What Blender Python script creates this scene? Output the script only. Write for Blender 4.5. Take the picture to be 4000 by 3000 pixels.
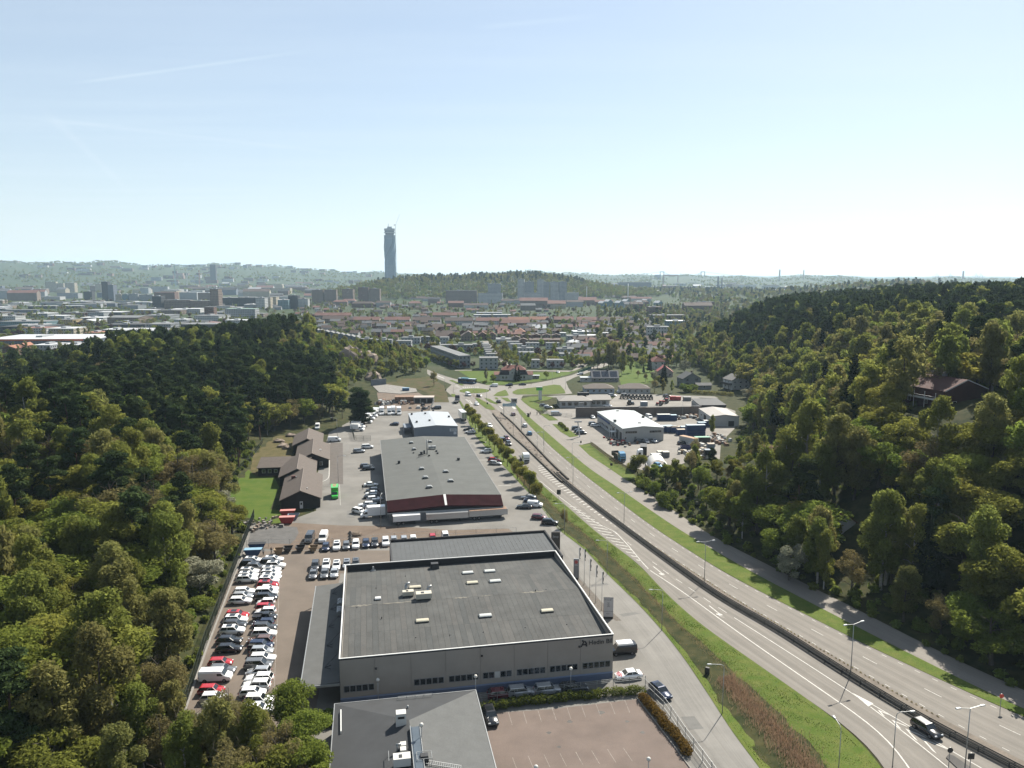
import bpy, bmesh, math, random
import numpy as np
from mathutils import Vector, Matrix, noise

# ------------------------------------------------------------------ camera, sky, sun, exposure
for o in list(bpy.data.objects):
    bpy.data.objects.remove(o, do_unlink=True)
SC = bpy.context.scene
COL = SC.collection
R = math.radians
EYE_H, FOC, PITCH = 68.0, 3000.0, math.atan((1500 - 1072) / 3000.0)   # drone height, focal length for a 4000 px frame, tilt down

cd = bpy.data.cameras.new('camera')
cam = bpy.data.objects.new('camera', cd)
COL.objects.link(cam)
cam.location = (0, 0, EYE_H)
cam.rotation_euler = (math.pi / 2 - PITCH, 0, 0)
cd.sensor_fit = 'HORIZONTAL'
cd.sensor_width = 36
cd.lens = 36 * FOC / 4000
cd.clip_start, cd.clip_end = 1, 60000
SC.camera = cam

SUN_EL, SUN_AZ = R(43), R(33)            # azimuth measured from +Y towards +X
W = bpy.data.worlds.new('World')
SC.world = W
W.use_nodes = True
wn, wl = W.node_tree.nodes, W.node_tree.links
wn.clear()
sky = wn.new('ShaderNodeTexSky')
sky.sky_type = 'NISHITA'
sky.sun_disc = False
sky.sun_elevation = SUN_EL
sky.sun_rotation = SUN_AZ
sky.altitude = 0
sky.air_density, sky.dust_density, sky.ozone_density = 1.0, .5, 1.5
bg = wn.new('ShaderNodeBackground')
bg.inputs[1].default_value = 0.054
out = wn.new('ShaderNodeOutputWorld')
# thin cirrus veil and old contrails high in the sky, over the whole dome
tc = wn.new('ShaderNodeTexCoord')
sep = wn.new('ShaderNodeSeparateXYZ'); wl.new(tc.outputs['Generated'], sep.inputs[0])
def wmath(op, a, b=None, clamp=False):
    n = wn.new('ShaderNodeMath'); n.operation = op; n.use_clamp = clamp
    for i, q in enumerate((a, b)):
        if q is None: continue
        if isinstance(q, (int, float)): n.inputs[i].default_value = q
        else: wl.new(q, n.inputs[i])
    return n.outputs[0]
zc = wmath('MAXIMUM', sep.outputs[2], 0.03)
px_, py_ = wmath('DIVIDE', sep.outputs[0], zc), wmath('DIVIDE', sep.outputs[1], zc)
comb = wn.new('ShaderNodeCombineXYZ'); wl.new(px_, comb.inputs[0]); wl.new(py_, comb.inputs[1])
mp = wn.new('ShaderNodeMapping'); wl.new(comb.outputs[0], mp.inputs[0])
mp.inputs['Rotation'].default_value = (0, 0, R(-28)); mp.inputs['Scale'].default_value = (0.25, 1.1, 1)
nz = wn.new('ShaderNodeTexNoise'); wl.new(mp.outputs[0], nz.inputs['Vector'])
nz.inputs['Scale'].default_value = 1.3; nz.inputs['Detail'].default_value = 5; nz.inputs['Roughness'].default_value = .55
cir = wn.new('ShaderNodeMapRange'); wl.new(nz.outputs[0], cir.inputs[0])
cir.inputs[1].default_value, cir.inputs[2].default_value, cir.inputs[3].default_value, cir.inputs[4].default_value = .45, .85, 0, .16
def trail(p0, p1, wid, amt):
    # a straight contrail on the plane of the high sky between two plan points (x/z, y/z)
    dx, dy = p1[0] - p0[0], p1[1] - p0[1]; L = math.hypot(dx, dy); dx /= L; dy /= L
    ax = wmath('SUBTRACT', px_, p0[0]); ay = wmath('SUBTRACT', py_, p0[1])
    t = wmath('ADD', wmath('MULTIPLY', ax, dx), wmath('MULTIPLY', ay, dy))
    d = wmath('ABSOLUTE', wmath('SUBTRACT', wmath('MULTIPLY', ax, dy), wmath('MULTIPLY', ay, dx)))
    f = wmath('SUBTRACT', 1, wmath('DIVIDE', d, wid), True)
    e = wmath('MULTIPLY', wmath('MULTIPLY', t, 6 / L, True), wmath('MULTIPLY', wmath('SUBTRACT', L, t), 4 / L, True))
    br = wmath('ADD', wmath('MULTIPLY', nz.outputs[0], 1.0), .3)
    return wmath('MULTIPLY', wmath('MULTIPLY', f, e), wmath('MULTIPLY', br, amt))
def skyp(u, v):
    r, d = (u - 2000) / FOC, (v - 1500) / FOC
    z = -math.sin(PITCH) - d * math.cos(PITCH)
    return (r / z, (math.cos(PITCH) - d * math.sin(PITCH)) / z)
hor = wmath('POWER', wmath('SUBTRACT', 1, zc, True), 7)          # milky air, thicker towards the horizon all round
veil = wmath('ADD', wmath('ADD', cir.outputs[0], .34), wmath('MULTIPLY', hor, .3), True)
for a, b, w_, m_ in (((260, 330), (1230, 195), .035, .17), ((140, 400), (520, 760), .06, .12), ((0, 445), (1500, 620), .12, .10), ((1850, 110), (2350, 60), .05, .12)):
    veil = wmath('ADD', veil, trail(skyp(*a), skyp(*b), w_, m_), True)
mx = wn.new('ShaderNodeMix'); mx.data_type = 'RGBA'
wl.new(veil, mx.inputs[0]); wl.new(sky.outputs[0], mx.inputs[6]); mx.inputs[7].default_value = (6.9, 7.8, 8.5, 1)
wl.new(mx.outputs[2], bg.inputs[0]); wl.new(bg.outputs[0], out.inputs[0])

sl = bpy.data.lights.new('sun', 'SUN'); sl.energy = 5.0; sl.angle = R(0.53); sl.color = (1, .94, .83)
so = bpy.data.objects.new('sun', sl); COL.objects.link(so)
so.rotation_euler = Vector((math.sin(SUN_AZ) * math.cos(SUN_EL), math.cos(SUN_AZ) * math.cos(SUN_EL), math.sin(SUN_EL))).to_track_quat('Z', 'Y').to_euler()

vs = SC.view_settings
vs.view_transform = 'Standard'; vs.look = 'None'; vs.exposure = 1.18; vs.gamma = 1; vs.use_curve_mapping = False
SC.cycles.max_bounces = 8; SC.cycles.diffuse_bounces = 3; SC.cycles.glossy_bounces = 2
SC.cycles.transmission_bounces = 4; SC.cycles.volume_bounces = 1; SC.cycles.transparent_max_bounces = 4
SC.cycles.caustics_reflective = False; SC.cycles.caustics_refractive = False

# ------------------------------------------------------------------ helpers
rnd = random.Random(7)
HAZE = 6e-5
AL = .66           # all surface colours are listed on a scale of AL
CT, ST = math.cos(PITCH), math.sin(PITCH)
def at(u, v, z=0.0):
    """Where the sight line of a picture point meets the level z (plan position)."""
    r, d = (u - 2000) / FOC, (v - 1500) / FOC
    t = (EYE_H - z) / (ST + d * CT)
    return Vector((r * t, (CT - d * ST) * t, z))
def zoom(ox, oy, s):
    return lambda x, y, z=0.0: at(ox + x / s, oy + y / s, z)
def pix(x, y, z):
    dep = y * CT - (z - EYE_H) * ST
    return 2000 + FOC * x / dep, 1500 - FOC * (y * ST + (z - EYE_H) * CT) / dep, dep
def V2(p): return (p[0], p[1])

MATS = {}
def newmat(name):
    m = bpy.data.materials.new(name); m.use_nodes = True; MATS[name] = m
    return m, m.node_tree.nodes, m.node_tree.links, m.node_tree.nodes['Principled BSDF']
def mat(name, col, rough=.7, var=.25, scale=.8, metal=0, spec=.4, fine=0, fscale=12, col2=None, bump=0, stretch=None):
    """Principled colour broken up by two scales of noise; col2 shows in patches."""
    if name in MATS: return MATS[name]
    col = tuple(c * AL for c in col); col2 = col2 and tuple(c * AL for c in col2)
    m, n, l, p = newmat(name)
    p.inputs['Roughness'].default_value = rough; p.inputs['Metallic'].default_value = metal
    p.inputs['Specular IOR Level'].default_value = spec
    if not var and not col2:
        p.inputs['Base Color'].default_value = (*col, 1); return m
    g = n.new('ShaderNodeNewGeometry'); src = g.outputs['Position']
    if stretch:
        mpn = n.new('ShaderNodeMapping'); l.new(src, mpn.inputs[0])
        mpn.inputs['Rotation'].default_value = (0, 0, stretch[0]); mpn.inputs['Scale'].default_value = (stretch[1], stretch[2], 1); src = mpn.outputs[0]
    t = n.new('ShaderNodeTexNoise'); l.new(src, t.inputs['Vector']); t.inputs['Scale'].default_value = scale; t.inputs['Detail'].default_value = 6; t.inputs['Roughness'].default_value = .62
    rp = n.new('ShaderNodeValToRGB'); l.new(t.outputs[0], rp.inputs[0])
    c2 = col2 or tuple(c * (1 + var) for c in col); c1 = col if col2 else tuple(c * (1 - var) for c in col)
    rp.color_ramp.elements[0].position, rp.color_ramp.elements[1].position = .33, .67
    rp.color_ramp.elements[0].color, rp.color_ramp.elements[1].color = (*c1, 1), (*c2, 1)
    outc = rp.outputs[0]
    if fine:
        t2 = n.new('ShaderNodeTexNoise'); l.new(g.outputs['Position'], t2.inputs['Vector']); t2.inputs['Scale'].default_value = fscale; t2.inputs['Detail'].default_value = 3
        mr = n.new('ShaderNodeMapRange'); l.new(t2.outputs[0], mr.inputs[0]); mr.inputs[1].default_value, mr.inputs[2].default_value = .25, .75
        mr.inputs[3].default_value, mr.inputs[4].default_value = 1 - fine, 1 + fine
        mm = n.new('ShaderNodeMix'); mm.data_type = 'RGBA'; mm.blend_type = 'MULTIPLY'; mm.inputs[0].default_value = 1
        l.new(outc, mm.inputs[6]); l.new(mr.outputs[0], mm.inputs[7]); outc = mm.outputs[2]
    l.new(outc, p.inputs['Base Color'])
    if bump:
        bn = n.new('ShaderNodeBump'); bn.inputs['Strength'].default_value = bump; bn.inputs['Distance'].default_value = .2
        l.new(t.outputs[0], bn.inputs['Height']); l.new(bn.outputs[0], p.inputs['Normal'])
    return m

class MB:
    """Collects faces; ob() links them as one mesh object."""
    def __init__(s): s.v, s.f, s.m, s.uv = [], [], [], None
    def add(s, vs, fs, m=0):
        b = len(s.v); s.v += [tuple(q) for q in vs]
        for f in fs: s.f.append(tuple(b + i for i in f)); s.m.append(m)
        return s
    def box(s, c, d, rz=0, m=0, top=1.0):
        x, y, z = d[0] / 2, d[1] / 2, d[2] / 2
        P = [(-x, -y, -z), (x, -y, -z), (x, y, -z), (-x, y, -z), (-x * top, -y * top, z), (x * top, -y * top, z), (x * top, y * top, z), (-x * top, y * top, z)]
        cs, sn = math.cos(rz), math.sin(rz)
        return s.add([(c[0] + a * cs - b * sn, c[1] + a * sn + b * cs, c[2] + e) for a, b, e in P],
                     [(3, 2, 1, 0), (4, 5, 6, 7), (0, 1, 5, 4), (1, 2, 6, 5), (2, 3, 7, 6), (3, 0, 4, 7)], m)
    def bx(s, x0, x1, y0, y1, z0, z1, m=0): return s.box(((x0 + x1) / 2, (y0 + y1) / 2, (z0 + z1) / 2), (x1 - x0, y1 - y0, z1 - z0), 0, m)
    def bar(s, a, b, w, h=None, m=0):
        a, b = Vector(a), Vector(b); h = h or w; d = (b - a).normalized()
        up = Vector((0, 0, 1)) if abs(d.z) < .9 else Vector((1, 0, 0)); sx = d.cross(up).normalized() * w / 2; sy = d.cross(sx).normalized() * h / 2
        return s.add([a - sx - sy, a + sx - sy, a + sx + sy, a - sx + sy, b - sx - sy, b + sx - sy, b + sx + sy, b - sx + sy],
                     [(0, 1, 2, 3), (7, 6, 5, 4), (0, 4, 5, 1), (1, 5, 6, 2), (2, 6, 7, 3), (3, 7, 4, 0)], m)
    def cyl(s, a, b, r0, r1=None, n=8, m=0, cap=True):
        a, b = Vector(a), Vector(b); r1 = r0 if r1 is None else r1; d = (b - a).normalized()
        up = Vector((0, 0, 1)) if abs(d.z) < .9 else Vector((1, 0, 0)); x = d.cross(up).normalized(); y = d.cross(x)
        A = [a + (x * math.cos(t) + y * math.sin(t)) * r0 for t in (2 * math.pi * i / n for i in range(n))]
        B = [b + (x * math.cos(t) + y * math.sin(t)) * r1 for t in (2 * math.pi * i / n for i in range(n))]
        fs = [(i, i + n, (i + 1) % n + n, (i + 1) % n) for i in range(n)]
        if cap: fs += [tuple(range(n)), tuple(range(2 * n - 1, n - 1, -1))]
        return s.add(A + B, fs, m)
    def loft(s, rings, m=0, cap=True, close=True):
        n = len(rings[0]); vs = [p for r in rings for p in r]; fs = []
        for k in range(len(rings) - 1):
            for i in range(n if close else n - 1): fs.append((k * n + i, k * n + (i + 1) % n, (k + 1) * n + (i + 1) % n, (k + 1) * n + i))
        if cap and close: fs += [tuple(range(n - 1, -1, -1)), tuple(range((len(rings) - 1) * n, len(rings) * n))]
        return s.add(vs, fs, m)
    def prism(s, poly, z0, z1, m=0):
        n = len(poly)
        return s.add([(p[0], p[1], z0) for p in poly] + [(p[0], p[1], z1) for p in poly],
                     [tuple(range(n - 1, -1, -1)), tuple(range(n, 2 * n))] + [(i, (i + 1) % n, n + (i + 1) % n, n + i) for i in range(n)], m)
    def quad(s, *p, m=0): return s.add(p, [tuple(range(len(p)))], m)
    def ball(s, c, r, n=8, k=5, m=0, sz=1.0):
        rings = []
        for j in range(k + 1):
            t = math.pi * j / k; rr = max(r * math.sin(t), .001)
            rings.append([(c[0] + rr * math.cos(2 * math.pi * i / n), c[1] + rr * math.sin(2 * math.pi * i / n), c[2] - r * math.cos(t) * sz) for i in range(n)])
        return s.loft(rings, m)
    def mesh(s, name, mats, smooth=False):
        me = bpy.data.meshes.new(name); me.from_pydata(s.v, [], s.f)
        for q in (mats if isinstance(mats, (list, tuple)) else [mats]): me.materials.append(q)
        if len(me.materials) > 1: me.polygons.foreach_set('material_index', s.m)
        if smooth: me.polygons.foreach_set('use_smooth', [True] * len(me.polygons))
        me.update(); return me
    def ob(s, name, mats, parent=None, loc=(0, 0, 0), rz=0, smooth=False):
        return link(name, s.mesh(name, mats, smooth), parent, loc, rz)
def link(name, me, parent=None, loc=(0, 0, 0), rz=0, scale=None):
    o = bpy.data.objects.new(name, me); COL.objects.link(o); o.location = loc; o.rotation_euler[2] = rz
    if scale: o.scale = scale
    if parent: o.parent = parent
    return o
LABELS = {}
def tag(o, label, cat, group=None, kind=None):
    o['label'] = label; o['category'] = cat
    if group: o['group'] = group
    if kind: o['kind'] = kind
    return o
def thing(name, label, cat, loc=(0, 0, 0), rz=0, group=None):
    o = bpy.data.objects.new(name, None); COL.objects.link(o); o.location = loc; o.rotation_euler[2] = rz; o.empty_display_size = .3
    return tag(o, label, cat, group)
def struct(o, label=None):
    o['kind'] = 'structure'
    if label: o['label'] = label
    return o
def dup(root, loc, rz, label, group=None, mats=None, scale=None):
    r = root.copy(); COL.objects.link(r); r.location = loc; r.rotation_euler[2] = rz; r['label'] = label
    if scale: r.scale = scale
    if group: r['group'] = group
    for c in root.children:
        d = c.copy(); COL.objects.link(d); d.parent = r
        for g in c.children:
            e = g.copy(); COL.objects.link(e); e.parent = d
    return r
ORD = 'zero first second third fourth fifth sixth seventh eighth ninth tenth eleventh twelfth thirteenth fourteenth fifteenth sixteenth seventeenth eighteenth nineteenth twentieth'.split()
def ordn(i):
    if i <= 20: return ORD[i]
    if i < 30: return 'twenty-' + ORD[i - 20]
    if i == 30: return 'thirtieth'
    if i < 40: return 'thirty-' + ORD[i - 30]
    return 'forty-' + ORD[i - 40] if i > 40 else 'fortieth'

def sheet(name, pts, z, m, label=None, kind='structure', th=0):
    """A flat ground sheet (or a slab th thick) over a plan outline."""
    bm = bmesh.new()
    vs_ = [bm.verts.new((p[0], p[1], z)) for p in pts]
    f = bm.faces.new(vs_); f.normal_update()
    if f.normal.z < 0: f.normal_flip()
    if th:
        r = bmesh.ops.extrude_face_region(bm, geom=[f])
        bmesh.ops.translate(bm, verts=[q for q in r['geom'] if isinstance(q, bmesh.types.BMVert)], vec=(0, 0, th))
    bmesh.ops.triangulate(bm, faces=bm.faces[:])
    bmesh.ops.recalc_face_normals(bm, faces=bm.faces[:]) if th else None
    me = bpy.data.meshes.new(name); bm.to_mesh(me); bm.free(); me.materials.append(m)
    o = link(name, me); o['kind'] = kind
    if label: o['label'] = label
    return o
def resample(pts, n):
    P = np.array([(p[0], p[1]) for p in pts], float); d = np.r_[0, np.cumsum(np.hypot(*np.diff(P, axis=0).T))]
    t = np.linspace(0, d[-1], n); return np.c_[np.interp(t, d, P[:, 0]), np.interp(t, d, P[:, 1])]
def smooth_line(pts, n, k=2):
    q = resample(pts, n)
    for _ in range(k * 4): q[1:-1] = (q[:-2] + 2 * q[1:-1] + q[2:]) / 4
    return q
class Road:
    """A ribbon between a left and a right edge; u runs across (0..1), metres along the middle."""
    def __init__(s, L, Rr, n=80):
        s.L, s.R, s.n = smooth_line(L, n), smooth_line(Rr, n), n
        mid = (s.L + s.R) / 2; s.d = np.r_[0, np.cumsum(np.hypot(*np.diff(mid, axis=0).T))]; s.len = s.d[-1]
    def p(s, dist, u):
        i = np.interp(dist, s.d, np.arange(s.n)); a = int(min(i, s.n - 2)); t = i - a
        l = s.L[a] * (1 - t) + s.L[a + 1] * t; r = s.R[a] * (1 - t) + s.R[a + 1] * t
        return Vector((*(l + (r - l) * u), 0))
    def w(s, dist): return (s.p(dist, 1) - s.p(dist, 0)).length
    def near(s, q):
        mid = (s.L + s.R) / 2; return s.d[int(np.argmin(np.hypot(mid[:, 0] - q[0], mid[:, 1] - q[1])))]
    def ribbon(s, name, z, m, label=None):
        v = [(*s.L[i], z) for i in range(s.n)] + [(*s.R[i], z) for i in range(s.n)]
        f = [(i, s.n + i, s.n + i + 1, i + 1) for i in range(s.n - 1)]
        me = bpy.data.meshes.new(name); me.from_pydata(v, [], f); me.materials.append(m)
        uv = me.uv_layers.new(name='UVMap')
        for poly in me.polygons:
            for li in poly.loop_indices:
                vi = me.loops[li].vertex_index; uv.data[li].uv = (0 if vi < s.n else 1, s.d[vi % s.n])
        return struct(link(name, me), label)
    def line(s, mb, u, z, w=.15, dash=None, a=0, b=None, off=0):
        """Paint along u; dash=(painted, gap) metres. u may be a function of distance."""
        b = s.len if b is None else b; uu = u if callable(u) else (lambda q: u)
        if dash: segs = [(t, min(t + dash[0], b)) for t in np.arange(a, b, sum(dash))]
        else: segs = [(a, b)]
        for t0, t1 in segs:
            k = max(2, int((t1 - t0) / 4) + 1); T = np.linspace(t0, t1, k)
            for x, y in zip(T[:-1], T[1:]):
                p0, p1 = s.p(x, uu(x)), s.p(y, uu(y)); d = (p1 - p0)
                if d.length < 1e-3: continue
                d.normalize(); nn = Vector((-d.y, d.x, 0)) * w / 2; q = Vector((-d.y, d.x, 0)) * off
                mb.quad(*[(*V2(e + q), z) for e in (p0 - nn, p1 - nn, p1 + nn, p0 + nn)])

def inside(poly, X, Y):
    P = np.array([(p[0], p[1]) for p in poly]); r = np.zeros(np.shape(X), bool); j = len(P) - 1
    for i in range(len(P)):
        c = ((P[i, 1] > Y) != (P[j, 1] > Y)) & (X < (P[j, 0] - P[i, 0]) * (Y - P[i, 1]) / (P[j, 1] - P[i, 1] + 1e-12) + P[i, 0]); r ^= c; j = i
    return r
def edge_dist(poly, X, Y, closed=True):
    P = np.array([(p[0], p[1]) for p in poly]); best = np.full(np.shape(X), 1e9)
    for i in range(len(P) if closed else len(P) - 1):
        a, b = P[i], P[(i + 1) % len(P)]; d = b - a; t = np.clip(((X - a[0]) * d[0] + (Y - a[1]) * d[1]) / (d @ d + 1e-9), 0, 1)
        best = np.minimum(best, np.hypot(X - a[0] - t * d[0], Y - a[1] - t * d[1]))
    return best

# ------------------------------------------------------------------ terrain
def pts(s): return [at(*q) for q in s]
WOOD_L = pts([(560, 3250), (640, 2990), (735, 2700), (870, 2290), (965, 2040), (866, 1935), (965, 1836), (983, 1777), (1068, 1704), (1128, 1690), (1240, 1668), (1350, 1652), (1385, 1618), (1360, 1560), (1380, 1515), (1470, 1490), (1560, 1478), (1640, 1468), (1668, 1462), (1650, 1425), (1600, 1400), (1500, 1385), (1380, 1377), (1250, 1360)]) + [Vector((-260, 520, 0)), Vector((-330, 420, 0)), Vector((-430, 350, 0)), Vector((-900, 300, 0)), Vector((-900, 20, 0)), Vector((-60, 40, 0))]
WOOD_R = pts([(2445, 1885), (2620, 1998), (2900, 2160), (3200, 2318), (3600, 2520), (4000, 2705), (4500, 2920)]) + [Vector((420, 70, 0)), Vector((1100, 90, 0)), Vector((1300, 900, 0)), Vector((700, 1050, 0)), Vector((265, 900, 0)), Vector((170, 720, 0))] + pts([(2660, 1400), (2720, 1440), (2860, 1535), (2925, 1575), (2912, 1650), (2890, 1710), (2870, 1790), (2790, 1830), (2640, 1825)])
def smooth(x): x = np.clip(x, 0, 1); return x * x * (3 - 2 * x)
SKYL = [(-3000, 1055), (-1500, 1040), (0, 1036), (140, 1031), (400, 1029), (600, 1042), (750, 1036), (930, 1034), (1050, 1045), (1100, 1043), (1200, 1050), (1400, 1060), (1550, 1066), (1700, 1074), (1900, 1064), (2000, 1060), (2100, 1063), (2280, 1069), (2400, 1070), (2500, 1073), (2700, 1079), (2860, 1078), (3000, 1083), (3150, 1079), (3300, 1084), (3450, 1088), (3600, 1087), (3800, 1088), (4000, 1089), (6000, 1089)]
def hz(X, Y):
    X, Y = np.asarray(X, float), np.asarray(Y, float)
    inL, inR = inside(WOOD_L, X, Y), inside(WOOD_R, X, Y)
    dL, dR = edge_dist(WOOD_L, X, Y) * inL, edge_dist(WOOD_R, X, Y) * inR
    z = np.zeros(X.shape)
    capL = (5 + 17 * smooth((Y - 130) / 140)) * (1 - .7 * smooth((-X / np.maximum(Y, 1) - .5) / .1) * smooth((Y - 240) / 90)) * (1 - .5 * smooth((X / np.maximum(Y, 1) + .27) / .05) * smooth((Y - 320) / 60))
    z = np.maximum(z, inL * np.minimum(capL, .42 * dL) * (0.75 + .25 * np.sin(X * .021 + 1) * np.cos(Y * .017)))
    fl = smooth((Y - 470) / 120)
    hR = (33 * smooth(dR / 78) + 13 * smooth((dR - 60) / 150)) * (1 - .12 * fl) * (1 - .2 * smooth((190 - Y) / 100))
    z = np.maximum(z, inR * hR)
    r = np.hypot(X, Y); u = 2000 + FOC * X / np.maximum(Y, 1)
    # Ramberget: a wooded hill two kilometres out
    def lump(cx, cy, rx, ry, h): return h * np.exp(-((X - cx) / rx) ** 2 - ((Y - cy) / ry) ** 2)
    z = z + lump(-60, 2250, 270, 230, 50) * (r > 1500) + lump(-330, 2150, 170, 200, 30) * (r > 1500) + lump(140, 2250, 170, 260, 22) * (r > 1500)
    z = z + lump(950, 1850, 330, 300, 42) * (r > 1200) + lump(560, 2500, 420, 300, 12) * (r > 1200)
    sk = np.interp(u, [q[0] for q in SKYL], [q[1] for q in SKYL])
    top = EYE_H + (1072 - sk) / FOC * 6500
    wob = np.sin(u * .031) * 5 + np.sin(u * .0117 + 2) * 7 + np.sin(u * .083 + r * .002) * 3
    far = np.maximum(top + wob - 6, 3) * smooth((r - 3400) / 3100) * (Y > 0)
    return z + far
NA, NR = 420, 210
ang = np.linspace(R(-88), R(88), NA); rad = np.r_[0, np.geomspace(30, 17000, NR - 1)]
AA, RR = np.meshgrid(ang, rad); GX, GY = RR * np.sin(AA), RR * np.cos(AA) - 20
GZ = hz(GX, GY) - .05
gm = bpy.data.meshes.new('ground')
idx = np.arange(NA * NR).reshape(NR, NA)
gf = np.stack([idx[:-1, :-1], idx[:-1, 1:], idx[1:, 1:], idx[1:, :-1]], -1).reshape(-1, 4)
gm.from_pydata(np.c_[GX.ravel(), GY.ravel(), GZ.ravel()].tolist(), [], gf[:, ::-1].tolist())
gm.polygons.foreach_set('use_smooth', [True] * len(gm.polygons))
def ground_mat():
    m, n, l, p = newmat('ground_soil'); p.inputs['Roughness'].default_value = .95; p.inputs['Specular IOR Level'].default_value = .1
    g = n.new('ShaderNodeNewGeometry')
    def nzs(sc, det=5):
        t = n.new('ShaderNodeTexNoise'); l.new(g.outputs['Position'], t.inputs['Vector']); t.inputs['Scale'].default_value = sc; t.inputs['Detail'].default_value = det; t.inputs['Roughness'].default_value = .65; return t.outputs[0]
    def ramp(src, a, b, p0=.35, p1=.65):
        r = n.new('ShaderNodeValToRGB'); l.new(src, r.inputs[0]); e = r.color_ramp.elements; e[0].position, e[1].position = p0, p1; e[0].color, e[1].color = (*[c * AL for c in a], 1), (*[c * AL for c in b], 1); return r.outputs[0]
    near = ramp(nzs(.35), (.022, .034, .010), (.075, .070, .028))
    town = ramp(nzs(.022, 8), (.034, .060, .018), (.080, .088, .050), .42, .64)
    sp = n.new('ShaderNodeSeparateXYZ'); l.new(g.outputs['Position'], sp.inputs[0])
    mr = n.new('ShaderNodeMapRange'); l.new(sp.outputs[1], mr.inputs[0]); mr.inputs[1].default_value, mr.inputs[2].default_value = 430, 620
    mx_ = n.new('ShaderNodeMix'); mx_.data_type = 'RGBA'; l.new(mr.outputs[0], mx_.inputs[0]); l.new(near, mx_.inputs[6]); l.new(town, mx_.inputs[7])
    l.new(mx_.outputs[2], p.inputs['Base Color'])
    return m
gm.materials.append(ground_mat())
struct(link('ground', gm), 'wide ground and wooded hills running out to the far ridges')
def gz(x, y): return float(hz(np.array([x]), np.array([y]))[0])
# ------------------------------------------------------------------ surfaces and paving
def road_mat(name, col, tracks=.12, k=2, var=.12):
    m, n, l, p = newmat(name); p.inputs['Roughness'].default_value = .85; p.inputs['Specular IOR Level'].default_value = .25
    g = n.new('ShaderNodeNewGeometry'); uv = n.new('ShaderNodeUVMap')
    sp = n.new('ShaderNodeSeparateXYZ'); l.new(uv.outputs[0], sp.inputs[0])
    def M(op, a, b=None):
        q = n.new('ShaderNodeMath'); q.operation = op
        for i, e in enumerate((a, b)):
            if e is None: continue
            if isinstance(e, (int, float)): q.inputs[i].default_value = e
            else: l.new(e, q.inputs[i])
        return q.outputs[0]
    wv = M('MULTIPLY', M('ADD', M('COSINE', M('MULTIPLY', sp.outputs[0], 2 * math.pi * k * 2)), 1), .5)     # worn wheel lanes
    cb = n.new('ShaderNodeCombineXYZ'); l.new(M('MULTIPLY', sp.outputs[0], 14), cb.inputs[0]); l.new(M('MULTIPLY', sp.outputs[1], .035), cb.inputs[1])
    t1 = n.new('ShaderNodeTexNoise'); l.new(cb.outputs[0], t1.inputs['Vector']); t1.inputs['Scale'].default_value = 1.2; t1.inputs['Detail'].default_value = 5
    t2 = n.new('ShaderNodeTexNoise'); l.new(g.outputs['Position'], t2.inputs['Vector']); t2.inputs['Scale'].default_value = .12; t2.inputs['Detail'].default_value = 8; t2.inputs['Roughness'].default_value = .7
    t3 = n.new('ShaderNodeTexNoise'); l.new(g.outputs['Position'], t3.inputs['Vector']); t3.inputs['Scale'].default_value = 9
    f = M('ADD', M('ADD', M('MULTIPLY', M('SUBTRACT', t1.outputs[0], .5), .55), M('MULTIPLY', M('SUBTRACT', t2.outputs[0], .5), var * 4)), M('MULTIPLY', M('SUBTRACT', t3.outputs[0], .5), .25))
    f = M('ADD', M('ADD', f, 1), M('MULTIPLY', wv, -tracks))
    mm = n.new('ShaderNodeMix'); mm.data_type = 'RGBA'; mm.blend_type = 'MULTIPLY'; mm.inputs[0].default_value = 1; mm.inputs[6].default_value = (*[c * AL for c in col], 1); l.new(f, mm.inputs[7])
    l.new(mm.outputs[2], p.inputs['Base Color']); return m
ROADM = road_mat('road_asphalt', (.225, .205, .18))
PATHM = road_mat('path_asphalt', (.24, .217, .19), .03, 1)
SERVM = road_mat('service_asphalt', (.24, .228, .208), .05, 1, .2)
YARDM = mat('yard_asphalt', (.195, .184, .166), .9, .22, .09, fine=.1, fscale=5)
LOTM = mat('brown_asphalt', (.165, .132, .105), .9, .16, .14, fine=.12, fscale=6)
PINKM = mat('pink_asphalt', (.165, .125, .105), .9, .14, .2, fine=.12, fscale=7)
DARKASPH = mat('dark_asphalt', (.085, .08, .075), .9, .2, .3)
SOILM = mat('soil', (.13, .092, .066), .95, .25, .25, fine=.2, fscale=4, col2=(.18, .135, .10))
GRAVM = mat('grey_gravel', (.12, .115, .11), .95, .22, .5, fine=.3, fscale=9)
CONCM = mat('concrete', (.24, .225, .205), .9, .2, .5, fine=.12)
GRASSM = mat('grass', (.075, .125, .018), .95, .3, .35, spec=.1, col2=(.135, .155, .038), fine=.35, fscale=7)
LAWNM = mat('lawn', (.068, .122, .016), .95, .2, .22, spec=.1, col2=(.11, .145, .028), fine=.15, fscale=5)
DRYM = mat('dry_grass', (.085, .082, .03), .95, .3, .3, spec=.1, col2=(.15, .12, .06), fine=.3)
SCRUBM = mat('scrub_ground', (.055, .07, .018), .95, .3, .2, spec=.1, col2=(.115, .08, .045), fine=.3)
PAINT = mat('road_paint', (.52, .50, .46), .7, .2, 1.2)
WHITE = mat('white_paint', (.78, .78, .76), .5, .05, .5)
WORNP = mat('worn_paint', (.27, .235, .205), .8, .4, 1.5)
KERB = mat('kerb_stone', (.30, .28, .255), .9, .15, 2)

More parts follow.
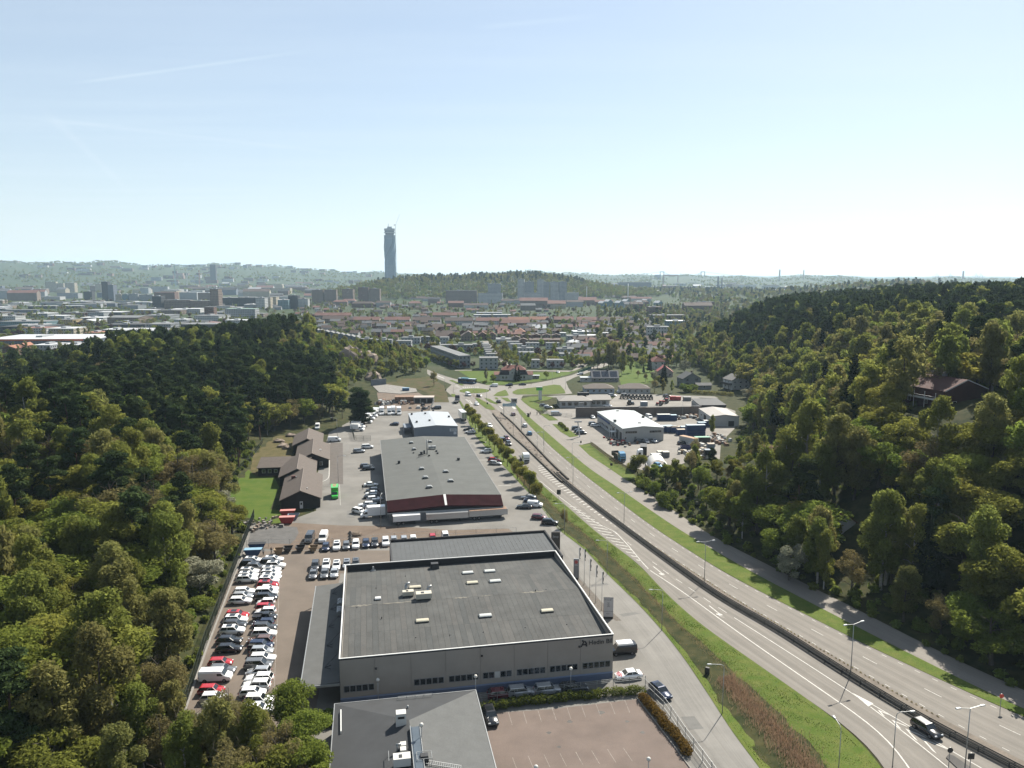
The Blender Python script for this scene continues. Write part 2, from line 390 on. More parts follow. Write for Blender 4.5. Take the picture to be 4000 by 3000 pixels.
Zy = zoom(1300, 1350, 2.212); Zr = zoom(2200, 1900, 3.16); Z6 = zoom(2300, 1900, 2.458); Z7 = zoom(3000, 2300, 2.212); Z5 = zoom(1600, 1420, 3.16)
ZA = zoom(850, 1600, 3.16); Z2 = zoom(700, 2000, 3.16); ZH = zoom(1300, 2050, 2.011); ZO = zoom(1200, 2550, 2.765); ZF = zoom(1900, 2450, 2.458); ZV = zoom(2600, 2600, 2.212); Z8 = zoom(2100, 1500, 2.458)
ZY = zoom(2400, 1600, 4.424); ZN = zoom(1900, 1250, 3.687); ZT = zoom(1400, 1180, 3.687); ZQ = zoom(1350, 1350, 4.916); ZK = zoom(2400, 1280, 3.687)
sheet('yard', pts([(500, 3400), (640, 2990), (738, 2700), (873, 2290), (965, 2045), (1085, 2060), (1110, 2040), (1235, 1995), (1240, 1850), (1285, 1690), (1350, 1655), (1420, 1610), (1560, 1590), (1640, 1560), (1790, 1548), (1815, 1600), (1836, 1655), (1863, 1707), (1935, 1784), (2007, 1861), (2070, 1929), (2116, 1978), (2165, 2050), (2203, 2087), (2281, 2138), (2373, 2243), (2487, 2350), (2577, 2448), (2675, 2570), (2802, 2765), (2973, 3000), (3200, 3300), (3100, 3400)]), 0, YARDM, 'pale asphalt yard around the halls')
svr = Road([Zy(1130, 560), Zy(1400, 960), Zy(1700, 1280), Zy(1800, 1390), at(2150, 2068), at(2200, 2160), at(2260, 2257), at(2352, 2352), at(2441, 2450), at(2531, 2572), at(2645, 2775), at(2710, 2857), at(2800, 2979), at(2960, 3180)],
           [Zy(1130, 560) + Vector((1, 0, 0)), Zy(1410, 960), Zy(1710, 1280), at(2126, 1985), at(2200, 2090), at(2279, 2138), at(2371, 2243), at(2485, 2350), at(2575, 2448), at(2673, 2570), at(2800, 2765), at(2871, 2880), at(2971, 3000), at(3130, 3200)], 60)
svr.ribbon('service_road', .012, SERVM, 'pale grey service road curving past the car showroom')
sheet('car_park', pts([(560, 3250), (650, 2990), (748, 2700), (878, 2300), (968, 2155), (1190, 2150), (1540, 2150), (1540, 2230), (1330, 2240), (1230, 2790), (1215, 3250)]), .006, LOTM, 'brown asphalt car park full of parked cars')
sheet('front_car_park', [ZF(-60, 830), ZF(600, 790), ZF(1450, 690), ZF(1700, 1000), ZF(1950, 1352), ZF(2100, 1600), ZF(-60, 1700)], .008, PINKM, 'empty reddish car park with faint bay lines')
sheet('gravel_strip', [ZA(370, 1640), ZA(430, 1460), ZA(700, 1430), ZA(980, 1450), ZA(1000, 1520), ZA(960, 1600), ZA(900, 1660)], .014, GRAVM, 'grey gravel patch inside the fence corner')
sheet('soil_strip', [ZA(560, 1430), ZA(980, 1400), ZA(1500, 1430), ZA(2212, 1440), at(1750, 2070), at(1985, 2065), at(2015, 2085), at(1960, 2120), at(1520, 2140), at(1100, 2150), at(1010, 2140)], .010, SOILM, 'reddish bare soil strip between the two yards')
sheet('dark_patch', [ZA(1390, 410), ZA(1545, 410), ZA(1550, 920), ZA(1380, 920), ZA(1385, 880)], .010, mat('block_paving', (.115, .098, .085), .9, .15, .6), 'dark paved strip beside the brown houses')
sheet('house_lawn', [ZA(60, 1050), ZA(380, 740), ZA(480, 830), ZA(700, 830), ZA(760, 960), ZA(650, 1230), ZA(780, 1250), ZA(780, 1400), ZA(560, 1410), ZA(450, 1350), ZA(150, 1300)], .020, LAWNM, 'mown green lawn beside the brown houses')
sheet('rough_bank', [ZA(380, 740), ZA(430, 560), ZA(700, 330), ZA(900, 290), ZA(960, 420), ZA(900, 600), ZA(700, 830), ZA(480, 830)], .018, DRYM, 'dry grassy bank below the wood')
sheet('flag_strip', [Zr(0, 1010), Zr(190, 1130), Zr(480, 1430), Zr(720, 1659), Zr(650, 1659), Zr(380, 1480), Zr(0, 1160)], .016, mat('pebble_bed', (.14, .12, .10), .95, .3, 3, fine=.4), 'pebble strip with flagpoles beside the showroom')

# main road: two carriageways, median, verges, cycle path
LOW = Road([Z5(480, 300), Z5(600, 420), at(1815, 1592), at(1872, 1638), at(1933, 1707), at(2005, 1784), at(2068, 1847), at(2114, 1892), at(2200, 1966), at(2260, 2017), at(2304, 2061), at(2352, 2096), at(2390, 2128), at(2453, 2169), at(2516, 2220), at(2535, 2242), at(2555, 2270), at(2573, 2296), at(2596, 2315), at(2643, 2359), at(2713, 2425), at(2817, 2500), at(2971, 2600), at(3075, 2681), at(3188, 2754), at(3301, 2830), at(3391, 2898), at(3436, 2943), at(3468, 2984), at(3500, 3060), at(3560, 3250)],
           [Z5(640, 300), Z5(830, 440), at(1905, 1590), at(1929, 1621), at(1988, 1694), at(2051, 1748), at(2105, 1800), at(2186, 1878), at(2300, 1970), at(2422, 2063), at(2524, 2140), at(2707, 2274), at(2829, 2360), at(3000, 2449), at(3181, 2571), at(3362, 2684), at(3565, 2811), at(3769, 2919), at(3936, 3000), at(4300, 3200)], 130)
LOW.ribbon('carriageway', .03, ROADM, 'near carriageway with turning arrows, left of the barrier')
UPP = Road([Z5(1000, 500), at(1941, 1600), at(2005, 1654), at(2086, 1740), at(2154, 1812), at(2240, 1893), at(2310, 1950), at(2440, 2050), at(2560, 2140), at(2740, 2255), at(2860, 2335), at(3040, 2440), at(3230, 2550), at(3420, 2660), at(3640, 2790), at(3830, 2890), at(4050, 3000), at(4500, 3230)],
           [Z5(1180, 500), at(2005, 1585), at(2019, 1603), at(2068, 1662), at(2159, 1752), at(2300, 1870), at(2349, 1905), at(2463, 1994), at(2585, 2083), at(2707, 2160), at(2829, 2238), at(2992, 2323), at(3200, 2427), at(3407, 2533), at(3633, 2636), at(3859, 2743), at(4000, 2802), at(4500, 3010)], 110)
UPP.ribbon('carriageway', .03, ROADM, 'far carriageway with dashed lines, right of the barrier')
def strip(name, L, Rr, z, m, label, n=90, th=0):
    a, b = smooth_line(L, n), smooth_line(Rr, n); mb = MB()
    for i in range(n - 1): mb.quad((*a[i], z), (*b[i], z), (*b[i + 1], z), (*a[i + 1], z))
    if th:
        for q in (a, b):
            for i in range(n - 1): mb.quad((*q[i], z - th), (*q[i + 1], z - th), (*q[i + 1], z), (*q[i], z))
    return struct(mb.ob(name, m), label)
strip('median_strip', LOW.R, UPP.L, .045, mat('median_concrete', (.185, .155, .125), .95, .25, .35, fine=.15, fscale=4), 'brown weathered paving between barrier and far carriageway', 130)
CYL = [at(2005, 1570), at(2035, 1600), at(2078, 1639), at(2204, 1748), at(2300, 1830), at(2414, 1905), at(2528, 1985), at(2654, 2071), at(2780, 2144), at(2910, 2221), at(3073, 2307), at(3217, 2381), at(3407, 2481), at(3588, 2571), at(3859, 2707), at(4000, 2775), at(4500, 2985)]
CYR = [at(2030, 1550), at(2080, 1590), at(2112, 1621), at(2181, 1690), at(2263, 1740), at(2344, 1801), at(2434, 1870), at(2491, 1900), at(2585, 1961), at(2686, 2034), at(2829, 2124), at(2992, 2201), at(3142, 2282), at(3316, 2363), at(3497, 2458), at(3678, 2553), at(3859, 2639), at(4000, 2700), at(4500, 2905)]
cyc = Road(CYL, CYR, 90); cyc.ribbon('cycle_path', .06, PATHM, 'pale cycle path along the edge of the wood')
strip('grass_verge', UPP.R[10:], CYL, .075, GRASSM, 'long green verge between far carriageway and cycle path', 110, th=.06)
VL = [Zy(1130, 560), Zy(1180, 680), Zy(1240, 790), Zy(1400, 960), Zy(1560, 1130), Zy(1700, 1280), Zy(1800, 1390), at(2165, 2052), at(2203, 2089), at(2281, 2140), at(2373, 2245), at(2487, 2352), at(2577, 2450), at(2675, 2572), at(2802, 2767), at(2873, 2882), at(2973, 3002), at(3130, 3240)]
NV = 150
va, vb = smooth_line(VL, NV), smooth_line([tuple(q) for q in LOW.L[9:]], NV)
mb = MB(); K = 10
for i in range(NV):
    for j in range(K + 1):
        t = j / K; p = va[i] * (1 - t) + vb[i] * t; wd = np.hypot(*(vb[i] - va[i]))
        dip = -.9 * math.exp(-((t - .33) / .16) ** 2) * min(1, wd / 14) * smooth((i - 62) / 20)
        bump = .18 * noise.noise(Vector((p[0] * .3, p[1] * .3, 0)))
        mb.v.append((p[0], p[1], .06 + (dip + bump if 0 < j < K else 0)))
for i in range(NV - 1):
    for j in range(K): a = i * (K + 1) + j; mb.f.append((a, a + 1, a + K + 2, a + K + 1)); mb.m.append(0)
struct(mb.ob('roadside_verge', GRASSM, smooth=True), 'broad grass verge with a ditch between service road and main road')
def verge_at(s, t):
    i = s * (NV - 1); a = min(int(i), NV - 2); f = i - a
    l = va[a] * (1 - f) + va[a + 1] * f; r = vb[a] * (1 - f) + vb[a + 1] * f; return l + (r - l) * t

# paint
zl = .038
def paint(name, fn, label, m=PAINT):
    mb = MB(); fn(mb); return struct(mb.ob(name, m), label)
dm = lambda r, u, v: r.near(at(u, v))
def low_lines(mb):
    u_ = lambda q, pl: None
    LOW.line(mb, 1, zl, .18, a=25, off=.45)
def poly_line(mb, P, w=.15, z=zl, dash=None):
    n = max(2, int(sum((P[i + 1] - P[i]).length for i in range(len(P) - 1)) / 2.5)); q = smooth_line(P, n, 1)
    acc = 0
    for i in range(n - 1):
        d = q[i + 1] - q[i]; L = np.hypot(*d); acc += L
        if dash and (acc % sum(dash)) > dash[0]: continue
        nn = np.array([-d[1], d[0]]) / L * w / 2; mb.quad((*(q[i] - nn), z), (*(q[i + 1] - nn), z), (*(q[i + 1] + nn), z), (*(q[i] + nn), z))
paint('edge_line', low_lines, 'white edge line along the barrier')
paint('edge_line', lambda mb: [poly_line(mb, pts([(2540, 2229), (2666, 2311), (2870, 2461), (3000, 2552), (3200, 2690), (3407, 2833), (3480, 2900), (3540, 2975), (3570, 3030)]), .22), poly_line(mb, [Zr(640, 560), Zr(760, 680), Zr(880, 820), Zr(960, 930), Zr(1050, 1018)], .22), poly_line(mb, [at(2110, 1880), at(2200, 1952), at(2320, 2040), Zr(640, 560)], .18)], 'solid white line of the turning lane')
def lane_dash(mb):
    for a, b in (((2548, 2195), (2566, 2207)), ((2590, 2227), (2612, 2242)), ((2640, 2262), (2665, 2278)), ((2690, 2295), (2716, 2313)), ((2748, 2335), (2776, 2354)), ((2806, 2373), (2838, 2394)), ((2450, 2118), (2466, 2130)), ((2395, 2075), (2410, 2087))):
        poly_line(mb, [at(*a), at(*b)], .15)
    poly_line(mb, pts([(2868, 2413), (3000, 2497), (3200, 2625), (3380, 2743)]), .18)
    poly_line(mb, pts([(3400, 2762), (3500, 2835), (3600, 2915), (3705, 3000)]), .18); poly_line(mb, pts([(3395, 2745), (3560, 2842), (3700, 2925), (3835, 3002)]), .18)
    mb.quad(*[at(*q, zl + .003) for q in ((3330, 2706), (3412, 2748), (3392, 2760), (3375, 2745))])
paint('lane_line', lane_dash, 'broken and solid white lines splitting the near lanes')
def hatch(mb):
    a0, a1 = dm(LOW, 2105, 1815), dm(LOW, 2400, 2045); N = 27
    for i in range(N):
        t = i / (N - 1); d = a0 + (a1 - a0) * t; w = 3.2 * (1 - t) ** .8 * min(1, .5 + t * 6) + .25
        p = LOW.p(d, 1); l = (LOW.p(d, 0) - p).normalized(); f = (LOW.p(d + 1, 1) - p).normalized()
        s, e = p + l * .55, p + l * (.55 + w) + f * w * .75
        mb.quad(*[(*V2(q), zl) for q in (s, s + f * .55, e + f * .55, e)])
    b0, b1 = dm(LOW, 2225, 1985), dm(LOW, 2490, 2190); N = 17
    for i in range(N):
        t = i / (N - 1); d = b0 + (b1 - b0) * t; w = 3.1 * math.sin(math.pi * min(1, .18 + t * .72)) 
        p = LOW.p(d, 0); l = (LOW.p(d, 1) - p).normalized(); f = (LOW.p(d + 1, 0) - p).normalized()
        s, e = p + l * .9, p + l * (.9 + w) + f * w * .55
        mb.quad(*[(*V2(q), zl) for q in (s, s + f * .5, e + f * .5, e)])
paint('hatch_marking', hatch, 'two wedges of white diagonal hatching on the near lanes')
def arrows(mb):
    for a, b in (((2552, 2213), (2588, 2242)), ((2770, 2366), (2813, 2400))):
        p, q = at(*a), at(*b); d = (q - p).normalized(); nn = Vector((-d.y, d.x, 0)); s = -1
        mb.quad(*[(*V2(x), zl) for x in (p - nn * .12, q - nn * .12, q + nn * .12, p + nn * .12)])
        h = q + nn * .1
        mb.quad(*[(*V2(x), zl + .002) for x in (h - nn * .9 - d * .4, h - nn * .75 + d * .5, h + d * 1.9)])
        mb.quad(*[(*V2(x), zl + .002) for x in (h + nn * .2 - d * .2, h - nn * .8 - d * .5, h - nn * .8 + d * .5, h + nn * .2 + d * .6)])
paint('turn_arrow', arrows, 'white turning arrows on the near lane')
def chevrons(mb):
    for (u, v), s in zip(((3444, 2783), (3506, 2827), (3569, 2868), (3640, 2910)), (.8, 1.1, 1.5, 1.9)):
        p = at(u, v); d = (at(3640, 2910) - at(3444, 2783)).normalized(); nn = Vector((-d.y, d.x, 0)); t = p - d * s
        for g in (-1, 1):
            e = p + d * s * .6 + nn * g * s * .62; mb.quad(*[(*V2(x), zl + .002) for x in (t, t + d * .65, e + d * .65, e)])
paint('chevron_marking', chevrons, 'row of white chevrons where the slip road splits')
def upp_lines(mb):
    UPP.line(mb, .53, zl, .14, (3, 9), a=18); UPP.line(mb, .92, zl, .12, (1, 2.2), a=16); UPP.line(mb, .06, zl, .12, (1, 2.2), a=16, b=UPP.len)
paint('lane_line', upp_lines, 'dashed white lines of the far carriageway')
paint('bay_line', lambda mb: [poly_line(mb, [Z2(1240, 830), Z2(1215, 1350), Z2(1195, 1659), Z2(1170, 2250)], .12, .012)] + [poly_line(mb, [Z2(1040, 1560 + 75 * k), Z2(1200 - 2.5 * k, 1555 + 75 * k)], .1, .012) for k in range(9)], 'faint white bay lines of the parked rows', WORNP)
def bays(mb):
    for k in range(9):
        a = ZF(208 + 140 * k, 805 - 13 * k); mb2 = ZF(248 + 141 * k, 940 - 15 * k); poly_line(mb, [a, mb2], .08, .014)
    for k in range(8): poly_line(mb, [ZF(250 + 152 * k, 1250 - 13 * k), ZF(295 + 158 * k, 1370 - 12 * k)], .08, .014)
paint('bay_line', bays, 'faint parking bay lines of the reddish car park', WORNP)
paint('yard_edge_line', lambda mb: [poly_line(mb, [ZA(1385, 420), ZA(1375, 885), ZA(1290, 890)], .3, .03), poly_line(mb, [ZA(1505, 925), ZA(1515, 1180)], .12, .02), poly_line(mb, [ZA(1310, 940), ZA(1500, 935)], .1, .02), poly_line(mb, [ZA(1320, 1075), ZA(1500, 1070)], .1, .02)], 'pale kerb line and bay lines beside the brown houses', PAINT)
def dragon(mb):
    for x, y in ((1290, 993), (1465, 1213)):
        for k in range(5): poly_line(mb, [Zy(x - 35 + k * 22, y - 4), Zy(x - 25 + k * 22, y + 3), Zy(x - 13 + k * 22, y - 4)], .3, .02)
paint('zigzag_marking', dragon, 'white speed hump teeth on the yard lane', PAINT)
def kerb_line(name, P, label, w=.16, h=.13, m=KERB, z=0):
    mb = MB(); q = smooth_line(P, max(3, int(sum((P[i + 1] - P[i]).length for i in range(len(P) - 1)) / 3)), 0)
    for i in range(len(q) - 1): mb.bar((*q[i], z + h / 2), (*q[i + 1], z + h / 2), w, h)
    return struct(mb.ob(name, m), label)
kerb_line('kerb', [Z2(830, 440), Z2(640, 900), Z2(350, 1659), at(745, 2715), at(700, 2840)], 'pale kerb at the foot of the car park fence', .35, .25)
kerb_line('kerb', [ZF(1450, 690), ZF(1700, 1010), ZF(1990, 1400)], 'kerb of the flower bed', .15, .15)

# roundabout and side roads
RB = Z5(800, 338); 
def ring(c, rx, ry, n=32, a0=0): return [Vector((c.x + rx * math.cos(a0 + 2 * math.pi * i / n), c.y + ry * math.sin(a0 + 2 * math.pi * i / n), 0)) for i in range(n)]
JUN = [Z5(440, 330), Z5(520, 260), Z5(250, 150), Z5(130, 62), Z5(180, 60), Z5(420, 150), Z5(560, 190), Z5(830, 240), Z5(950, 265), Z5(1200, 275), Z5(1500, 250), Z5(1750, 205), Z5(2000, 145), Z5(2212, 60), at(2360, 1415), at(2380, 1425), Z5(2212, 110), Z5(2040, 170), Z5(1930, 225), Z5(1960, 300), Z5(2010, 370), Z5(1930, 380), Z5(1400, 395), Z5(1370, 440), Z5(1480, 540), Z5(1600, 640), Z5(1760, 750), Z5(1640, 760), Z5(1330, 600), Z5(1330, 570), Z5(1180, 520), Z5(1050, 570), Z5(960, 565), Z5(880, 490), Z5(640, 440), Z5(600, 420), Z5(520, 400)]
sheet('junction', JUN, .024, road_mat('junction_asphalt', (.235, .217, .19), 0, 1), 'pale asphalt roundabout junction')
def island(name, P, label, m=GRASSM, z=.13): return sheet(name, P, z, m, label)
sheet('apron', ring(RB, 12.3, 13.5), .035, CONCM, 'pale paved apron of the roundabout')
island('roundabout_island', ring(RB, 8.8, 9.5), 'round grass island of the roundabout')
island('grass_island', [Z5(1035, 400), Z5(1080, 360), Z5(1180, 325), Z5(1200, 345), Z5(1225, 395), Z5(1150, 407)], 'triangular grass island right of the roundabout')
island('grass_island', [Z5(1270, 350), Z5(1330, 320), Z5(1600, 290), Z5(1780, 262), Z5(1860, 270), Z5(1910, 330), Z5(1925, 370), Z5(1700, 385), Z5(1320, 385), Z5(1275, 370)], 'large grass island with the tall pylon sign')
island('grass_island', [Z5(1370, 440), Z5(1480, 412), Z5(1650, 405), Z5(1780, 420), Z5(1700, 455), Z5(1540, 480), Z5(1640, 520), Z5(1680, 580), Z5(1600, 585), Z5(1500, 550), Z5(1420, 490)], 'grass corner in front of the white tractor showroom')
island('grass_island', [Z5(1125, 422), Z5(1210, 425), Z5(1255, 475), Z5(1200, 470)], 'small grass wedge beside the slip lane')
island('grass_island', [Z5(920, 425), Z5(990, 440), Z5(1090, 500), Z5(1080, 507), Z5(990, 480)], 'narrow grass wedge between the two lanes')
island('grass_island', [Z5(805, 428), Z5(850, 430), Z5(920, 470), Z5(1000, 510), Z5(1060, 570), Z5(1010, 575), Z5(940, 555), Z5(870, 500)], 'long grass wedge at the start of the median')
island('grass_island', [Z5(485, 210), Z5(530, 205), Z5(680, 270), Z5(640, 272)], 'thin grass strip of the far approach road')
island('grass_island', [Z5(510, 380), Z5(560, 378), Z5(580, 412), Z5(525, 412)], 'small grass patch beside the parked flatbed truck')
island('grass_island', [Z5(1050, 422), Z5(1080, 420), Z5(1100, 445), Z5(1065, 442)], 'tiny grass patch between lanes')
def jl(mb):
    for a, b in (((690, 440), (740, 460)), ((700, 450), (780, 505)), ((740, 455), (780, 505)), ((1090, 515), (1140, 545)), ((1150, 560), (1090, 515))): poly_line(mb, [Z5(*a), Z5(*b)], .35, .034)
    for k in range(7): poly_line(mb, [Z5(560 + 11 * k, 272 + 8 * k), Z5(590 + 11 * k, 266 + 8 * k)], .5, .034)
    for k in range(8): poly_line(mb, [Z5(660 + 26 * k, 288), Z5(664 + 26 * k, 300)], .5, .034)
    poly_line(mb, [Z5(340, 150), Z5(430, 185)], .9, .034); poly_line(mb, [Z5(1255, 512), Z5(1300, 560)], 1.2, .034)
paint('junction_marking', jl, 'white give way and crossing marks around the roundabout', PAINT)
# yards east of the road
sheet('works_yard', [Z5(1620, 640), Z8(100, 250), Z8(330, 225), Z8(330, 190), Z8(700, 160), Z8(760, 110), Z8(1500, 115), Z8(1900, 260), Z8(1900, 420), Z8(1760, 560), Z8(1750, 720), Z8(1500, 720), Z8(1240, 830), Z8(1020, 830), Z8(860, 790), Z8(640, 650), Z8(520, 560), Z8(400, 590), Z8(330, 560), Z8(130, 440), Z8(60, 380)], .02, mat('works_concrete', (.235, .215, .19), .9, .16, .12, fine=.1, fscale=4), 'pale concrete works yard around the white hall')
island('grass_verge', [Z8(395, 590), Z8(500, 575), Z8(640, 680), Z8(860, 820), Z8(960, 900), Z8(860, 930), Z8(640, 780), Z8(500, 690)], 'grass bank below the truck yard fence', GRASSM, .07)
island('grass_verge', [Z8(140, 385), Z8(250, 390), Z8(300, 440), Z8(390, 500), Z8(310, 512), Z8(220, 460)], 'grass bed with yellow bushes by the white cross pylon', GRASSM, .09)
island('grass_verge', [Z8(25, 290), Z8(100, 285), Z8(200, 350), Z8(110, 352)], 'grass patch by the brick wall corner', GRASSM, .09)
sheet('side_street', [Z8(-20, 130), Z8(160, 112), Z8(700, 95), Z8(1100, 100), Z8(1700, 120), Z8(1740, 138), Z8(1100, 116), Z8(700, 112), Z8(160, 130), Z8(-20, 150)], .03, YARDM, 'narrow street in front of the bungalows')
# ground left of the roundabout
sheet('scrub_lot', [ZQ(500, 620), ZQ(780, 610), ZQ(1150, 600), ZQ(1500, 580), ZQ(1620, 600), ZQ(1900, 780), ZQ(1990, 1090), ZQ(1700, 1090), ZQ(1560, 900), ZQ(1350, 830), ZQ(800, 750)], .03, SCRUBM, 'rough brown and green scrub slope beside the approach road')
sheet('concrete_slab', [ZQ(520, 780), ZQ(800, 750), ZQ(1350, 830), ZQ(1380, 890), ZQ(1040, 930), ZQ(640, 900)], .22, CONCM, 'bare concrete foundation slab', th=-.2)
sheet('scrap_yard', [ZQ(600, 900), ZQ(1000, 920), ZQ(1400, 900), ZQ(1700, 1090), ZQ(1600, 1250), ZQ(1100, 1260), ZQ(650, 1190)], .02, SOILM, 'soil scrap yard with sheds and heaps')
# gardens and streets of the town beyond the junction
sheet('garden_lawn', [Z5(600, 90), Z5(1100, 80), Z5(1540, 110), Z5(1950, 105), Z5(2100, 75), Z5(1950, 140), Z5(1600, 220), Z5(1150, 262), Z5(960, 262), Z5(760, 190)], .03, LAWNM, 'green lawns around the red roofed villa')
sheet('town_street', [Z5(560, 80), Z5(1540, 82), Z5(2000, 88), Z5(2080, 40), at(2245, 1425), at(2290, 1380), at(2310, 1355), at(2325, 1330), at(2332, 1330), at(2330, 1350), at(2312, 1395), at(2290, 1430), Z5(2060, 80), Z5(1990, 105), Z5(1540, 92), Z5(560, 90)], .03, PATHM, 'pale street running up between the white terraces')
sheet('meadow', [ZK(60, 700), ZK(200, 470), ZK(520, 430), ZK(560, 600), ZK(640, 760), ZK(520, 800), ZK(100, 840)], .02, LAWNM, 'green meadow between the tall trees and the villas')
sheet('tree_avenue_ground', [ZT(1780, 560), ZT(1900, 560), ZT(2212, 860), ZT(2212, 930), ZT(2080, 900), ZT(1930, 700)], .02, PATHM, 'avenue ground between the terrace rows')
sheet('scrub_corner', pts([(560, 3250), (650, 2985), (735, 2790), (900, 2850), (1090, 2905), (1195, 2935), (1225, 3050), (1230, 3300)]), .02, SCRUBM, 'scrubby ground at the near end of the car park')
def patch(name, P, m, z, label):
    q = []
    for a, b in zip(P, P[1:] + P[:1]): q += [a + (b - a) * t + Vector((rnd.uniform(-.06, .06), rnd.uniform(-.06, .06), 0)) for t in (0, .33, .66)]
    return sheet(name, q, z, m, label)
RPM = mat('asphalt_repair', (.165, .16, .15), .9, .12, .6, fine=.1)
for i, P in enumerate(([ZF(1870, 860), ZF(2000, 855), ZF(2090, 975), ZF(1950, 985)], [Zr(690, 1580), Zr(890, 1550), Zr(960, 1570), Zr(740, 1610)], [Zr(330, 1215), Zr(540, 1190), Zr(560, 1215), Zr(360, 1240)], [ZA(1600, 1250), ZA(1700, 1240), ZA(1690, 1330), ZA(1590, 1330)], [Zy(1150, 860), Zy(1210, 850), Zy(1250, 905), Zy(1190, 915)])): patch('asphalt_patch', P, RPM, .02, 'slightly darker repair patch in the asphalt')
OIL = mat('oil_stain', (.07, .062, .055), .7, .3, 2)
for i, (x, y, r) in enumerate(((600, 1015, .35), (1100, 820, .5), (1350, 905, .3), (800, 905, .4), (1500, 1010, .35), (700, 1150, .3))):
    c = ZF(x, y); sheet('oil_stain', [Vector((c.x + r * (1 + .4 * math.sin(3 * a + i)) * math.cos(a), c.y + r * math.sin(a), 0)) for a in np.linspace(0, 6.1, 12)], .013, OIL, 'dark oil spot on the reddish car park')
# ------------------------------------------------------------------ buildings near the camera
GLASS = mat('window_glass', (.02, .025, .03), .08, 0, spec=.8)
FELT = mat('roof_felt', (.085, .086, .082), .92, .22, .22, fine=.14, fscale=5)
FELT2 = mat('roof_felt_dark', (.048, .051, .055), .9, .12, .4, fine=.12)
FELT3 = mat('roof_felt_pale', (.115, .117, .114), .92, .1, .5, fine=.08)
FELT4 = mat('roof_felt_green_grey', (.105, .11, .104), .92, .1, .25, fine=.12, fscale=4)
PANEL = mat('sandwich_panel_grey', (.36, .325, .285), .55, .06, .3, spec=.5)
PARAP = mat('parapet_black', (.02, .02, .022), .6, .2, 1)
BLUEST = mat('blue_trim', (.13, .165, .25), .5, .05, 1)
BURG = mat('burgundy_sheet', (.040, .012, .015), .95, .2, .5, spec=.05)
GREYW = mat('grey_wall', (.25, .25, .25), .7, .08, .4)
BLUEG = mat('blue_grey_sheet', (.20, .24, .29), .6, .05, .4)
PALEROOF = mat('pale_sheet_roof', (.44, .47, .50), .45, .05, .3, spec=.6)
WHITEROOF = mat('white_sheet_roof', (.60, .63, .62), .4, .05, .2)
WHITEW = mat('white_wall', (.55, .55, .53), .8, .06, .5)
BROWNR = mat('brown_tile_roof', (.105, .082, .068), .85, .12, .8, fine=.15, fscale=6)
DARKW = mat('dark_timber', (.030, .027, .025), .8, .2, 1)
BRICKG = mat('grey_brown_brick', (.17, .14, .12), .9, .12, .4, fine=.15, fscale=5)
REDR = mat('red_tile_roof', (.17, .05, .035), .85, .18, .8, fine=.15)
REDR2 = mat('faded_red_tile_roof', (.22, .09, .065), .85, .15, .6)
METAL = mat('galvanised_steel', (.42, .43, .43), .45, .1, 2, metal=.5)
DARKMET = mat('dark_steel', (.05, .05, .052), .5, .15, 2, metal=.3)
CREAMB = mat('cream_unit', (.62, .58, .48), .5, .06, 1)
BLACKP = mat('black_plastic', (.012, .012, .013), .5, 0)
RUST = mat('rusty_steel', (.20, .09, .05), .85, .35, 1.2, col2=(.32, .22, .15))
WOODR = mat('raw_timber', (.28, .2, .12), .8, .2, 2)
YAW = R(10.8)
def lp(root, p):
    """World point to a thing's own frame."""
    q = Matrix.Rotation(-root.rotation_euler[2], 4, 'Z') @ (Vector(p) - root.location); return q
WINM = {}
def window_mesh(w, h, frame=WHITE, n=1, depth=.06):
    k = (round(w, 2), round(h, 2), frame.name, n)
    if k not in WINM:
        b = MB(); f = .07
        b.bx(-w / 2, w / 2, -depth, 0, 0, f); b.bx(-w / 2, w / 2, -depth, 0, h - f, h); b.bx(-w / 2, -w / 2 + f, -depth, 0, f, h - f); b.bx(w / 2 - f, w / 2, -depth, 0, f, h - f)
        for i in range(1, n): x = -w / 2 + w * i / n; b.bx(x - .03, x + .03, -depth * .8, 0, f, h - f)
        b.bx(-w / 2 + f, w / 2 - f, -.025, 0, f, h - f, 1); WINM[k] = b.mesh('window', [frame, GLASS])
    return WINM[k]
def win(root, face, s, z, w, h, W_=0, D_=0, frame=WHITE, n=1, name='window'):
    """A window on face S/N/W/E, s metres along the wall, sill at z."""
    e = .012
    x, y, r = {'S': (s, -e, 0), 'N': (s, D_ + e, math.pi), 'W': (-e, s, -math.pi / 2), 'E': (W_ + e, s, math.pi / 2)}[face]
    return link(name, window_mesh(w, h, frame, n), root, (x, y, z), r)
def gable_roof(w, d, eave, ridge, axis, over=.4, th=.18, hip=0):
    b = MB(); o = over
    if axis == 'y': w2, L = w, d
    else: w2, L = d, w
    sl = (ridge - eave) / (w2 / 2); ze = eave - sl * o
    def T(a, l, z): return (a, l, z) if axis == 'y' else (l, a, z)
    for sgn in (0, 1):
        a0 = -o if not sgn else w2 + o
        P = [T(a0, -o, ze), T(w2 / 2, -o + (hip + o if hip else 0), ridge), T(w2 / 2, L + o - (hip + o if hip else 0), ridge), T(a0, L + o, ze)]
        Q = [(x, y, z + th) for x, y, z in P]
        b.add(P + Q, [(0, 1, 2, 3), (7, 6, 5, 4), (0, 4, 5, 1), (1, 5, 6, 2), (2, 6, 7, 3), (3, 7, 4, 0)])
    if hip:
        for l0, l1 in ((-o, hip), (L + o, L - hip)):
            P = [T(-o, l0, ze), T(w2 + o, l0, ze), T(w2 / 2, l1, ridge)]; Q = [(x, y, z + th) for x, y, z in P]
            b.add(P + Q, [(0, 1, 2), (5, 4, 3), (0, 3, 4, 1)])
    return b
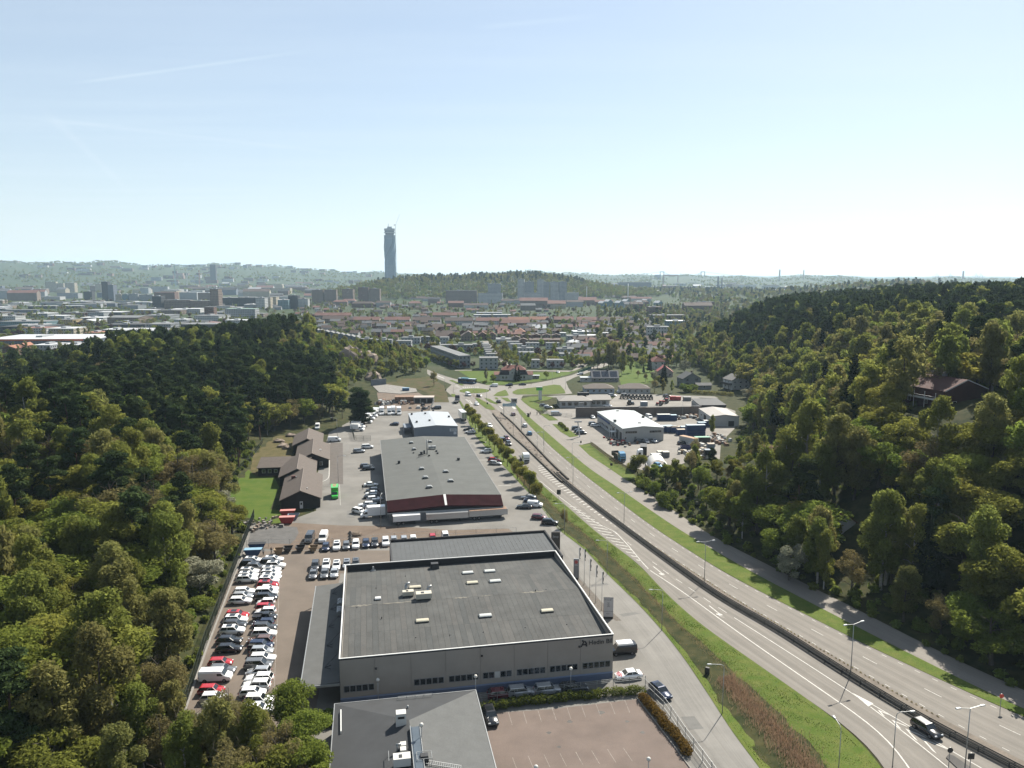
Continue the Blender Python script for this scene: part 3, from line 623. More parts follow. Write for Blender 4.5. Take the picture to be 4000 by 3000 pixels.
def wall_box(w, d, eave, ridge=None, axis='y'):
    b = MB()
    if ridge is None or ridge <= eave: return b.bx(0, w, 0, d, -.3, eave)
    if axis == 'y': F = [(0, 0, -.3), (w, 0, -.3), (w, 0, eave), (w / 2, 0, ridge), (0, 0, eave)]; B = [(x, d, z) for x, y, z in F]
    else: F = [(0, d, -.3), (0, 0, -.3), (0, 0, eave), (0, d / 2, ridge), (0, d, eave)]; B = [(w, y, z) for x, y, z in F]
    return b.add(F + B, [(0, 1, 2, 3, 4), (9, 8, 7, 6, 5), (0, 5, 6, 1), (1, 6, 7, 2), (2, 7, 8, 3), (3, 8, 9, 4), (4, 9, 5, 0)])
def house(name, label, cat, loc, rz, w, d, eave, ridge, wm, rm, axis='y', over=.4, hip=0, group=None, flat=False):
    t = thing(name, label, cat, loc, rz, group)
    if flat:
        wall_box(w, d, eave).ob('wall', wm, t)
        b = MB(); b.bx(-.12, w + .12, -.12, d + .12, eave, eave + .22); b.ob('roof', rm, t)
    else:
        wall_box(w, d, eave, None if hip else ridge, axis).ob('wall', wm, t)
        gable_roof(w, d, eave, ridge, axis, over, hip=hip).ob('roof', rm, t)
    return t
def roofbox(root, name, P, size, z0, m, top=.85, rz=0):
    b = MB(); b.box((0, 0, size[2] / 2), size, 0, 0, top); p = lp(root, P); return b.ob(name, m, root, (p.x, p.y, z0), rz)

# --- car showroom hall
FL = at(1325, 2575, 8); FL.z = 0
hw, hd, hh = 45.1, 40.2, 8.0
H1 = thing('showroom_hall', 'large grey panelled car showroom hall with white parapet edge and felt roof', 'building', FL, YAW)
def persp(f): return f * 113 / ((1 - f) * 122 + f * 113)
joints = [0] + [persp((x - 58) / 2140) * hw for x in (335, 620, 893, 1163, 1428, 1690, 1943)] + [hw]
for a, c in zip(joints[:-1], joints[1:]):
    b = MB(); b.bx(a + .03, c - .03, 0, .2, 1.38, hh - .25); b.ob('wall_panel', PANEL, H1)
b = MB(); b.bx(0, hw, .08, .3, -.3, hh - .3); b.bx(.05, .35, .3, hd, -.3, hh - .3); b.bx(hw - .35, hw - .05, .3, hd, -.3, hh - .3); b.bx(.35, hw - .35, hd - .3, hd, -.3, hh - .3); b.ob('wall', PANEL, H1)
b = MB(); b.bx(-.02, hw + .02, -.06, .1, 1.12, 1.36); b.ob('trim_band', mat('pale_blue_trim', (.25, .31, .45), .5, .05, 1), H1)
b = MB(); b.bx(0, hw, -.03, .08, -.3, 1.1); b.ob('plinth', BLUEST, H1)
b = MB(); e0, rz_ = 6.75, 7.75; N = 45
for k in range(N):
    x0, x1 = .3 + (hw - .6) * k / N, .3 + (hw - .6) * (k + 1) / N
    for y0, y1, za, zb in ((.3, hd / 4, e0, (e0 + rz_) / 2), (hd / 4, hd / 2, (e0 + rz_) / 2, rz_), (hd / 2, hd * .75, rz_, (e0 + rz_) / 2), (hd * .75, hd - .3, (e0 + rz_) / 2, e0)):
        dz = rnd.uniform(0, .012); b.quad((x0 + .015, y0 + .02, za + dz), (x1 - .015, y0 + .02, za + dz), (x1 - .015, y1 - .02, zb + dz), (x0 + .015, y1 - .02, zb + dz), m=rnd.choice((0, 0, 0, 1, 2)))
fo = b.ob('felt_strips', [FELT, mat('roof_felt_b', (.096, .094, .088), .92, .14, .35, fine=.14, fscale=5), mat('roof_felt_c', (.073, .076, .074), .92, .14, .35, fine=.14, fscale=5)], H1); fo['kind'] = 'stuff'
b = MB()
for y0, y1, za, zb in ((.3, hd / 2, e0, rz_), (hd / 2, hd - .3, rz_, e0)): b.quad((.3, y0, za - .02), (hw - .3, y0, za - .02), (hw - .3, y1, zb - .02), (.3, y1, zb - .02))
b.ob('roof', mat('roof_seam_dark', (.04, .042, .042), .9, .1, 1), H1)
STAIN = mat('dried_puddle', (.20, .185, .155), .95, .2, 1.5)
for x0, x1, wv in ((.8, 5.5, .5), (6, 14, .35), (20, 23.5, .4), (33, 38.5, .5), (25, 28, .2)):
    n = 14; b = MB(); up = [(x0 + (x1 - x0) * i / n, hd / 2 + wv * math.sin(math.pi * i / n) * (.6 + .4 * math.sin(i * 2.1 + x0))) for i in range(n + 1)]; lo = [(x0 + (x1 - x0) * i / n, hd / 2 - wv * math.sin(math.pi * i / n) * (.6 + .4 * math.cos(i * 1.7 + x0))) for i in range(n + 1)]
    for i in range(n): b.quad((*lo[i], rz_ + .02 - (hd / 2 - lo[i][1]) * .05), (*lo[i + 1], rz_ + .02 - (hd / 2 - lo[i + 1][1]) * .05), (lo[i + 1][0], hd / 2, rz_ + .025), (lo[i][0], hd / 2, rz_ + .025)); b.quad((lo[i][0], hd / 2, rz_ + .025), (lo[i + 1][0], hd / 2, rz_ + .025), (*up[i + 1], rz_ + .02 - (up[i + 1][1] - hd / 2) * .05), (*up[i], rz_ + .02 - (up[i][1] - hd / 2) * .05))
    b.ob('ridge_stain', STAIN, H1)
def parapet(root, w, d, z0, z1, inner, cap, x0=0, y0=0):
    b = MB()
    b.bx(x0, x0 + w, y0 + .02, y0 + .3, z0, z1); b.bx(x0, x0 + w, y0 + d - .3, y0 + d - .02, z0, z1); b.bx(x0 + .02, x0 + .3, y0 + .3, y0 + d - .3, z0, z1); b.bx(x0 + w - .3, x0 + w - .02, y0 + .3, y0 + d - .3, z0, z1); b.ob('parapet', inner, root)
    b = MB(); q = .06
    e = .16; b.bx(x0 - q, x0 + w + q, y0 - q, y0 + e, z1, z1 + .1); b.bx(x0 - q, x0 + w + q, y0 + d - e, y0 + d + q, z1, z1 + .1); b.bx(x0 - q, x0 + e, y0 + e, y0 + d - e, z1, z1 + .1); b.bx(x0 + w - e, x0 + w + q, y0 + e, y0 + d - e, z1, z1 + .1); b.ob('coping', cap, root)
parapet(H1, hw, hd, hh - .26, hh, PARAP, WHITE)
b = MB(); b.bx(.31, hw - .31, hd - .33, hd - .31, e0 - .1, hh - .02); b.bx(hw - .33, hw - .31, .34, hd - .34, e0 - .1, hh - .02); b.ob('parapet_lining', PARAP, H1)
for x0, x1 in ((85, 328), (640, 878), (915, 1147), (1182, 1410), (1447, 1672), (1705, 1925), (1960, 2178)):
    a, c = persp((x0 - 58) / 2140) * hw, persp((x1 - 58) / 2140) * hw; n = 5
    for k in range(n):
        if x0 == 1182 and k == 2:
            b = MB(); b.bx(-.42, .42, -.03, 0, 0, 1.05); b.ob('blank_panel', WHITEW, H1, (a + (c - a) * .5, -.01, 2.3)); continue
        win(H1, 'S', a + (c - a) * (k + .5) / n, 2.3, (c - a) / n - .06, 1.1, frame=GREYW, name='window_pane')
def text(s, size, m, parent, loc, rot, ext=.03, name='lettering', ax='LEFT'):
    c = bpy.data.curves.new(name, 'FONT'); c.body = s; c.size = size; c.extrude = ext; c.align_x = ax; c.materials.append(m)
    o = bpy.data.objects.new(name, c); COL.objects.link(o); bpy.context.view_layer.update()
    me = bpy.data.meshes.new_from_object(o.evaluated_get(bpy.context.evaluated_depsgraph_get())); bpy.data.objects.remove(o, do_unlink=True)
    if not me.materials: me.materials.append(m)
    o = link(name, me, parent, loc); o.rotation_euler = rot; o['kind'] = 'stuff'; return o
LET = mat('sign_dark', (.02, .022, .028), .4, 0)
text('Hedin Bil', 1.12, LET, H1, (40.75, -.05, 6.55), (math.pi / 2, 0, 0))
b = MB()
b.add([(39.35, -.08, 6.3), (39.6, -.08, 6.3), (39.98, -.08, 7.0), (40.0, -.08, 7.25), (39.75, -.08, 7.05)], [(0, 1, 2, 3, 4)]); b.ball((39.75, -.06, 7.35), .17, 10, 6)
b.add([(39.95, -.08, 7.35), (40.25, -.08, 7.3), (40.5, -.08, 6.9), (40.55, -.08, 6.3), (40.25, -.08, 6.3), (40.22, -.08, 6.65), (40.0, -.08, 6.7), (39.9, -.08, 6.5), (40.2, -.08, 6.45), (40.2, -.08, 6.9), (40.1, -.08, 7.05)], [(0, 1, 2, 3, 4, 5, 9, 10)]); b.bx(39.75, 40.25, -.1, -.07, 6.55, 6.75); b.ob('logo', LET, H1)
for x in (345, 1175, 1935): b = MB(); b.bx(-.14, .14, -.25, 0, -.12, .12); b.ob('wall_lamp', DARKMET, H1, (persp((x - 58) / 2140) * hw, 0, 5.9 if x < 400 else 6.4))
SKYD = mat('skylight_dome', (.62, .63, .60), .35, .04, 1); SKYD2 = mat('skylight_dome_yellowed', (.60, .55, .42), .4, .05, 1)
def dome(root, P, z0, w=2.3, d=1.1, h=.45, m=SKYD, name='skylight'):
    p = lp(root, P); b = MB(); b.bx(-w / 2, w / 2, -d / 2, d / 2, 0, h * .5); bo = b.ob(name, DARKMET, root, (p.x, p.y, z0)); o = MB()
    o.loft([[(sx * w / 2 * s, sy * d / 2 * s2, z) for sx, sy in ((-1, -1), (1, -1), (1, 1), (-1, 1))] for s, s2, z in ((1.02, 1.04, h * .5), (.98, .96, h * .8), (.9, .6, h * 1.05))]); q = o.ob('dome', m, bo)
def roofz(P): y = lp(H1, P).y; return e0 + (rz_ - e0) * (1 - abs(y - hd / 2) / (hd / 2)) - .05
for x, y, m in ((1060, 375, SKYD), (1232, 362, SKYD), (1095, 465, SKYD2), (1275, 452, SKYD), (645, 500, SKYD2), (703, 762, SKYD2), (1198, 722, SKYD), (1683, 683, SKYD2)):
    P = ZH(x, y, 7.3); dome(H1, P, roofz(P), m=m)
P = ZH(355, 600, 7.3); dome(H1, P, roofz(P), 1.1, 1, .5, WHITE, 'roof_hatch')
def ac_unit(root, P, z0, s, m=CREAMB, duct=None):
    p = lp(root, P); b = MB(); b.box((0, 0, .35 + s[2] / 2), s, 0); o = b.ob('ventilation_unit', m, root, (p.x, p.y, z0))
    [MB().bx(q * s[0] * .4 - .08, q * s[0] * .4 + .08, -s[1] * .45, s[1] * .45, -.1, .36).ob('support', DARKMET, o) for q in (-1, 1)]
    b = MB(); b.bx(-s[0] * .18, s[0] * .02, -s[1] * .3, s[1] * .2, .35 + s[2], .38 + s[2]); b.ob('grille', DARKMET, o)
    if duct: b = MB(); q = Vector((duct[0], duct[1], .3)); b.cyl(q, q + Vector((0, 0, duct[2])), .28, .28, 10); b.cyl(q + Vector((0, 0, duct[2])), q + Vector((.7, .2, duct[2] + .35)), .28, .2, 10); b.ob('duct', METAL, o, smooth=True)
P = ZH(592, 572, 7.3); ac_unit(H1, P, roofz(P), (2.1, 1.2, .8), CREAMB, (-.3, 1.2, 1.5))
P = ZH(715, 598, 7.3); ac_unit(H1, P, roofz(P), (2.9, 1.5, 1.0), CREAMB, (.9, 1.3, 1.3))
P = ZH(800, 332, 7.1); roofbox(H1, 'fan_housing', P, (1.9, 1.4, 1.2), roofz(P), DARKMET, .8)
P = ZH(318, 352, 7.0); roofbox(H1, 'fan_cowl', P, (.5, .5, .9), roofz(P), METAL, .6); roofbox(H1, 'cowl_base', P, (1.1, .9, .2), roofz(P), METAL)
for x, y in ((385, 745), (1593, 540), (190, 668), (340, 500), (1512, 800), (1183, 835), (920, 858), (652, 878), (1838, 775), (570, 395), (1145, 592), (1675, 525)):
    P = ZH(x, y, 7.3); b = MB(); b.cyl((0, 0, 0), (0, 0, .45 if x in (385, 1593) else .18), .09, .09, 6); p = lp(H1, P); b.ob('vent_pipe', DARKMET, H1, (p.x, p.y, roofz(P)))
# lean-to canopy on its west side, with posts and stays
b = MB(); b.quad((-6, -.2, 4.0), (-.05, -.2, 4.35), (-.05, 40, 4.35), (-6, 40, 4.0)); b.quad((-6, 40, 3.75), (-.05, 40, 4.1), (-.05, -.2, 4.1), (-6, -.2, 3.75))
b.quad((-6, -.2, 3.75), (-.05, -.2, 4.1), (-.05, -.2, 4.35), (-6, -.2, 4.0)); b.quad((-6, 40, 3.75), (-6, -.2, 3.75), (-6, -.2, 4.0), (-6, 40, 4.0)); b.ob('canopy_roof', FELT3, H1)
b = MB(); b.bx(-6.15, -6, -.25, 40, 3.7, 4.08); b.bx(-6, -.05, -.4, -.25, 3.72, 4.1); b.ob('canopy_edge', METAL, H1)
for k in range(6): b = MB(); b.bx(-5.8, -5.6, 1 + 7.7 * k, 1.2 + 7.7 * k, -.1, 3.75); b.ob('canopy_post', DARKMET, H1)
for k in range(5): b = MB(); y = 5 + 7.5 * k; b.bar((-2.6, y, 4.25), (0, y, 6.9), .05); b.bar((-2.6, y, 4.25), (-1.6, y + .5, 4.3), .08); b.bar((-2.6, y, 4.25), (-1.6, y - .8, 4.3), .08); b.ob('canopy_stay', DARKMET, H1)
p = ZH(-100, 730, 4.3); 
for k, y in enumerate((27.5, 23.8)): b = MB(); b.bx(-1.3, -.3, y, y + 2.6, 4.33, 5.2); [b.cyl((-.8, y + .5 + .8 * j, 5.2), (-.8, y + .5 + .8 * j, 5.35), .32, .32, 10) for j in range(3)]; b.ob('cooling_unit', METAL, H1)
# rear extension with black parapet
H2 = thing('showroom_extension', 'low rear extension with black parapet and pale blue-grey roof behind the showroom', 'building', FL + Matrix.Rotation(YAW, 3, 'Z') @ Vector((9.6, hd + .02, 0)), YAW)
wall_box(37.2, 17.2, 6.2).ob('wall', PARAP, H2)
b = MB(); b.bx(.3, 36.9, .3, 16.9, 6.2, 6.3); b.ob('roof', mat('roof_felt_blue_grey', (.10, .107, .112), .92, .1, .5, fine=.08), H2)
parapet(H2, 37.2, 17.2, 6.2, 6.75, PARAP, PARAP)
b = MB(); [b.bx(.3 + k * 1.02, .34 + k * 1.02, .35, 16.85, 6.3, 6.33) for k in range(1, 36)]; fo = b.ob('roof_seams', FELT3, H2); fo['kind'] = 'stuff'

# --- office block at the bottom edge, hipped felt roof
OB = ZO(300, 555, 4); OB.z = 0
OF = thing('office_block', 'dark hipped felt roof office block at the bottom edge of the picture', 'building', OB, R(10.6))
ow, ol = 21.3, 36.0; oz0, oz1, hp = 4.0, 5.7, 9.0
b = MB(); b.bx(.4, ow - .4, -ol + .4, -.4, -.3, oz0 - .02); b.ob('wall', GREYW, OF)
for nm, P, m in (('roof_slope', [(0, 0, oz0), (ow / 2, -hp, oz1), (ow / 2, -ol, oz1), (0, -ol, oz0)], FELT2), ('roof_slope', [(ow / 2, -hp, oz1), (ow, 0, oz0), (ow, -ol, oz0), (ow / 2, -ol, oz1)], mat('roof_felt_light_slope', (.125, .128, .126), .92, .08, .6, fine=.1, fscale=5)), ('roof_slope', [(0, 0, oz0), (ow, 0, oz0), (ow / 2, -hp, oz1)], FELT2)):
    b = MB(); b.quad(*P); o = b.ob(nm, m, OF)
b = MB(); b.bx(-.12, 0, -ol, .12, oz0 - .25, oz0 + .06); b.bx(ow, ow + .12, -ol, .12, oz0 - .25, oz0 + .06); b.bx(0, ow, 0, .12, oz0 - .25, oz0 + .06); b.ob('gutter', METAL, OF)
b = MB(); b.bx(10.85, 11.75, -ol, -11.5, oz1 - .1, oz1 + .45); b.bx(10.65, 10.85, -ol, -11.3, oz1 - .1, oz1 + .38); b.bx(11.75, 11.95, -ol, -11.3, oz1 - .1, oz1 + .38); b.ob('ridge_rooflight', mat('rooflight_glass', (.10, .125, .15), .3, .1, 1, spec=.5), OF)
b = MB(); b.bx(10.6, 10.68, -ol, -11.2, oz1 - .1, oz1 + .5); b.bx(11.92, 12.0, -ol, -11.2, oz1 - .1, oz1 + .5); b.ob('rooflight_kerb', METAL, OF)
def ozf(P): x = lp(OF, P).x; return oz0 + (oz1 - oz0) * (1 - abs(x - ow / 2) / (ow / 2))
P = ZO(1015, 770, 5.4); roofbox(OF, 'ventilation_cowl', P, (1.5, 1.3, 1.9), ozf(P) - .15, mat('white_unit', (.68, .67, .63), .5, .05, 1), .92); p = lp(OF, P); b = MB(); b.bx(-.45, .45, -.68, -.6, 1.2, 1.5); b.ob('louvre', BLACKP, OF, (p.x, p.y, ozf(P) - .15))
for y in (985, 1040): P = ZO(1038, y + 60, 5.4); roofbox(OF, 'ventilation_box', P, (.8, .9, .9), ozf(P) - .1, MATS['white_unit'], .95)
P = ZO(1025, 1244, 5.2); ac_unit(OF, P, ozf(P), (2.2, 1.4, 1.1), MATS['white_unit'])
P = ZO(975, 1080, 5.2); p = lp(OF, P); b = MB(); b.cyl((0, 0, 0), (0, 0, 1.1), .12, .12, 8); b.cyl((-.2, 0, 1.1), (.5, 0, 1.1), .13, .13, 8); b.ob('exhaust_pipe', METAL, OF, (p.x, p.y, ozf(P) - .1), smooth=True)
P = ZO(1085, 595, 4.9); p = lp(OF, P); b = MB(); b.cyl((0, 0, 0), (0, 0, .7), .14, .14, 8); b.ob('vent_pipe', METAL, OF, (p.x, p.y, 4.6), smooth=True)
P = ZO(1265, 1170, 5.5); p = lp(OF, P); b = MB(); b.box((0, 0, .5), (1.2, 1.0, .9), 0, 0, .8); b.ob('extract_fan', DARKMET, OF, (p.x, p.y, ozf(P))); b = MB()
for sx in (-1, 1):
    for sy in (-1, 1): b.bar((sx * .95, sy * .8, -.1), (sx * .95, sy * .8, .9), .05)
    b.bar((sx * .95, -.8, .9), (sx * .95, .8, .9), .05); b.bar((-.95, sx * .8, .9), (.95, sx * .8, .9), .05)
b.ob('guard_rail', METAL, OF, (p.x, p.y, ozf(P)))
p0, p1 = lp(OF, ZO(1220, 1185, 5.55)), lp(OF, ZO(1660, 1244, 4.9)); b = MB(); dv = (p1 - p0).normalized(); nv = Vector((-dv.y, dv.x, 0)) * .35
for s in (-1, 1): b.bar(p0 + nv * s + Vector((0, 0, .25)), p1 + nv * s + Vector((0, 0, .1)), .06)
for k in range(20): q = p0 + (p1 - p0) * (k / 19) + Vector((0, 0, .25 - .15 * k / 19)); b.bar(q - nv, q + nv, .05)
b.ob('roof_walkway', METAL, OF)
p0, p1 = lp(OF, ZO(365, 635, 4.2)), lp(OF, ZO(366, 870, 4.2)); b = MB(); b.bar(p0 + Vector((0, 0, .3)), p1 + Vector((0, 0, .3)), .15, .1); b.bar(p0 + Vector((0, 0, -.1)), p0 + Vector((0, 0, .3)), .1); b.bar(p1 + Vector((0, 0, -.1)), p1 + Vector((0, 0, .3)), .1); b.ob('snow_guard', WHITE, OF)
p0, p1 = lp(OF, ZO(980, 500, 4.3)), lp(OF, ZO(1350, 465, 4.3)); b = MB(); [b.bar(p0 + Vector((0, 0, h)), p1 + Vector((0, 0, h)), .05) for h in (.15, .4)]; [b.bar(p0 + (p1 - p0) * k / 4 + Vector((0, 0, -.2)), p0 + (p1 - p0) * k / 4 + Vector((0, 0, .4)), .05) for k in range(5)]; b.ob('snow_rail', METAL, OF)
p0, p1 = lp(OF, ZO(880, 1135, 5)), lp(OF, ZO(885, 1244, 5)); b = MB(); b.bar(p0 + Vector((0, 0, 1)), p1 + Vector((0, 0, 1)), .06); b.bar(p0, p0 + Vector((0, 0, 1)), .06); b.ob('handrail', METAL, OF)

# --- long grey warehouse with the burgundy front
WO = Zy(465, 1320, 6); WO.z = 0
WH = thing('warehouse', 'long low warehouse with grey gable roof and burgundy sheet front', 'building', WO, R(10.9))
ww, wd_, we, wr = 32.4, 80.8, 5.3, 6.25
wall_box(ww - .6, wd_, we - .1, wr - .15).ob('wall', GREYW, WH, (.3, 0, 0))
b = MB(); N = 32
for s in range(2):
    for k in range(N):
        y0, y1 = wd_ * k / N, wd_ * (k + 1) / N; dz = rnd.uniform(0, .01)
        X = [(0, we), (ww / 2, wr)] if s == 0 else [(ww / 2, wr), (ww, we)]
        b.quad((X[0][0], y0 + .01, X[0][1] + dz), (X[1][0], y0 + .01, X[1][1] + dz), (X[1][0], y1 - .01, X[1][1] + dz), (X[0][0], y1 - .01, X[0][1] + dz))
b.ob('roof', FELT4, WH)
b = MB(); b.bx(-.15, 0, 0, wd_, we - .45, we + .03); b.bx(ww, ww + .15, 0, wd_, we - .45, we + .03); b.ob('gutter', GREYW, WH)
for s, (a, za, c, zc_) in enumerate(((0, we, ww / 2, wr), (ww / 2, wr, ww, we))):
    b = MB(); b.add([(a, -.05, za + .03), (c, -.05, zc_ + .03), (c, -4.3, zc_ - 1.9), (a, -4.3, za - 1.9), (a, -4.3, za - 2.3), (c, -4.3, zc_ - 2.3)], [(0, 1, 2, 3), (3, 2, 5, 4)]); o = b.ob('canopy_sheet', BURG, WH)
    b = MB(); [b.bar((a + (c - a) * k / 26, -.06, za + (zc_ - za) * k / 26 + .05), (a + (c - a) * k / 26, -4.3, za + (zc_ - za) * k / 26 - 1.88), .04) for k in range(1, 26)]; fo = b.ob('sheet_ribs', BURG, WH); fo['kind'] = 'stuff'
b = MB(); b.add([(ww / 2 - .35, -.04, wr + .08), (ww / 2 + .35, -.04, wr + .08), (ww / 2 + .3, -4.32, wr - 1.82), (ww / 2 - .3, -4.32, wr - 1.82)], [(0, 1, 2, 3)]); b.ob('ridge_cap', WHITE, WH)
b = MB(); b.bx(.4, ww - .4, -3.9, -3.7, 0, we - 2.3); b.ob('front_wall', GREYW, WH)
b = MB(); b.bx(0, ww, -4.35, -4.25, we - 2.6, we - 2.3); b.ob('fascia', WHITEW, WH)
for k in range(5): b = MB(); b.bx(2 + 6 * k, 5.4 + 6 * k, -3.96, -3.92, 0, 2.9); b.ob('gate_door', mat('grey_gate', (.34, .35, .36), .6, .06, 1), WH)
def wz(P): x = lp(WH, P).x; return we + (wr - we) * (1 - abs(x - ww / 2) / (ww / 2))
for x, y, s in ((678, 843, 1.5), (840, 838, 1.5), (702, 900, 1.5), (768, 1070, 1.7), (975, 1097, 1.8), (800, 1147, 1.8), (1018, 1177, 1.8), (833, 1230, 1.9)):
    P = Zy(x, y, 6); p = lp(WH, P); b = MB(); b.bx(-s * .5, s * .5, -.6, .6, 0, .35); b.loft([[(-s * .5, q, .35), (s * .5, q, .35), (s * .3, q, .75), (-s * .3, q, .75)] for q in (-.62, .62)], 1); b.ob('roof_vent', [DARKMET, METAL], WH, (p.x, p.y, wz(P) - .05))
for x, y, s, h in ((572, 1008, .8, 1.0), (1085, 983, .8, .9), (697, 928, .5, .4), (895, 918, .6, .6), (905, 937, .6, .6), (832, 960, .6, .5), (790, 938, .6, 1.3), (765, 940, .8, .9), (752, 948, .6, .5)):
    P = Zy(x, y, 6); roofbox(WH, 'roof_cowl', P, (s, s, h), wz(P) - .05, DARKMET, 1.1)
P = Zy(858, 898, 6); ac_unit(WH, P, wz(P), (2.6, 1.2, .8), METAL)
P = Zy(815, 945, 6); p = lp(WH, P); b = MB(); b.cyl((0, 0, -.1), (0, 0, 5.2), .18, .18, 8); b.ob('flue', METAL, WH, (p.x, p.y, wz(P)), smooth=True)
p0 = lp(WH, Zy(735, 965, 6)); b = MB(); b.bar((p0.x, p0.y, wz(Zy(735, 965, 6)) + .1), (p.x, p.y, wz(P) + .6), .1); b.ob('stay', DARKMET, WH)

# --- blue-grey hall behind it
BO = Zy(705, 700, 6); BO.z = 0
BH = house('storage_hall', 'blue-grey sheet metal hall with pale roof behind the long warehouse', 'building', BO, R(11.8), 17.9, 33.5, 5.4, 6.1, BLUEG, PALEROOF, over=.15)
for x, y in ((682, 590), (799, 592), (867, 566), (1003, 612), (836, 652), (725, 658), (770, 568)): P = Zy(x, y, 6); roofbox(BH, 'roof_cowl', P, (.8, .8, .7), 5.6 + .5 * (1 - abs(lp(BH, P).x - 8.9) / 8.9), DARKMET, 1.05)
b = MB(); b.bx(14.6, 17.5, -.12, -.04, 3.4, 4.6); b.ob('sign_plate', mat('pale_sign', (.62, .68, .74), .5, .04, 1), BH); b = MB(); b.bx(16.2, 17.4, -.12, -.04, 2.1, 3.2); b.ob('sign_plate', MATS['pale_sign'], BH)
b = MB(); [b.bx(15.0, 17.1, -.135, -.121, 3.65 + .33 * k, 3.76 + .33 * k) for k in range(3)]; b.ob('sign_bars', DARKMET, BH)
for k in range(5): b = MB(); b.bx(-.06, 0, 3 + 5.5 * k, 6.2 + 5.5 * k, 0, 3.6); b.ob('roller_door', DARKW, BH)
b = MB(); b.bx(-3.2, -.1, 15, 24, 2.6, 2.8); b.bx(-3.2, -3.1, 15, 24, 0, 2.6); b.ob('lean_to', BLUEG, BH)

# --- brown gabled houses
def brown(r0, r1, w, label, south=True, dz=0):
    a, c = ZA(*r0, 5.6), ZA(*r1, 5.6); a.z = c.z = 0; d = c - a; L = d.length; rz = math.atan2(d.y, d.x) - math.pi / 2
    org = a - Vector((math.cos(rz), math.sin(rz), 0)) * w / 2
    t = house('gabled_house', label, 'house', org, rz, w, L, 3.0, 5.4, DARKW, BROWNR, over=.5, group='brown gabled houses beside the lawn')
    b = MB()
    for s in (-1, 1): b.add([(w / 2, -.55, 5.6), (w / 2, -.51, 5.42), (w / 2 + s * (w / 2 + .5), -.51, 2.78), (w / 2 + s * (w / 2 + .5), -.55, 2.98)], [(0, 1, 2, 3)])
    b.ob('barge_board', mat('pale_brown_board', (.20, .165, .14), .7, .08, 1), t)
    b = MB(); b.bx(w / 2 - .12, w / 2 + .12, -.5, L + .5, 5.55, 5.66); b.ob('ridge_tile', MATS['pale_brown_board'], t)
    return t, w, L
GB = 'brown gabled houses beside the lawn'
t, w, L = brown((1020, 995), (1062, 722), 11.0, 'nearest brown gabled house with white door in its dark gable')
b = MB(); b.bx(5.2, 6.1, -.08, 0, .1, 2.2); b.ob('door', WHITE, t); b = MB(); b.bx(5.4, 5.9, -.1, -.08, 1.2, 1.9); b.ob('door_pane', GLASS, t)
P = ZA(935, 820, 5); p = lp(t, P); b = MB(); b.bx(-.6, .6, -.4, .4, -.6, 1.0); b.ob('chimney', mat('dull_red_brick', (.14, .05, .045), .8, .1, 3), t, (p.x, p.y, 4.1)); b = MB(); b.cyl((0, 0, -.5), (0, 0, .9), .22, .22, 8); b.ob('flue', METAL, t, (p.x + .9, p.y - 1.2, 4.3))
b = MB(); b.cyl((0, 0, -.3), (0, 0, .4), .16, .16, 8); b.ob('vent_pipe', WHITE, t, (7.3, 4, 4.8))
t, w, L = brown((980, 725), (1010, 548), 11.0, 'second brown gabled house, joined to the low wing on its left')
b = MB(); b.bx(1.2, 2.4, -.06, 0, .9, 2.2); b.ob('window', GLASS, t)
t, w, L = brown((1165, 535), (1185, 355), 11.2, 'third brown gabled house, beside the paved strip')
win(t, 'S', 8.6, 1.0, 1.1, 1.3); b = MB(); b.bx(8, 8.6, 9, 9.6, 3.9, 4.7); b.ob('vent_box', WHITE, t)
t, w, L = brown((1105, 355), (1128, 228), 10.6, 'farthest brown gabled house, closest to the trees')
win(t, 'S', 2.4, 1.0, 1.1, 1.2)
a = ZA(497, 725, 2.8); a.z = 0; t = thing('house_wing', 'low brown wing with a row of white windows facing the lawn', 'house', a, R(8), 'brown gabled houses beside the lawn')
MB().bx(0, 14, .3, 8.6, -.3, 2.7).ob('wall', DARKW, t); b = MB(); P = [(-.4, -.3, 2.8), (15, -.3, 2.8), (17.5, 8.8, 4.4), (-.4, 8.8, 4.4)]; b.add(P + [(x, y, z + .2) for x, y, z in P], [(0, 1, 2, 3), (7, 6, 5, 4), (0, 4, 5, 1), (1, 5, 6, 2), (2, 6, 7, 3), (3, 7, 4, 0)]); b.ob('roof', BROWNR, t)
for k in range(5): link('window', window_mesh(1.1, 1.2), t, (1.8 + 2.0 * k, .28, 1.0))
t['group'] = GB

# --- works buildings east of the road
P = Z8(820, 420, 6); P.z = 0
WHL = house('works_hall', 'white works hall with wide pale roof and dark window strips', 'building', P, R(9), 17.4, 39.4, 5.5, 6.3, WHITEW, WHITEROOF, over=.2)
for a, c in ((1.1, 6), (11.4, 16.4)): link('window_strip', window_mesh(c - a, .85, GREYW, 5), WHL, ((a + c) / 2, -.01, 3.6))
win(WHL, 'S', 1.2, 1.2, .9, .9)
b = MB(); b.bx(4.9, 5.8, -.05, 0, 0, 2.1); b.ob('door', GREYW, WHL)
for k, (a, c, h) in enumerate(((1.5, 4.5, 3.6), (6, 9.5, 3.8), (12, 15, 3.4), (17, 18, 2.2))): b = MB(); b.bx(-.06, 0, a, c, 0, h); b.ob('roller_door', DARKMET, WHL)
for k in range(6): win(WHL, 'W', 12 + 2.2 * k, 3.2, 1.5, 1)
for k in range(7): win(WHL, 'W', 22 + 2.2 * k, 1.1, 1.5, 1.2)
b = MB(); b.bx(-.5, -.05, 19, 38, 3.9, 4.5); b.ob('blue_fascia', mat('sign_blue', (.03, .08, .25), .5, .1, 1), WHL)
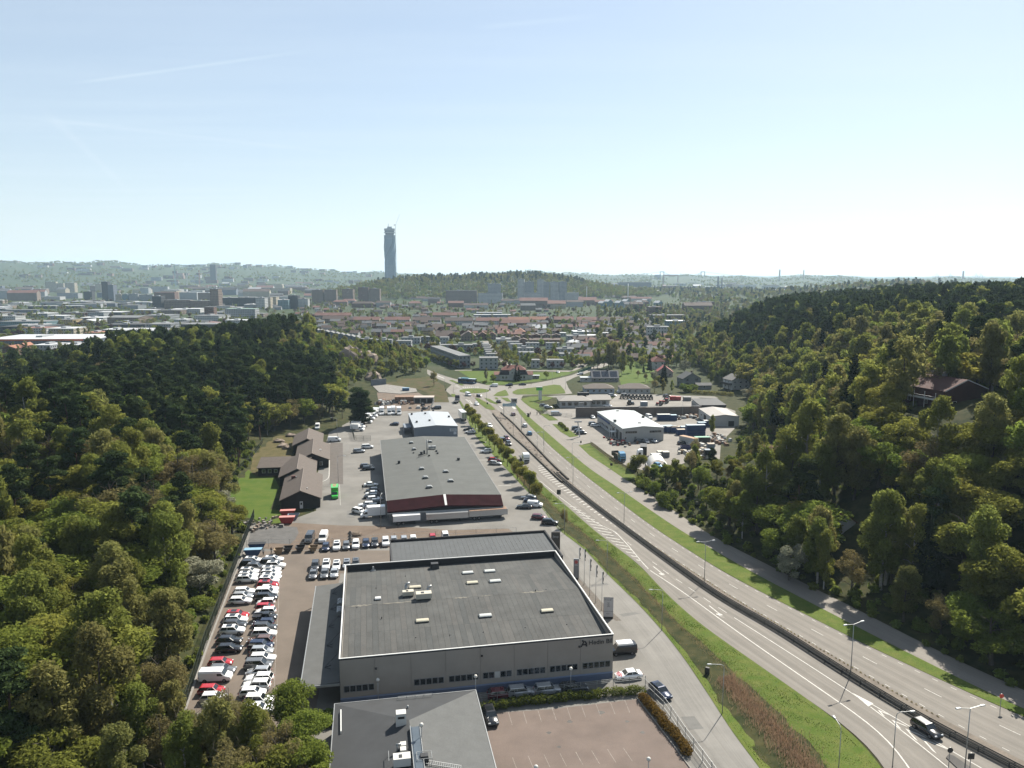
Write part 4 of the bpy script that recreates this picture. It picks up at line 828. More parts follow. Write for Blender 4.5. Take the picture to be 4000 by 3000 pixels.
b = MB(); b.bx(-2.4, 0, 8.5, 11.5, 2.4, 2.55); b.bar((-2.3, 8.6, 0), (-2.3, 8.6, 2.4), .1); b.bar((-2.3, 11.4, 0), (-2.3, 11.4, 2.4), .1); b.ob('porch', WHITE, WHL)
for x, y in ((768, 268), (1013, 320), (978, 385), (742, 358)): P = Z8(x, y, 6); roofbox(WHL, 'roof_cowl', P, (1, 1, .8), 5.9, DARKMET, 1.1)
P = Z8(1665, 302, 5); P.z = 0
t = house('store_hall', 'smaller grey-white hall with pale grey gable roof near the wood', 'building', P, R(1), 12.8, 21, 4.4, 5.2, WHITEW, mat('pale_grey_roof', (.33, .31, .29), .7, .06, .4), over=.2)
win(t, 'W', 4, 1.6, 1.6, 1.2); win(t, 'W', 16, 1.6, 1.6, 1.2); b = MB(); b.bx(-.06, 0, 8, 12, 0, 3.4); b.ob('gate_door', DARKW, t); b = MB(); b.bx(8, 10.6, -.05, 0, 0, 2.4); b.ob('gate_door', DARKMET, t)
a, c = Z8(365, 320), Z8(1570, 300); t = thing('brick_wall', 'long grey-brown brick screen wall behind the white works hall', 'wall', a, math.atan2(c.y - a.y, c.x - a.x)); L = (c - a).length
n = 8
for k in range(n): b = MB(); b.bx(L * k / n + .03, L * (k + 1) / n - .03, 0, .35, -.2, 4.6 if k < 4 else 4.3); b.ob('wall_panel', BRICKG, t)
b = MB(); b.bx(-.1, L + .1, -.06, .42, 4.62, 4.74); b.ob('coping', GREYW, t)
P = Z8(1560, 205, 3.3); P.z = 0; t = thing('garage_block', 'dark flat roofed garage with white front beside the brick wall', 'building', P, R(2))
MB().bx(0, 13, 0, 16, -.2, 3.2).ob('wall', WHITEW, t); b = MB(); b.add([(-.3, -.3, 3.2), (13.3, -.3, 3.2), (13.3, 16.3, 3.9), (-.3, 16.3, 3.9), (-.3, -.3, 3.5), (13.3, -.3, 3.5), (13.3, 16.3, 4.2), (-.3, 16.3, 4.2)], [(3, 2, 1, 0), (4, 5, 6, 7), (0, 1, 5, 4), (1, 2, 6, 5), (2, 3, 7, 6), (3, 0, 4, 7)]); b.ob('roof', mat('slate_roof', (.055, .058, .062), .8, .1, .6), t)
b = MB(); b.bx(-.05, 13.05, -.36, -.31, 2.2, 3.5); b.ob('fascia', PARAP, t); [MB().bx(-.05, 0, 1 + 3 * k, 3.4 + 3 * k, 0, 2.4).ob('garage_door', GREYW, t) for k in range(5)]
P = Z8(212, 228); t = thing('tractor_showroom', 'white single storey showroom with pale hipped roof and dark roof box', 'building', P, R(3))
MB().bx(0, 16, 0, 13, -.2, 3.6).ob('wall', WHITEW, t); MB().bx(16, 26.5, 3, 14, -.2, 3.6).ob('wing_wall', WHITEW, t)
GREYR = mat('beige_grey_roof', (.27, .25, .23), .8, .06, .4); gable_roof(16.3, 13, 3.6, 5.0, 'x', .6, hip=4).ob('roof', GREYR, t); o = gable_roof(11.5, 12, 3.6, 4.9, 'x', .6).ob('wing_roof', GREYR, t); o.location = (15.4, 2.4, 0)
MB().bx(10.5, 16.5, 9, 11, 4.4, 6.3).ob('roof_box', PARAP, t)
for s in (2, 5.2, 8.4, 13): link('window', window_mesh(1.9, 1.6, DARKMET, 2), t, (s, -.012, 1.1))
for s in (18, 20.5, 23.5): link('window', window_mesh(1.7, 1.6, DARKMET, 2), t, (s, 2.988, 1.1))
for s in (3, 7, 10): win(t, 'W', s, .6, 2.2, 2.2, frame=mat('teal_frame', (.03, .12, .12), .5, 0))
b = MB(); b.bx(10, 12.2, -1.4, 0, 2.7, 2.9); b.bar((10.1, -1.3, 0), (10.1, -1.3, 2.7), .12); b.bar((12.1, -1.3, 0), (12.1, -1.3, 2.7), .12); b.ob('porch', WHITE, t)

# --- houses around the junction and on the slopes
def simple_house(label, P, rz, w, d, eave, ridge, wm, rm, axis='x', hip=0, wins=4, frame=WHITE, chim=True, z=0, group=None, floors=1, name='detached_house'):
    P = Vector(P); P.z = z; t = house(name, label, 'house', P, rz, w, d, eave, ridge, wm, rm, axis, hip=hip, group=group)
    for f in range(floors):
        for k in range(wins): link('window', window_mesh(min(1.4, w / wins * .6), 1.25, frame), t, (w * (k + .5) / wins, -.012, .9 + f * 2.7))
    for f in range(floors): win(t, 'W', d * .35, .9 + f * 2.7, 1.1, 1.2, frame=frame); win(t, 'W', d * .7, .9 + f * 2.7, 1.1, 1.2, frame=frame)
    if chim: MB().bx(w * .6, w * .6 + .8, d * .5 - .4, d * .5 + .4, ridge - .6, ridge + .9).ob('chimney', mat('dark_brick', (.09, .055, .045), .9, .1, 3), t)
    return t
Gb = 'bungalows by the tractor yard'
simple_house('bungalow with brown hipped roof behind the tractor showroom, blue-white front', Z8(455, 92), R(2), 17, 11, 2.9, 5.0, mat('pale_blue_wall', (.42, .48, .55), .8, .05, 1), mat('brown_grey_roof', (.12, .095, .08), .85, .1, .6), hip=5, wins=5, chim=False, group=Gb)
simple_house('bungalow with brown hipped roof and small porch gable, behind the tractor row', Z8(800, 92), R(1), 17, 11, 2.9, 5.1, WHITEW, MATS['brown_grey_roof'], hip=5, wins=5, chim=False, group=Gb)
P = ZN(1520, 892); t = simple_house('long house with big grey solar roof near the tall trees', P, R(1), 17, 10, 2.6, 6.6, GREYW, mat('blue_slate_roof', (.09, .10, .12), .6, .08, .5), wins=5)
for k in range(3): b = MB(); b.add([(1 + 5.4 * k, .4, 3.02), (5.6 + 5.4 * k, .4, 3.02), (5.6 + 5.4 * k, 4.3, 6.2), (1 + 5.4 * k, 4.3, 6.2)], [(0, 1, 2, 3)]); b.ob('solar_panel', mat('solar_glass', (.03, .035, .05), .15, .1, 2, spec=.7), t, (0, 0, .12))
P = ZN(1360, 890); simple_house('white flat shed beside the solar roofed house', P, R(1), 7, 6, 2.6, 2.9, WHITEW, WHITEROOF, wins=1, chim=False, name='shed')
# red roofed mansard villa
P = Z5(1115, 208); t = thing('mansard_villa', 'white villa with red and black mansard roof and dark conifers by the roundabout', 'house', P, R(2))
MB().bx(0, 18, 0, 11, -.2, 3.6).ob('wall', WHITEW, t); CONB = mat('black_mansard', (.022, .02, .022), .8, .1, 1)
b = MB(); b.loft([[(-.3, -.3, 3.6), (18.3, -.3, 3.6), (18.3, 11.3, 3.6), (-.3, 11.3, 3.6)], [(1.2, 1.0, 6.6), (16.8, 1.0, 6.6), (16.8, 10, 6.6), (1.2, 10, 6.6)]]); b.ob('lower_roof', CONB, t)
b = MB(); b.loft([[(1.0, .8, 6.62), (17, .8, 6.62), (17, 10.2, 6.62), (1.0, 10.2, 6.62)], [(5, 5.4, 9.4), (13, 5.4, 9.4), (13, 5.6, 9.4), (5, 5.6, 9.4)]]); b.ob('upper_roof', REDR, t)
b = MB(); b.add([(6, -.8, 3.6), (12, -.8, 3.6), (12, -.8, 6), (9, -.8, 8), (6, -.8, 6), (6, 4, 3.6), (12, 4, 3.6), (12, 4, 6), (9, 4, 8), (6, 4, 6)], [(0, 1, 2, 3, 4), (9, 8, 7, 6, 5), (0, 5, 6, 1), (1, 6, 7, 2), (4, 9, 5, 0)]); b.ob('gable_bay', WHITEW, t)
b = MB(); b.add([(5.6, -1.1, 5.75), (9, -1.1, 8.05), (9, 5, 8.05), (5.6, 5, 5.75), (9, -1.1, 8.2), (5.6, -1.1, 5.95), (5.6, 5, 5.95), (9, 5, 8.2)], [(0, 1, 2, 3), (5, 6, 7, 4)]); b.add([(12.4, -1.1, 5.75), (9, -1.1, 8.05), (9, 5, 8.05), (12.4, 5, 5.75), (9, -1.1, 8.2), (12.4, -1.1, 5.95), (12.4, 5, 5.95), (9, 5, 8.2)], [(3, 2, 1, 0), (4, 7, 6, 5)]); b.ob('bay_roof', REDR, t)
for x in (6.2, 11): MB().bx(x, x + .9, 5, 6, 8.6, 10.6).ob('chimney', MATS['dark_brick'], t)
for s in (2, 4.2, 13.6, 15.8): link('window', window_mesh(1.5, 1.6, WHITE, 2), t, (s, -.012, 1.1))
for s in (8, 10): link('window', window_mesh(1.1, 1.4, WHITE, 2), t, (s, -.815, 4.3))
MB().bx(-3.6, 0, 2, 9, -.2, 3.4).ob('side_wing', WHITEW, t); gable_roof(3.8, 7.4, 3.4, 5, 'x', .2).ob('side_roof', REDR2, t).location = (-3.7, 1.8, 0)
MB().bx(18, 21.4, 3, 9, -.2, 3.2).ob('side_wing', WHITEW, t); gable_roof(3.6, 6.4, 3.2, 5, 'x', .2).ob('side_roof', REDR2, t).location = (18, 2.8, 0)
P = Z5(1505, 190); simple_house('small grey garden shed beside the mansard villa', P, 0, 5, 4, 2.1, 2.3, GREYW, PALEROOF, wins=1, chim=False, name='shed')
GAMB = mat('grey_green_wall', (.20, .215, .21), .8, .06, 1); SLATE = MATS['slate_roof']; TANR = mat('tan_tile_roof', (.16, .12, .10), .85, .1, .5)
simple_house('white two storey house with red hipped roof on the right slope foot', ZK(555, 600), R(12), 9.5, 10, 5.6, 8.6, WHITEW, REDR, 'y', hip=3, wins=2, floors=2)
simple_house('house with bright red gable roof in front of the white one', ZK(612, 705), R(-6), 10.5, 9, 3.2, 7.2, mat('pinkish_wall', (.40, .33, .30), .8, .06, 1), mat('bright_red_roof', (.32, .05, .04), .6, .1, 1), 'y', wins=3, chim=False)
simple_house('grey-green two storey house with dark gable roof under the trees', ZK(985, 862), R(10), 11.5, 9.5, 4.8, 8.2, GAMB, SLATE, 'y', wins=2, floors=2, frame=DARKMET, z=.5)
t = simple_house('white rendered house with grey roof and black balcony at the forest edge', ZK(1690, 915), R(16), 11.5, 10, 5.4, 8.0, WHITEW, mat('grey_tile_roof', (.13, .125, .12), .85, .1, .6), 'y', wins=3, floors=2, z=1.0)
b = MB(); b.bx(-2.2, 0, 0, 9, 2.7, 2.9); b.bx(-2.2, -2.1, 0, 9, 2.9, 3.8); b.bx(-2.2, 0, 0, .1, 2.9, 3.8); [b.bx(-2.1, -1.9, y, y + .2, -1, 2.7) for y in (.2, 4.3, 8.6)]; b.ob('balcony', DARKW, t)
simple_house('small white gabled cottage behind the red roofs', ZK(538, 440), R(8), 6.5, 9, 3.2, 6.2, WHITEW, SLATE, 'y', wins=1, chim=False)
simple_house('white gabled cottage beside the pines, behind the red roofs', ZK(655, 450), R(20), 6.5, 9, 4, 7.2, WHITEW, SLATE, 'y', wins=1, chim=False)
simple_house('low bungalow with tan roof at the meadow end', ZK(230, 370), R(1), 12, 9, 2.6, 5.2, WHITEW, TANR, wins=4)
simple_house('low pale blue annex beside the tan roofed bungalow', ZK(150, 390), R(1), 8, 7, 2.6, 4.0, MATS['pale_blue_wall'], SLATE, wins=2, chim=False)
simple_house('grey shed at the wood edge below the white house', ZK(1185, 890), R(4), 9, 5, 2.4, 3.6, GREYW, SLATE, wins=1, chim=False, name='shed')
# big red brick villa on the right hill
def hill_house(label, u, v, zgs, rz, w, d, eave, ridge, wm, rm, axis, sink=.6, **k):
    z = zgs
    for _ in range(12): p = at(u, v, z); z = z * .5 + .5 * gz(p.x, p.y)
    p = at(u, v, z); return simple_house(label, (p.x, p.y, 0), rz, w, d, eave + 1, ridge + 1, wm, rm, axis, z=z - sink, **k), p, z
REDB = mat('dark_red_brick_wall', (.07, .022, .02), .85, .12, 1); DRED = mat('dull_red_roof', (.085, .033, .028), .9, .12, .8, fine=.1)
t, p, z = hill_house('long dark red brick villa with dull red roof and white veranda on the right hill', 3685, 1590, 20, R(18), 15.5, 17, 4.2, 7.0, REDB, DRED, 'y', wins=2, chim=False, sink=.8)
b = MB()
for s in (-1, 1): b.add([(7.5, -.62, 8.25), (7.5, -.62, 7.95), (7.5 + s * 7.95, -.62, 5.05), (7.5 + s * 7.95, -.62, 5.35)], [(0, 1, 2, 3)])
b.ob('barge_board', WHITE, t)
b = MB(); b.bx(-2.0, -.02, 1, 16, 2.5, 2.7); [b.bx(-2.0, -1.88, y, y + .12, -1.5, 4.6) for y in (1, 4.7, 8.4, 12.1, 15.8)]; b.bx(-2.0, -1.9, 1, 16, 3.4, 3.5); b.ob('veranda', WHITE, t)
for y in (9, 13): MB().bx(9.5, 10.5, y, y + 1, 6, 9).ob('chimney', GREYW, t)
hill_house('dark green house with red tile roof half hidden in the right wood', 2962, 1842, 2, R(-28), 8.5, 11, 3.4, 6.6, mat('dark_green_wall', (.03, .045, .038), .8, .1, 1), REDR, 'x', wins=3)
hill_house('white house end with red roof showing between trees right of the cycle path', 3250, 2112, 1, R(20), 7, 8, 3.4, 5.8, WHITEW, REDR, 'y', wins=1)
hill_house('small flat grey roof deep in the right wood', 3300, 1478, 24, R(-10), 9, 7, 2.2, 2.8, GREYW, MATS['pale_grey_roof'], 'x', wins=2)
# arched white tent shelter
P = ZY(600, 1105); t = thing('arch_shelter', 'white arched fabric shelter open at the near end in the works yard', 'shelter', P, R(-4))
tw, tl, n = 6.2, 9.0, 12
rings = [[(tw / 2 - math.cos(math.pi * i / n) * tw / 2 * (1 - o), y, 2.1 + math.sin(math.pi * i / n) * 2.7 * (1 - o)) for i in range(n + 1)] for o in (0, .02) for y in (0, tl)]
b = MB(); b.loft(rings[:2], close=False); b.loft([rings[3], rings[2]], close=False); b.ob('fabric_roof', mat('white_fabric', (.66, .65, .62), .6, .05, 1), t, smooth=True)
MB().bx(-.6, .2, 0, tl, 0, 2.15).ob('container_side', GREYW, t); MB().bx(tw - .2, tw + .6, 0, tl, 0, 2.15).ob('container_side', WHITEW, t)
# corrugated sheds in the scrap yard
P = ZQ(945, 1095); t = house('lean_shed', 'rust roofed open shed at the edge of the scrap yard', 'shed', P, R(4), 11, 6, 2.8, 3.0, RUST, RUST, flat=True)
P = ZQ(1310, 1105); t = house('lean_shed', 'pale roofed open shed beside the green mesh fence', 'shed', P, R(2), 10.5, 6, 2.9, 3.1, GREYW, mat('pinkish_sheet', (.5, .42, .37), .7, .08, .6), flat=True)
for k in range(3): MB().bx(.6 + 3.3 * k, 3.2 + 3.3 * k, -.05, 0, 0, 2.4).ob('opening', DARKW, t)
a, c = ZQ(490, 770), ZQ(780, 745); t = thing('retaining_wall', 'grey concrete retaining wall below the rock face', 'wall', a, math.atan2(c.y - a.y, c.x - a.x)); MB().bx(0, (c - a).length, 0, .4, -.2, 3.6).ob('wall', mat('grey_concrete', (.24, .26, .29), .9, .08, .6), t); MB().bx(-.05, (c - a).length + .05, -.05, .45, 3.6, 3.75).ob('coping', CONCM, t)
# rock faces of the cut
ROCKM = mat('granite', (.22, .17, .135), .95, .3, .35, col2=(.36, .29, .235), fine=.2, fscale=2, bump=.5)
def rock(label, P, s, seed, rz=0):
    rg = random.Random(seed); b = MB(); b.ball((0, 0, 0), 1, 14, 9)
    v = []
    for x, y, z in b.v:
        k = 1 + .35 * noise.noise(Vector((x * 1.4 + seed, y * 1.4, z * 1.4))) + .18 * noise.noise(Vector((x * 3.5 + seed, y * 3.5, z * 3.5))); v.append((x * k * s[0], y * k * s[1], z * k * s[2]))
    b.v = v; o = b.ob('rock', ROCKM, None, P, rz); return tag(o, label, 'rock', 'bare rock faces of the left cut')
for i, (x, y, s, l) in enumerate(((40, 560, (7, 4, 8), 'pale rock face left of the dark pine, nearest the wood'), (110, 470, (6, 5, 7), 'upright pale slab of rock above the dark pine'), (215, 470, (5, 4, 6), 'pale rock pillar just above the dark pine top'), (440, 520, (6, 6, 6), 'sloping pale rock face right of the dark pine'), (520, 620, (6, 5, 4), 'low pale rock above the grey retaining wall'))):
    P = ZQ(x, y + 60); z = gz(P.x, P.y); rock(l, (P.x, P.y, z + 1), s, i * 3 + 1, i)
for i, (x, y) in enumerate(((760, 400), (800, 455), (850, 480), (905, 330))):
    P = ZA(x, y); rock(('first', 'second', 'third', 'fourth')[i] + ' pale boulder on the bank beside the farthest brown house', (P.x, P.y, .2), (2.2, 1.6, 1.1), 30 + i, i)
# ------------------------------------------------------------------ vehicles
def paintm(name, c, metal=.0, rough=.25):
    if name in MATS: return MATS[name]
    m, n, l, p = newmat(name); p.inputs['Base Color'].default_value = (*c, 1); p.inputs['Roughness'].default_value = rough; p.inputs['Metallic'].default_value = metal
    p.inputs['Coat Weight'].default_value = .6; p.inputs['Coat Roughness'].default_value = .08; return m
PC = {k: paintm('paint_' + k.replace(' ', '_'), *v) for k, v in {'white': ((.72, .72, .71),), 'silver': ((.42, .43, .44), .5), 'grey': ((.15, .155, .16), .4), 'dark grey': ((.05, .052, .056), .3), 'black': ((.010, .010, .012),), 'dark blue': ((.012, .02, .05), .2), 'red': ((.33, .014, .02),), 'blue': ((.06, .2, .34), .2), 'brown': ((.14, .085, .07), .3), 'green': ((.03, .36, .03),), 'burgundy': ((.12, .02, .03), .2), 'orange red': ((.5, .04, .02),), 'beige': ((.4, .36, .3),)}.items()}
CGL = mat('car_glass', (.012, .016, .018), .05, 0, spec=.9)
TYRE = mat('tyre_rubber', (.012, .012, .012), .85, 0); RIM = mat('wheel_rim', (.3, .3, .31), .3, 0, metal=.7)
LAMPW = mat('head_lamp_glass', (.7, .72, .74), .1, 0, spec=.9); LAMPR = mat('tail_lamp_red', (.3, .01, .01), .2, 0)
def ringsec(x, zl_, zt, w, e=.12, r=.9): return [(x, -w * .86, zl_), (x, w * .86, zl_), (x, w, zl_ + .2), (x, w, zt - e), (x, w * r, zt), (x, -w * r, zt), (x, -w, zt - e), (x, -w, zl_ + .2)]
WHEELS = {}
def wheel_mesh(r, w=.22):
    if (r, w) not in WHEELS:
        b = MB(); b.cyl((0, -w / 2, 0), (0, w / 2, 0), r, r, 14); b.cyl((0, -w / 2 - .012, 0), (0, w / 2 + .012, 0), r * .62, r * .62, 10, 1); WHEELS[(r, w)] = b.mesh('wheel', [TYRE, RIM])
    return WHEELS[(r, w)]
SPEC = {  # L, W, roof, belt, bonnet z, tail z, windscreen base/top x, rear glass base/top x, wheel r
    'suv': (4.6, .93, 1.66, 1.06, .98, 1.02, 1.0, .42, -2.15, -1.8, .36), 'estate car': (4.72, .91, 1.47, .95, .86, .93, 1.0, .3, -2.25, -1.75, .33), 'hatchback': (4.15, .88, 1.47, .95, .88, .93, 1.0, .4, -1.98, -1.6, .32),
    'saloon car': (4.7, .91, 1.43, .93, .85, .93, 1.0, .3, -1.65, -1.0, .33), 'small car': (3.7, .82, 1.5, .95, .88, .93, 1.05, .55, -1.78, -1.5, .3), 'people carrier': (4.8, .94, 1.78, 1.08, 1.0, 1.03, 1.35, .6, -2.3, -2.0, .34)}
CARM = {}
def car_parts(kind):
    if kind in CARM: return CARM[kind]
    L, w, H, bz, hz_, tz, wb, wt, rb, rt, wr_ = SPEC[kind]; h = L / 2; D = {}
    b = MB(); b.loft([ringsec(*q) for q in ((h, .34, .62, w * .78), (h - .12, .22, hz_ - .16, w * .9), (h - .45, .2, hz_ - .05, w * .98), (wb, .2, bz, w), (0, .2, bz, w), (rb + .1, .2, max(bz, tz), w), (-h + .35, .2, tz, w * .98), (-h + .08, .26, tz - .06, w * .93), (-h, .36, tz - .3, w * .84))], 0); D['body'] = b.mesh('body', PC['white'], True)
    b = MB(); g = w * .9
    b.loft([[(wb, -g, bz - .03), (wb, g, bz - .03), (rb, g, bz - .03), (rb, -g, bz - .03)], [(wt, -g * .82, H - .07), (wt, g * .82, H - .07), (rt, g * .82, H - .07), (rt, -g * .82, H - .07)]], 0); D['window'] = b.mesh('window', CGL)
    b = MB(); q = g * .82
    b.loft([[(wt + .06, -q - .02, H - .09), (wt + .06, q + .02, H - .09), (rt - .08, q + .02, H - .09), (rt - .08, -q - .02, H - .09)], [(wt - .02, -q, H - .03), (wt - .02, q, H - .03), (rt, q, H - .03), (rt, -q, H - .03)], [(wt - .2, -q * .8, H), (wt - .2, q * .8, H), (rt + .2, q * .8, H), (rt + .2, -q * .8, H)]])
    for s in (-1, 1):
        for x0, x1 in ((wb, wt), (rb, rt)): b.bar((x0, s * g, bz - .03), (x1, s * q, H - .06), .09, .07)
        xm = (wt + rt) / 2 - .1; b.bar((xm, s * g, bz - .03), (xm, s * q, H - .06), .08, .06)
    D['roof'] = b.mesh('roof', PC['white'], False)
    b = MB(); b.box((0, 0, 0), (.22, .42, .14), 0, 0, .8); D['headlight'] = b.mesh('headlight', LAMPW); b = MB(); b.box((0, 0, 0), (.1, .34, .2), 0, 0, .9); D['tail_light'] = b.mesh('tail_light', LAMPR)
    b = MB(); b.box((0, 0, 0), (1.1, w * 1.15, .02)); D['sunroof'] = b.mesh('sunroof', CGL)
    CARM[kind] = D; return D
def setpaint(o, m):
    o.material_slots[0].link = 'OBJECT'; o.material_slots[0].material = m
def add_wheels(t, xs, y, r, w=.22):
    for x in xs:
        for s in (-1, 1): link('wheel', wheel_mesh(r, w), t, (x, s * y, r))
def car(kind, color, P, rz, label, group=None, sunroof=None, detail=True, roofc=None, name='parked_car'):
    D = car_parts(kind); L, w, H, bz, hz_, tz, wb, wt, rb, rt, wr_ = SPEC[kind]; cat = 'car'
    t = thing(name, label, cat, (P[0], P[1], P[2] if len(P) > 2 else 0), rz, group)
    setpaint(link('body', D['body'], t), PC[color]); link('window', D['window'], t); setpaint(link('roof', D['roof'], t), PC[roofc or color])
    add_wheels(t, (L * .3, -L * .3), w - .09, wr_)
    if detail:
        for s in (-1, 1): link('headlight', D['headlight'], t, (L / 2 - .14, s * w * .66, hz_ - .2)); link('tail_light', D['tail_light'], t, (-L / 2 + .02, s * w * .68, tz - .22))
    if sunroof if sunroof is not None else (detail and rnd.random() < .35): link('sunroof', D['sunroof'], t, ((wt + rt) / 2 + .1, 0, H + .005))
    return t
VANM = {}
def van(color, P, rz, label, group=None, L=5.3, H=2.05, roofc=None, name='parked_van', cat='van'):
    k = (L, H); w = .98; h = L / 2
    if k not in VANM:
        b = MB(); b.loft([ringsec(*q) for q in ((h, .35, .7, w * .8), (h - .15, .25, .98, w * .93), (h - .75, .22, 1.16, w), (h - 1.0, .22, 1.3, w * .99, .1), (h - 1.55, .22, H - .05, w * .97, .25, .85), (0, .22, H, w, .3, .82), (-h + .15, .22, H, w, .3, .82), (-h, .3, H - .1, w * .96, .3, .8))]); B = b.mesh('body', PC['white'], False)
        b = MB(); b.add([(h - .93, -w * .84, 1.26), (h - .93, w * .84, 1.26), (h - 1.47, w * .78, H - .14), (h - 1.47, -w * .78, H - .14)], [(0, 1, 2, 3)]); b.v = [(x + .05, y, z + .03) for x, y, z in b.v]
        for s in (-1, 1): b.add([(h - 1.15, s * (w + .008), 1.22), (h - 1.55, s * (w + .008), H - .42), (h - 2.2, s * (w + .008), H - .4), (h - 2.2, s * (w + .008), 1.2)], [(0, 1, 2, 3)])
        VANM[k] = (B, b.mesh('window', CGL))
    t = thing(name, label, cat, (P[0], P[1], 0), rz, group); setpaint(link('body', VANM[k][0], t), PC[color]); link('window', VANM[k][1], t); add_wheels(t, (L * .31, -L * .3), w - .1, .35)
    D = car_parts('suv')
    for s in (-1, 1): link('headlight', D['headlight'], t, (h - .14, s * .68, .82)); link('tail_light', D['tail_light'], t, (-h + .02, s * .85, 1.0))
    if roofc: b = MB(); b.box((-.3, 0, H + .12), (L * .62, w * 1.7, .3), 0, 0, .92); b.ob('pop_top', PC[roofc], t)
    return t
TRM = {}
def box_truck(P, rz, label, group=None, color='white', boxc='white', cabw=1.05, L=6.4, boxl=4.2, H=3.1, name='box_truck', window=True, lettering=None):
    k = (L, boxl, H); h = L / 2
    if k not in TRM:
        b = MB(); b.loft([ringsec(*q) for q in ((h, .4, .8, .8), (h - .15, .3, 1.05, .94), (h - .8, .3, 1.3, .98), (h - 1.35, .3, 2.1, .95, .2, .85), (h - 2.15, .3, 2.15, .95, .2, .85))]); A = b.mesh('cab', PC['white'])
        b = MB(); b.add([(h - .78, -.84, 1.33), (h - .78, .84, 1.33), (h - 1.3, .78, 2.03), (h - 1.3, -.78, 2.03)], [(0, 1, 2, 3)]); b.v = [(x + .05, y, z + .03) for x, y, z in b.v]
        for s in (-1, 1): b.add([(h - 1.0, s * .985, 1.3), (h - 1.4, s * .975, 1.95), (h - 2.05, s * .975, 1.95), (h - 2.05, s * .985, 1.3)], [(0, 1, 2, 3)])
        G_ = b.mesh('window', CGL); b = MB(); b.bx(-h, -h + boxl, -1.08, 1.08, .85, H); B = b.mesh('cargo_box', PC['white']); b = MB(); b.bx(-h + .1, h - 2, -.45, .45, .5, .84); b.bx(-h, -h + .15, -1, 1, .45, .8); C = b.mesh('chassis', DARKMET); TRM[k] = (A, G_, B, C)
    t = thing(name, label, 'truck', (P[0], P[1], 0), rz, group); A, G_, B, C = TRM[k]
    setpaint(link('cab', A, t), PC[color]); link('window', G_, t); setpaint(link('cargo_box', B, t), PC[boxc]); link('chassis', C, t); add_wheels(t, (h - 1.05, -h + 1.3), .92, .4)
    return t
def rail(mb, pts_, z, w=.08): [mb.bar((*V2(a), z), (*V2(b), z), w) for a, b in zip(pts_[:-1], pts_[1:])]

# left car park, row along the fence and row behind it (far end first)
row1 = [(915, 625, 'white', 'estate car', 1), (875, 672, 'black', 'suv', 0), (865, 762, 'white', 'estate car', 1), (850, 812, 'white', 'estate car', 1), (838, 862, 'white', 'suv', 1), (808, 1012, 'white', 'estate car', 0), (785, 1068, 'silver', 'estate car', 0), (755, 1128, 'white', 'estate car', 0), (715, 1312, 'red', 'suv', 1), (700, 1368, 'white', 'suv', 1), (690, 1432, 'dark grey', 'suv', 0), (660, 1500, 'white', 'suv', 1), (620, 1622, 'black', 'estate car', 0), (618, 1722, 'black', 'estate car', 0), (512, 1898, 'red', 'hatchback', 0), (530, 1985, 'grey', 'estate car', 0), (400, 2240, 'red', 'hatchback', 0), (430, 2335, 'white', 'hatchback', 0)]
row2 = [(1165, 612, 'white', 'estate car', 1), (1120, 652, 'dark grey', 'suv', 0), (1190, 690, 'white', 'suv', 1), (950, 712, 'grey', 'suv', 1), (1130, 742, 'white', 'estate car', 1), (1130, 785, 'white', 'estate car', 1), (1130, 832, 'white', 'estate car', 1), (1105, 880, 'white', 'suv', 1), (1095, 935, 'red', 'suv', 1), (1090, 982, 'white', 'saloon car', 0), (1080, 1030, 'white', 'people carrier', 0), (1080, 1090, 'black', 'suv', 0), (1072, 1150, 'white', 'small car', 0), (1065, 1212, 'red', 'small car', 0), (1068, 1262, 'white', 'hatchback', 0), (1040, 1405, 'dark blue', 'hatchback', 0), (1058, 1465, 'dark grey', 'suv', 0), (1052, 1540, 'white', 'suv', 0), (1000, 1620, 'brown', 'estate car', 0), (1010, 1690, 'dark blue', 'suv', 0), (1022, 1752, 'silver', 'hatchback', 0), (1028, 1840, 'white', 'estate car', 0), (980, 1930, 'grey', 'people carrier', 0), (980, 2012, 'silver', 'hatchback', 0), (988, 2092, 'white', 'estate car', 0), (955, 2185, 'white', 'suv', 0), (912, 2270, 'white', 'hatchback', 0), (985, 2365, 'white', 'suv', 0), (975, 2470, 'white', 'estate car', 0)]
LEFTFACE = {12, 14, 15, 18, 23, 24, 25}
for i, (x, y, c, k, s) in enumerate(row1):
    car(k, c, Z2(x, y), R(4 + rnd.uniform(-2, 2)), f'{c} {k} in the row beside the mesh fence, {ordn(i + 1)} from the far end', 'cars parked along the fence', bool(s))
for i, (x, y, c, k, s) in enumerate(row2):
    car(k, c, Z2(x, y), R((184 if i in LEFTFACE else 4) + rnd.uniform(-2, 2)), f'{c} {k} in the inner row of the car park, {ordn(i + 1)} from the far end', 'cars parked in the inner row', bool(s))
van('white', Z2(455, 2075), R(4), 'white panel van parked by the fence between two red cars', L=5.3, H=2.0)
# black pickup in the inner row
def pickup(color, P, rz, label, group=None):
    t = car('suv', color, P, rz, label, group, False, name='pickup_truck'); t['category'] = 'pickup'
    for c in list(t.children):
        if c.name.startswith(('window', 'roof')): c.scale = (.55, 1, 1); c.location.x = .55
    b = MB(); b.bx(-2.25, -.75, -.72, .72, 1.05, 1.07); b.ob('bed_floor', BLACKP, t); b = MB()
    b.bx(-2.3, -.7, -.93, -.78, .95, 1.2); b.bx(-2.3, -.7, .78, .93, .95, 1.2); b.bx(-2.34, -2.24, -.78, .78, .95, 1.2); b.ob('bed_side', PC[color], t); return t
pickup('black', Z2(1062, 1335), R(4), 'black pickup truck with an open bed in the inner row of the car park')
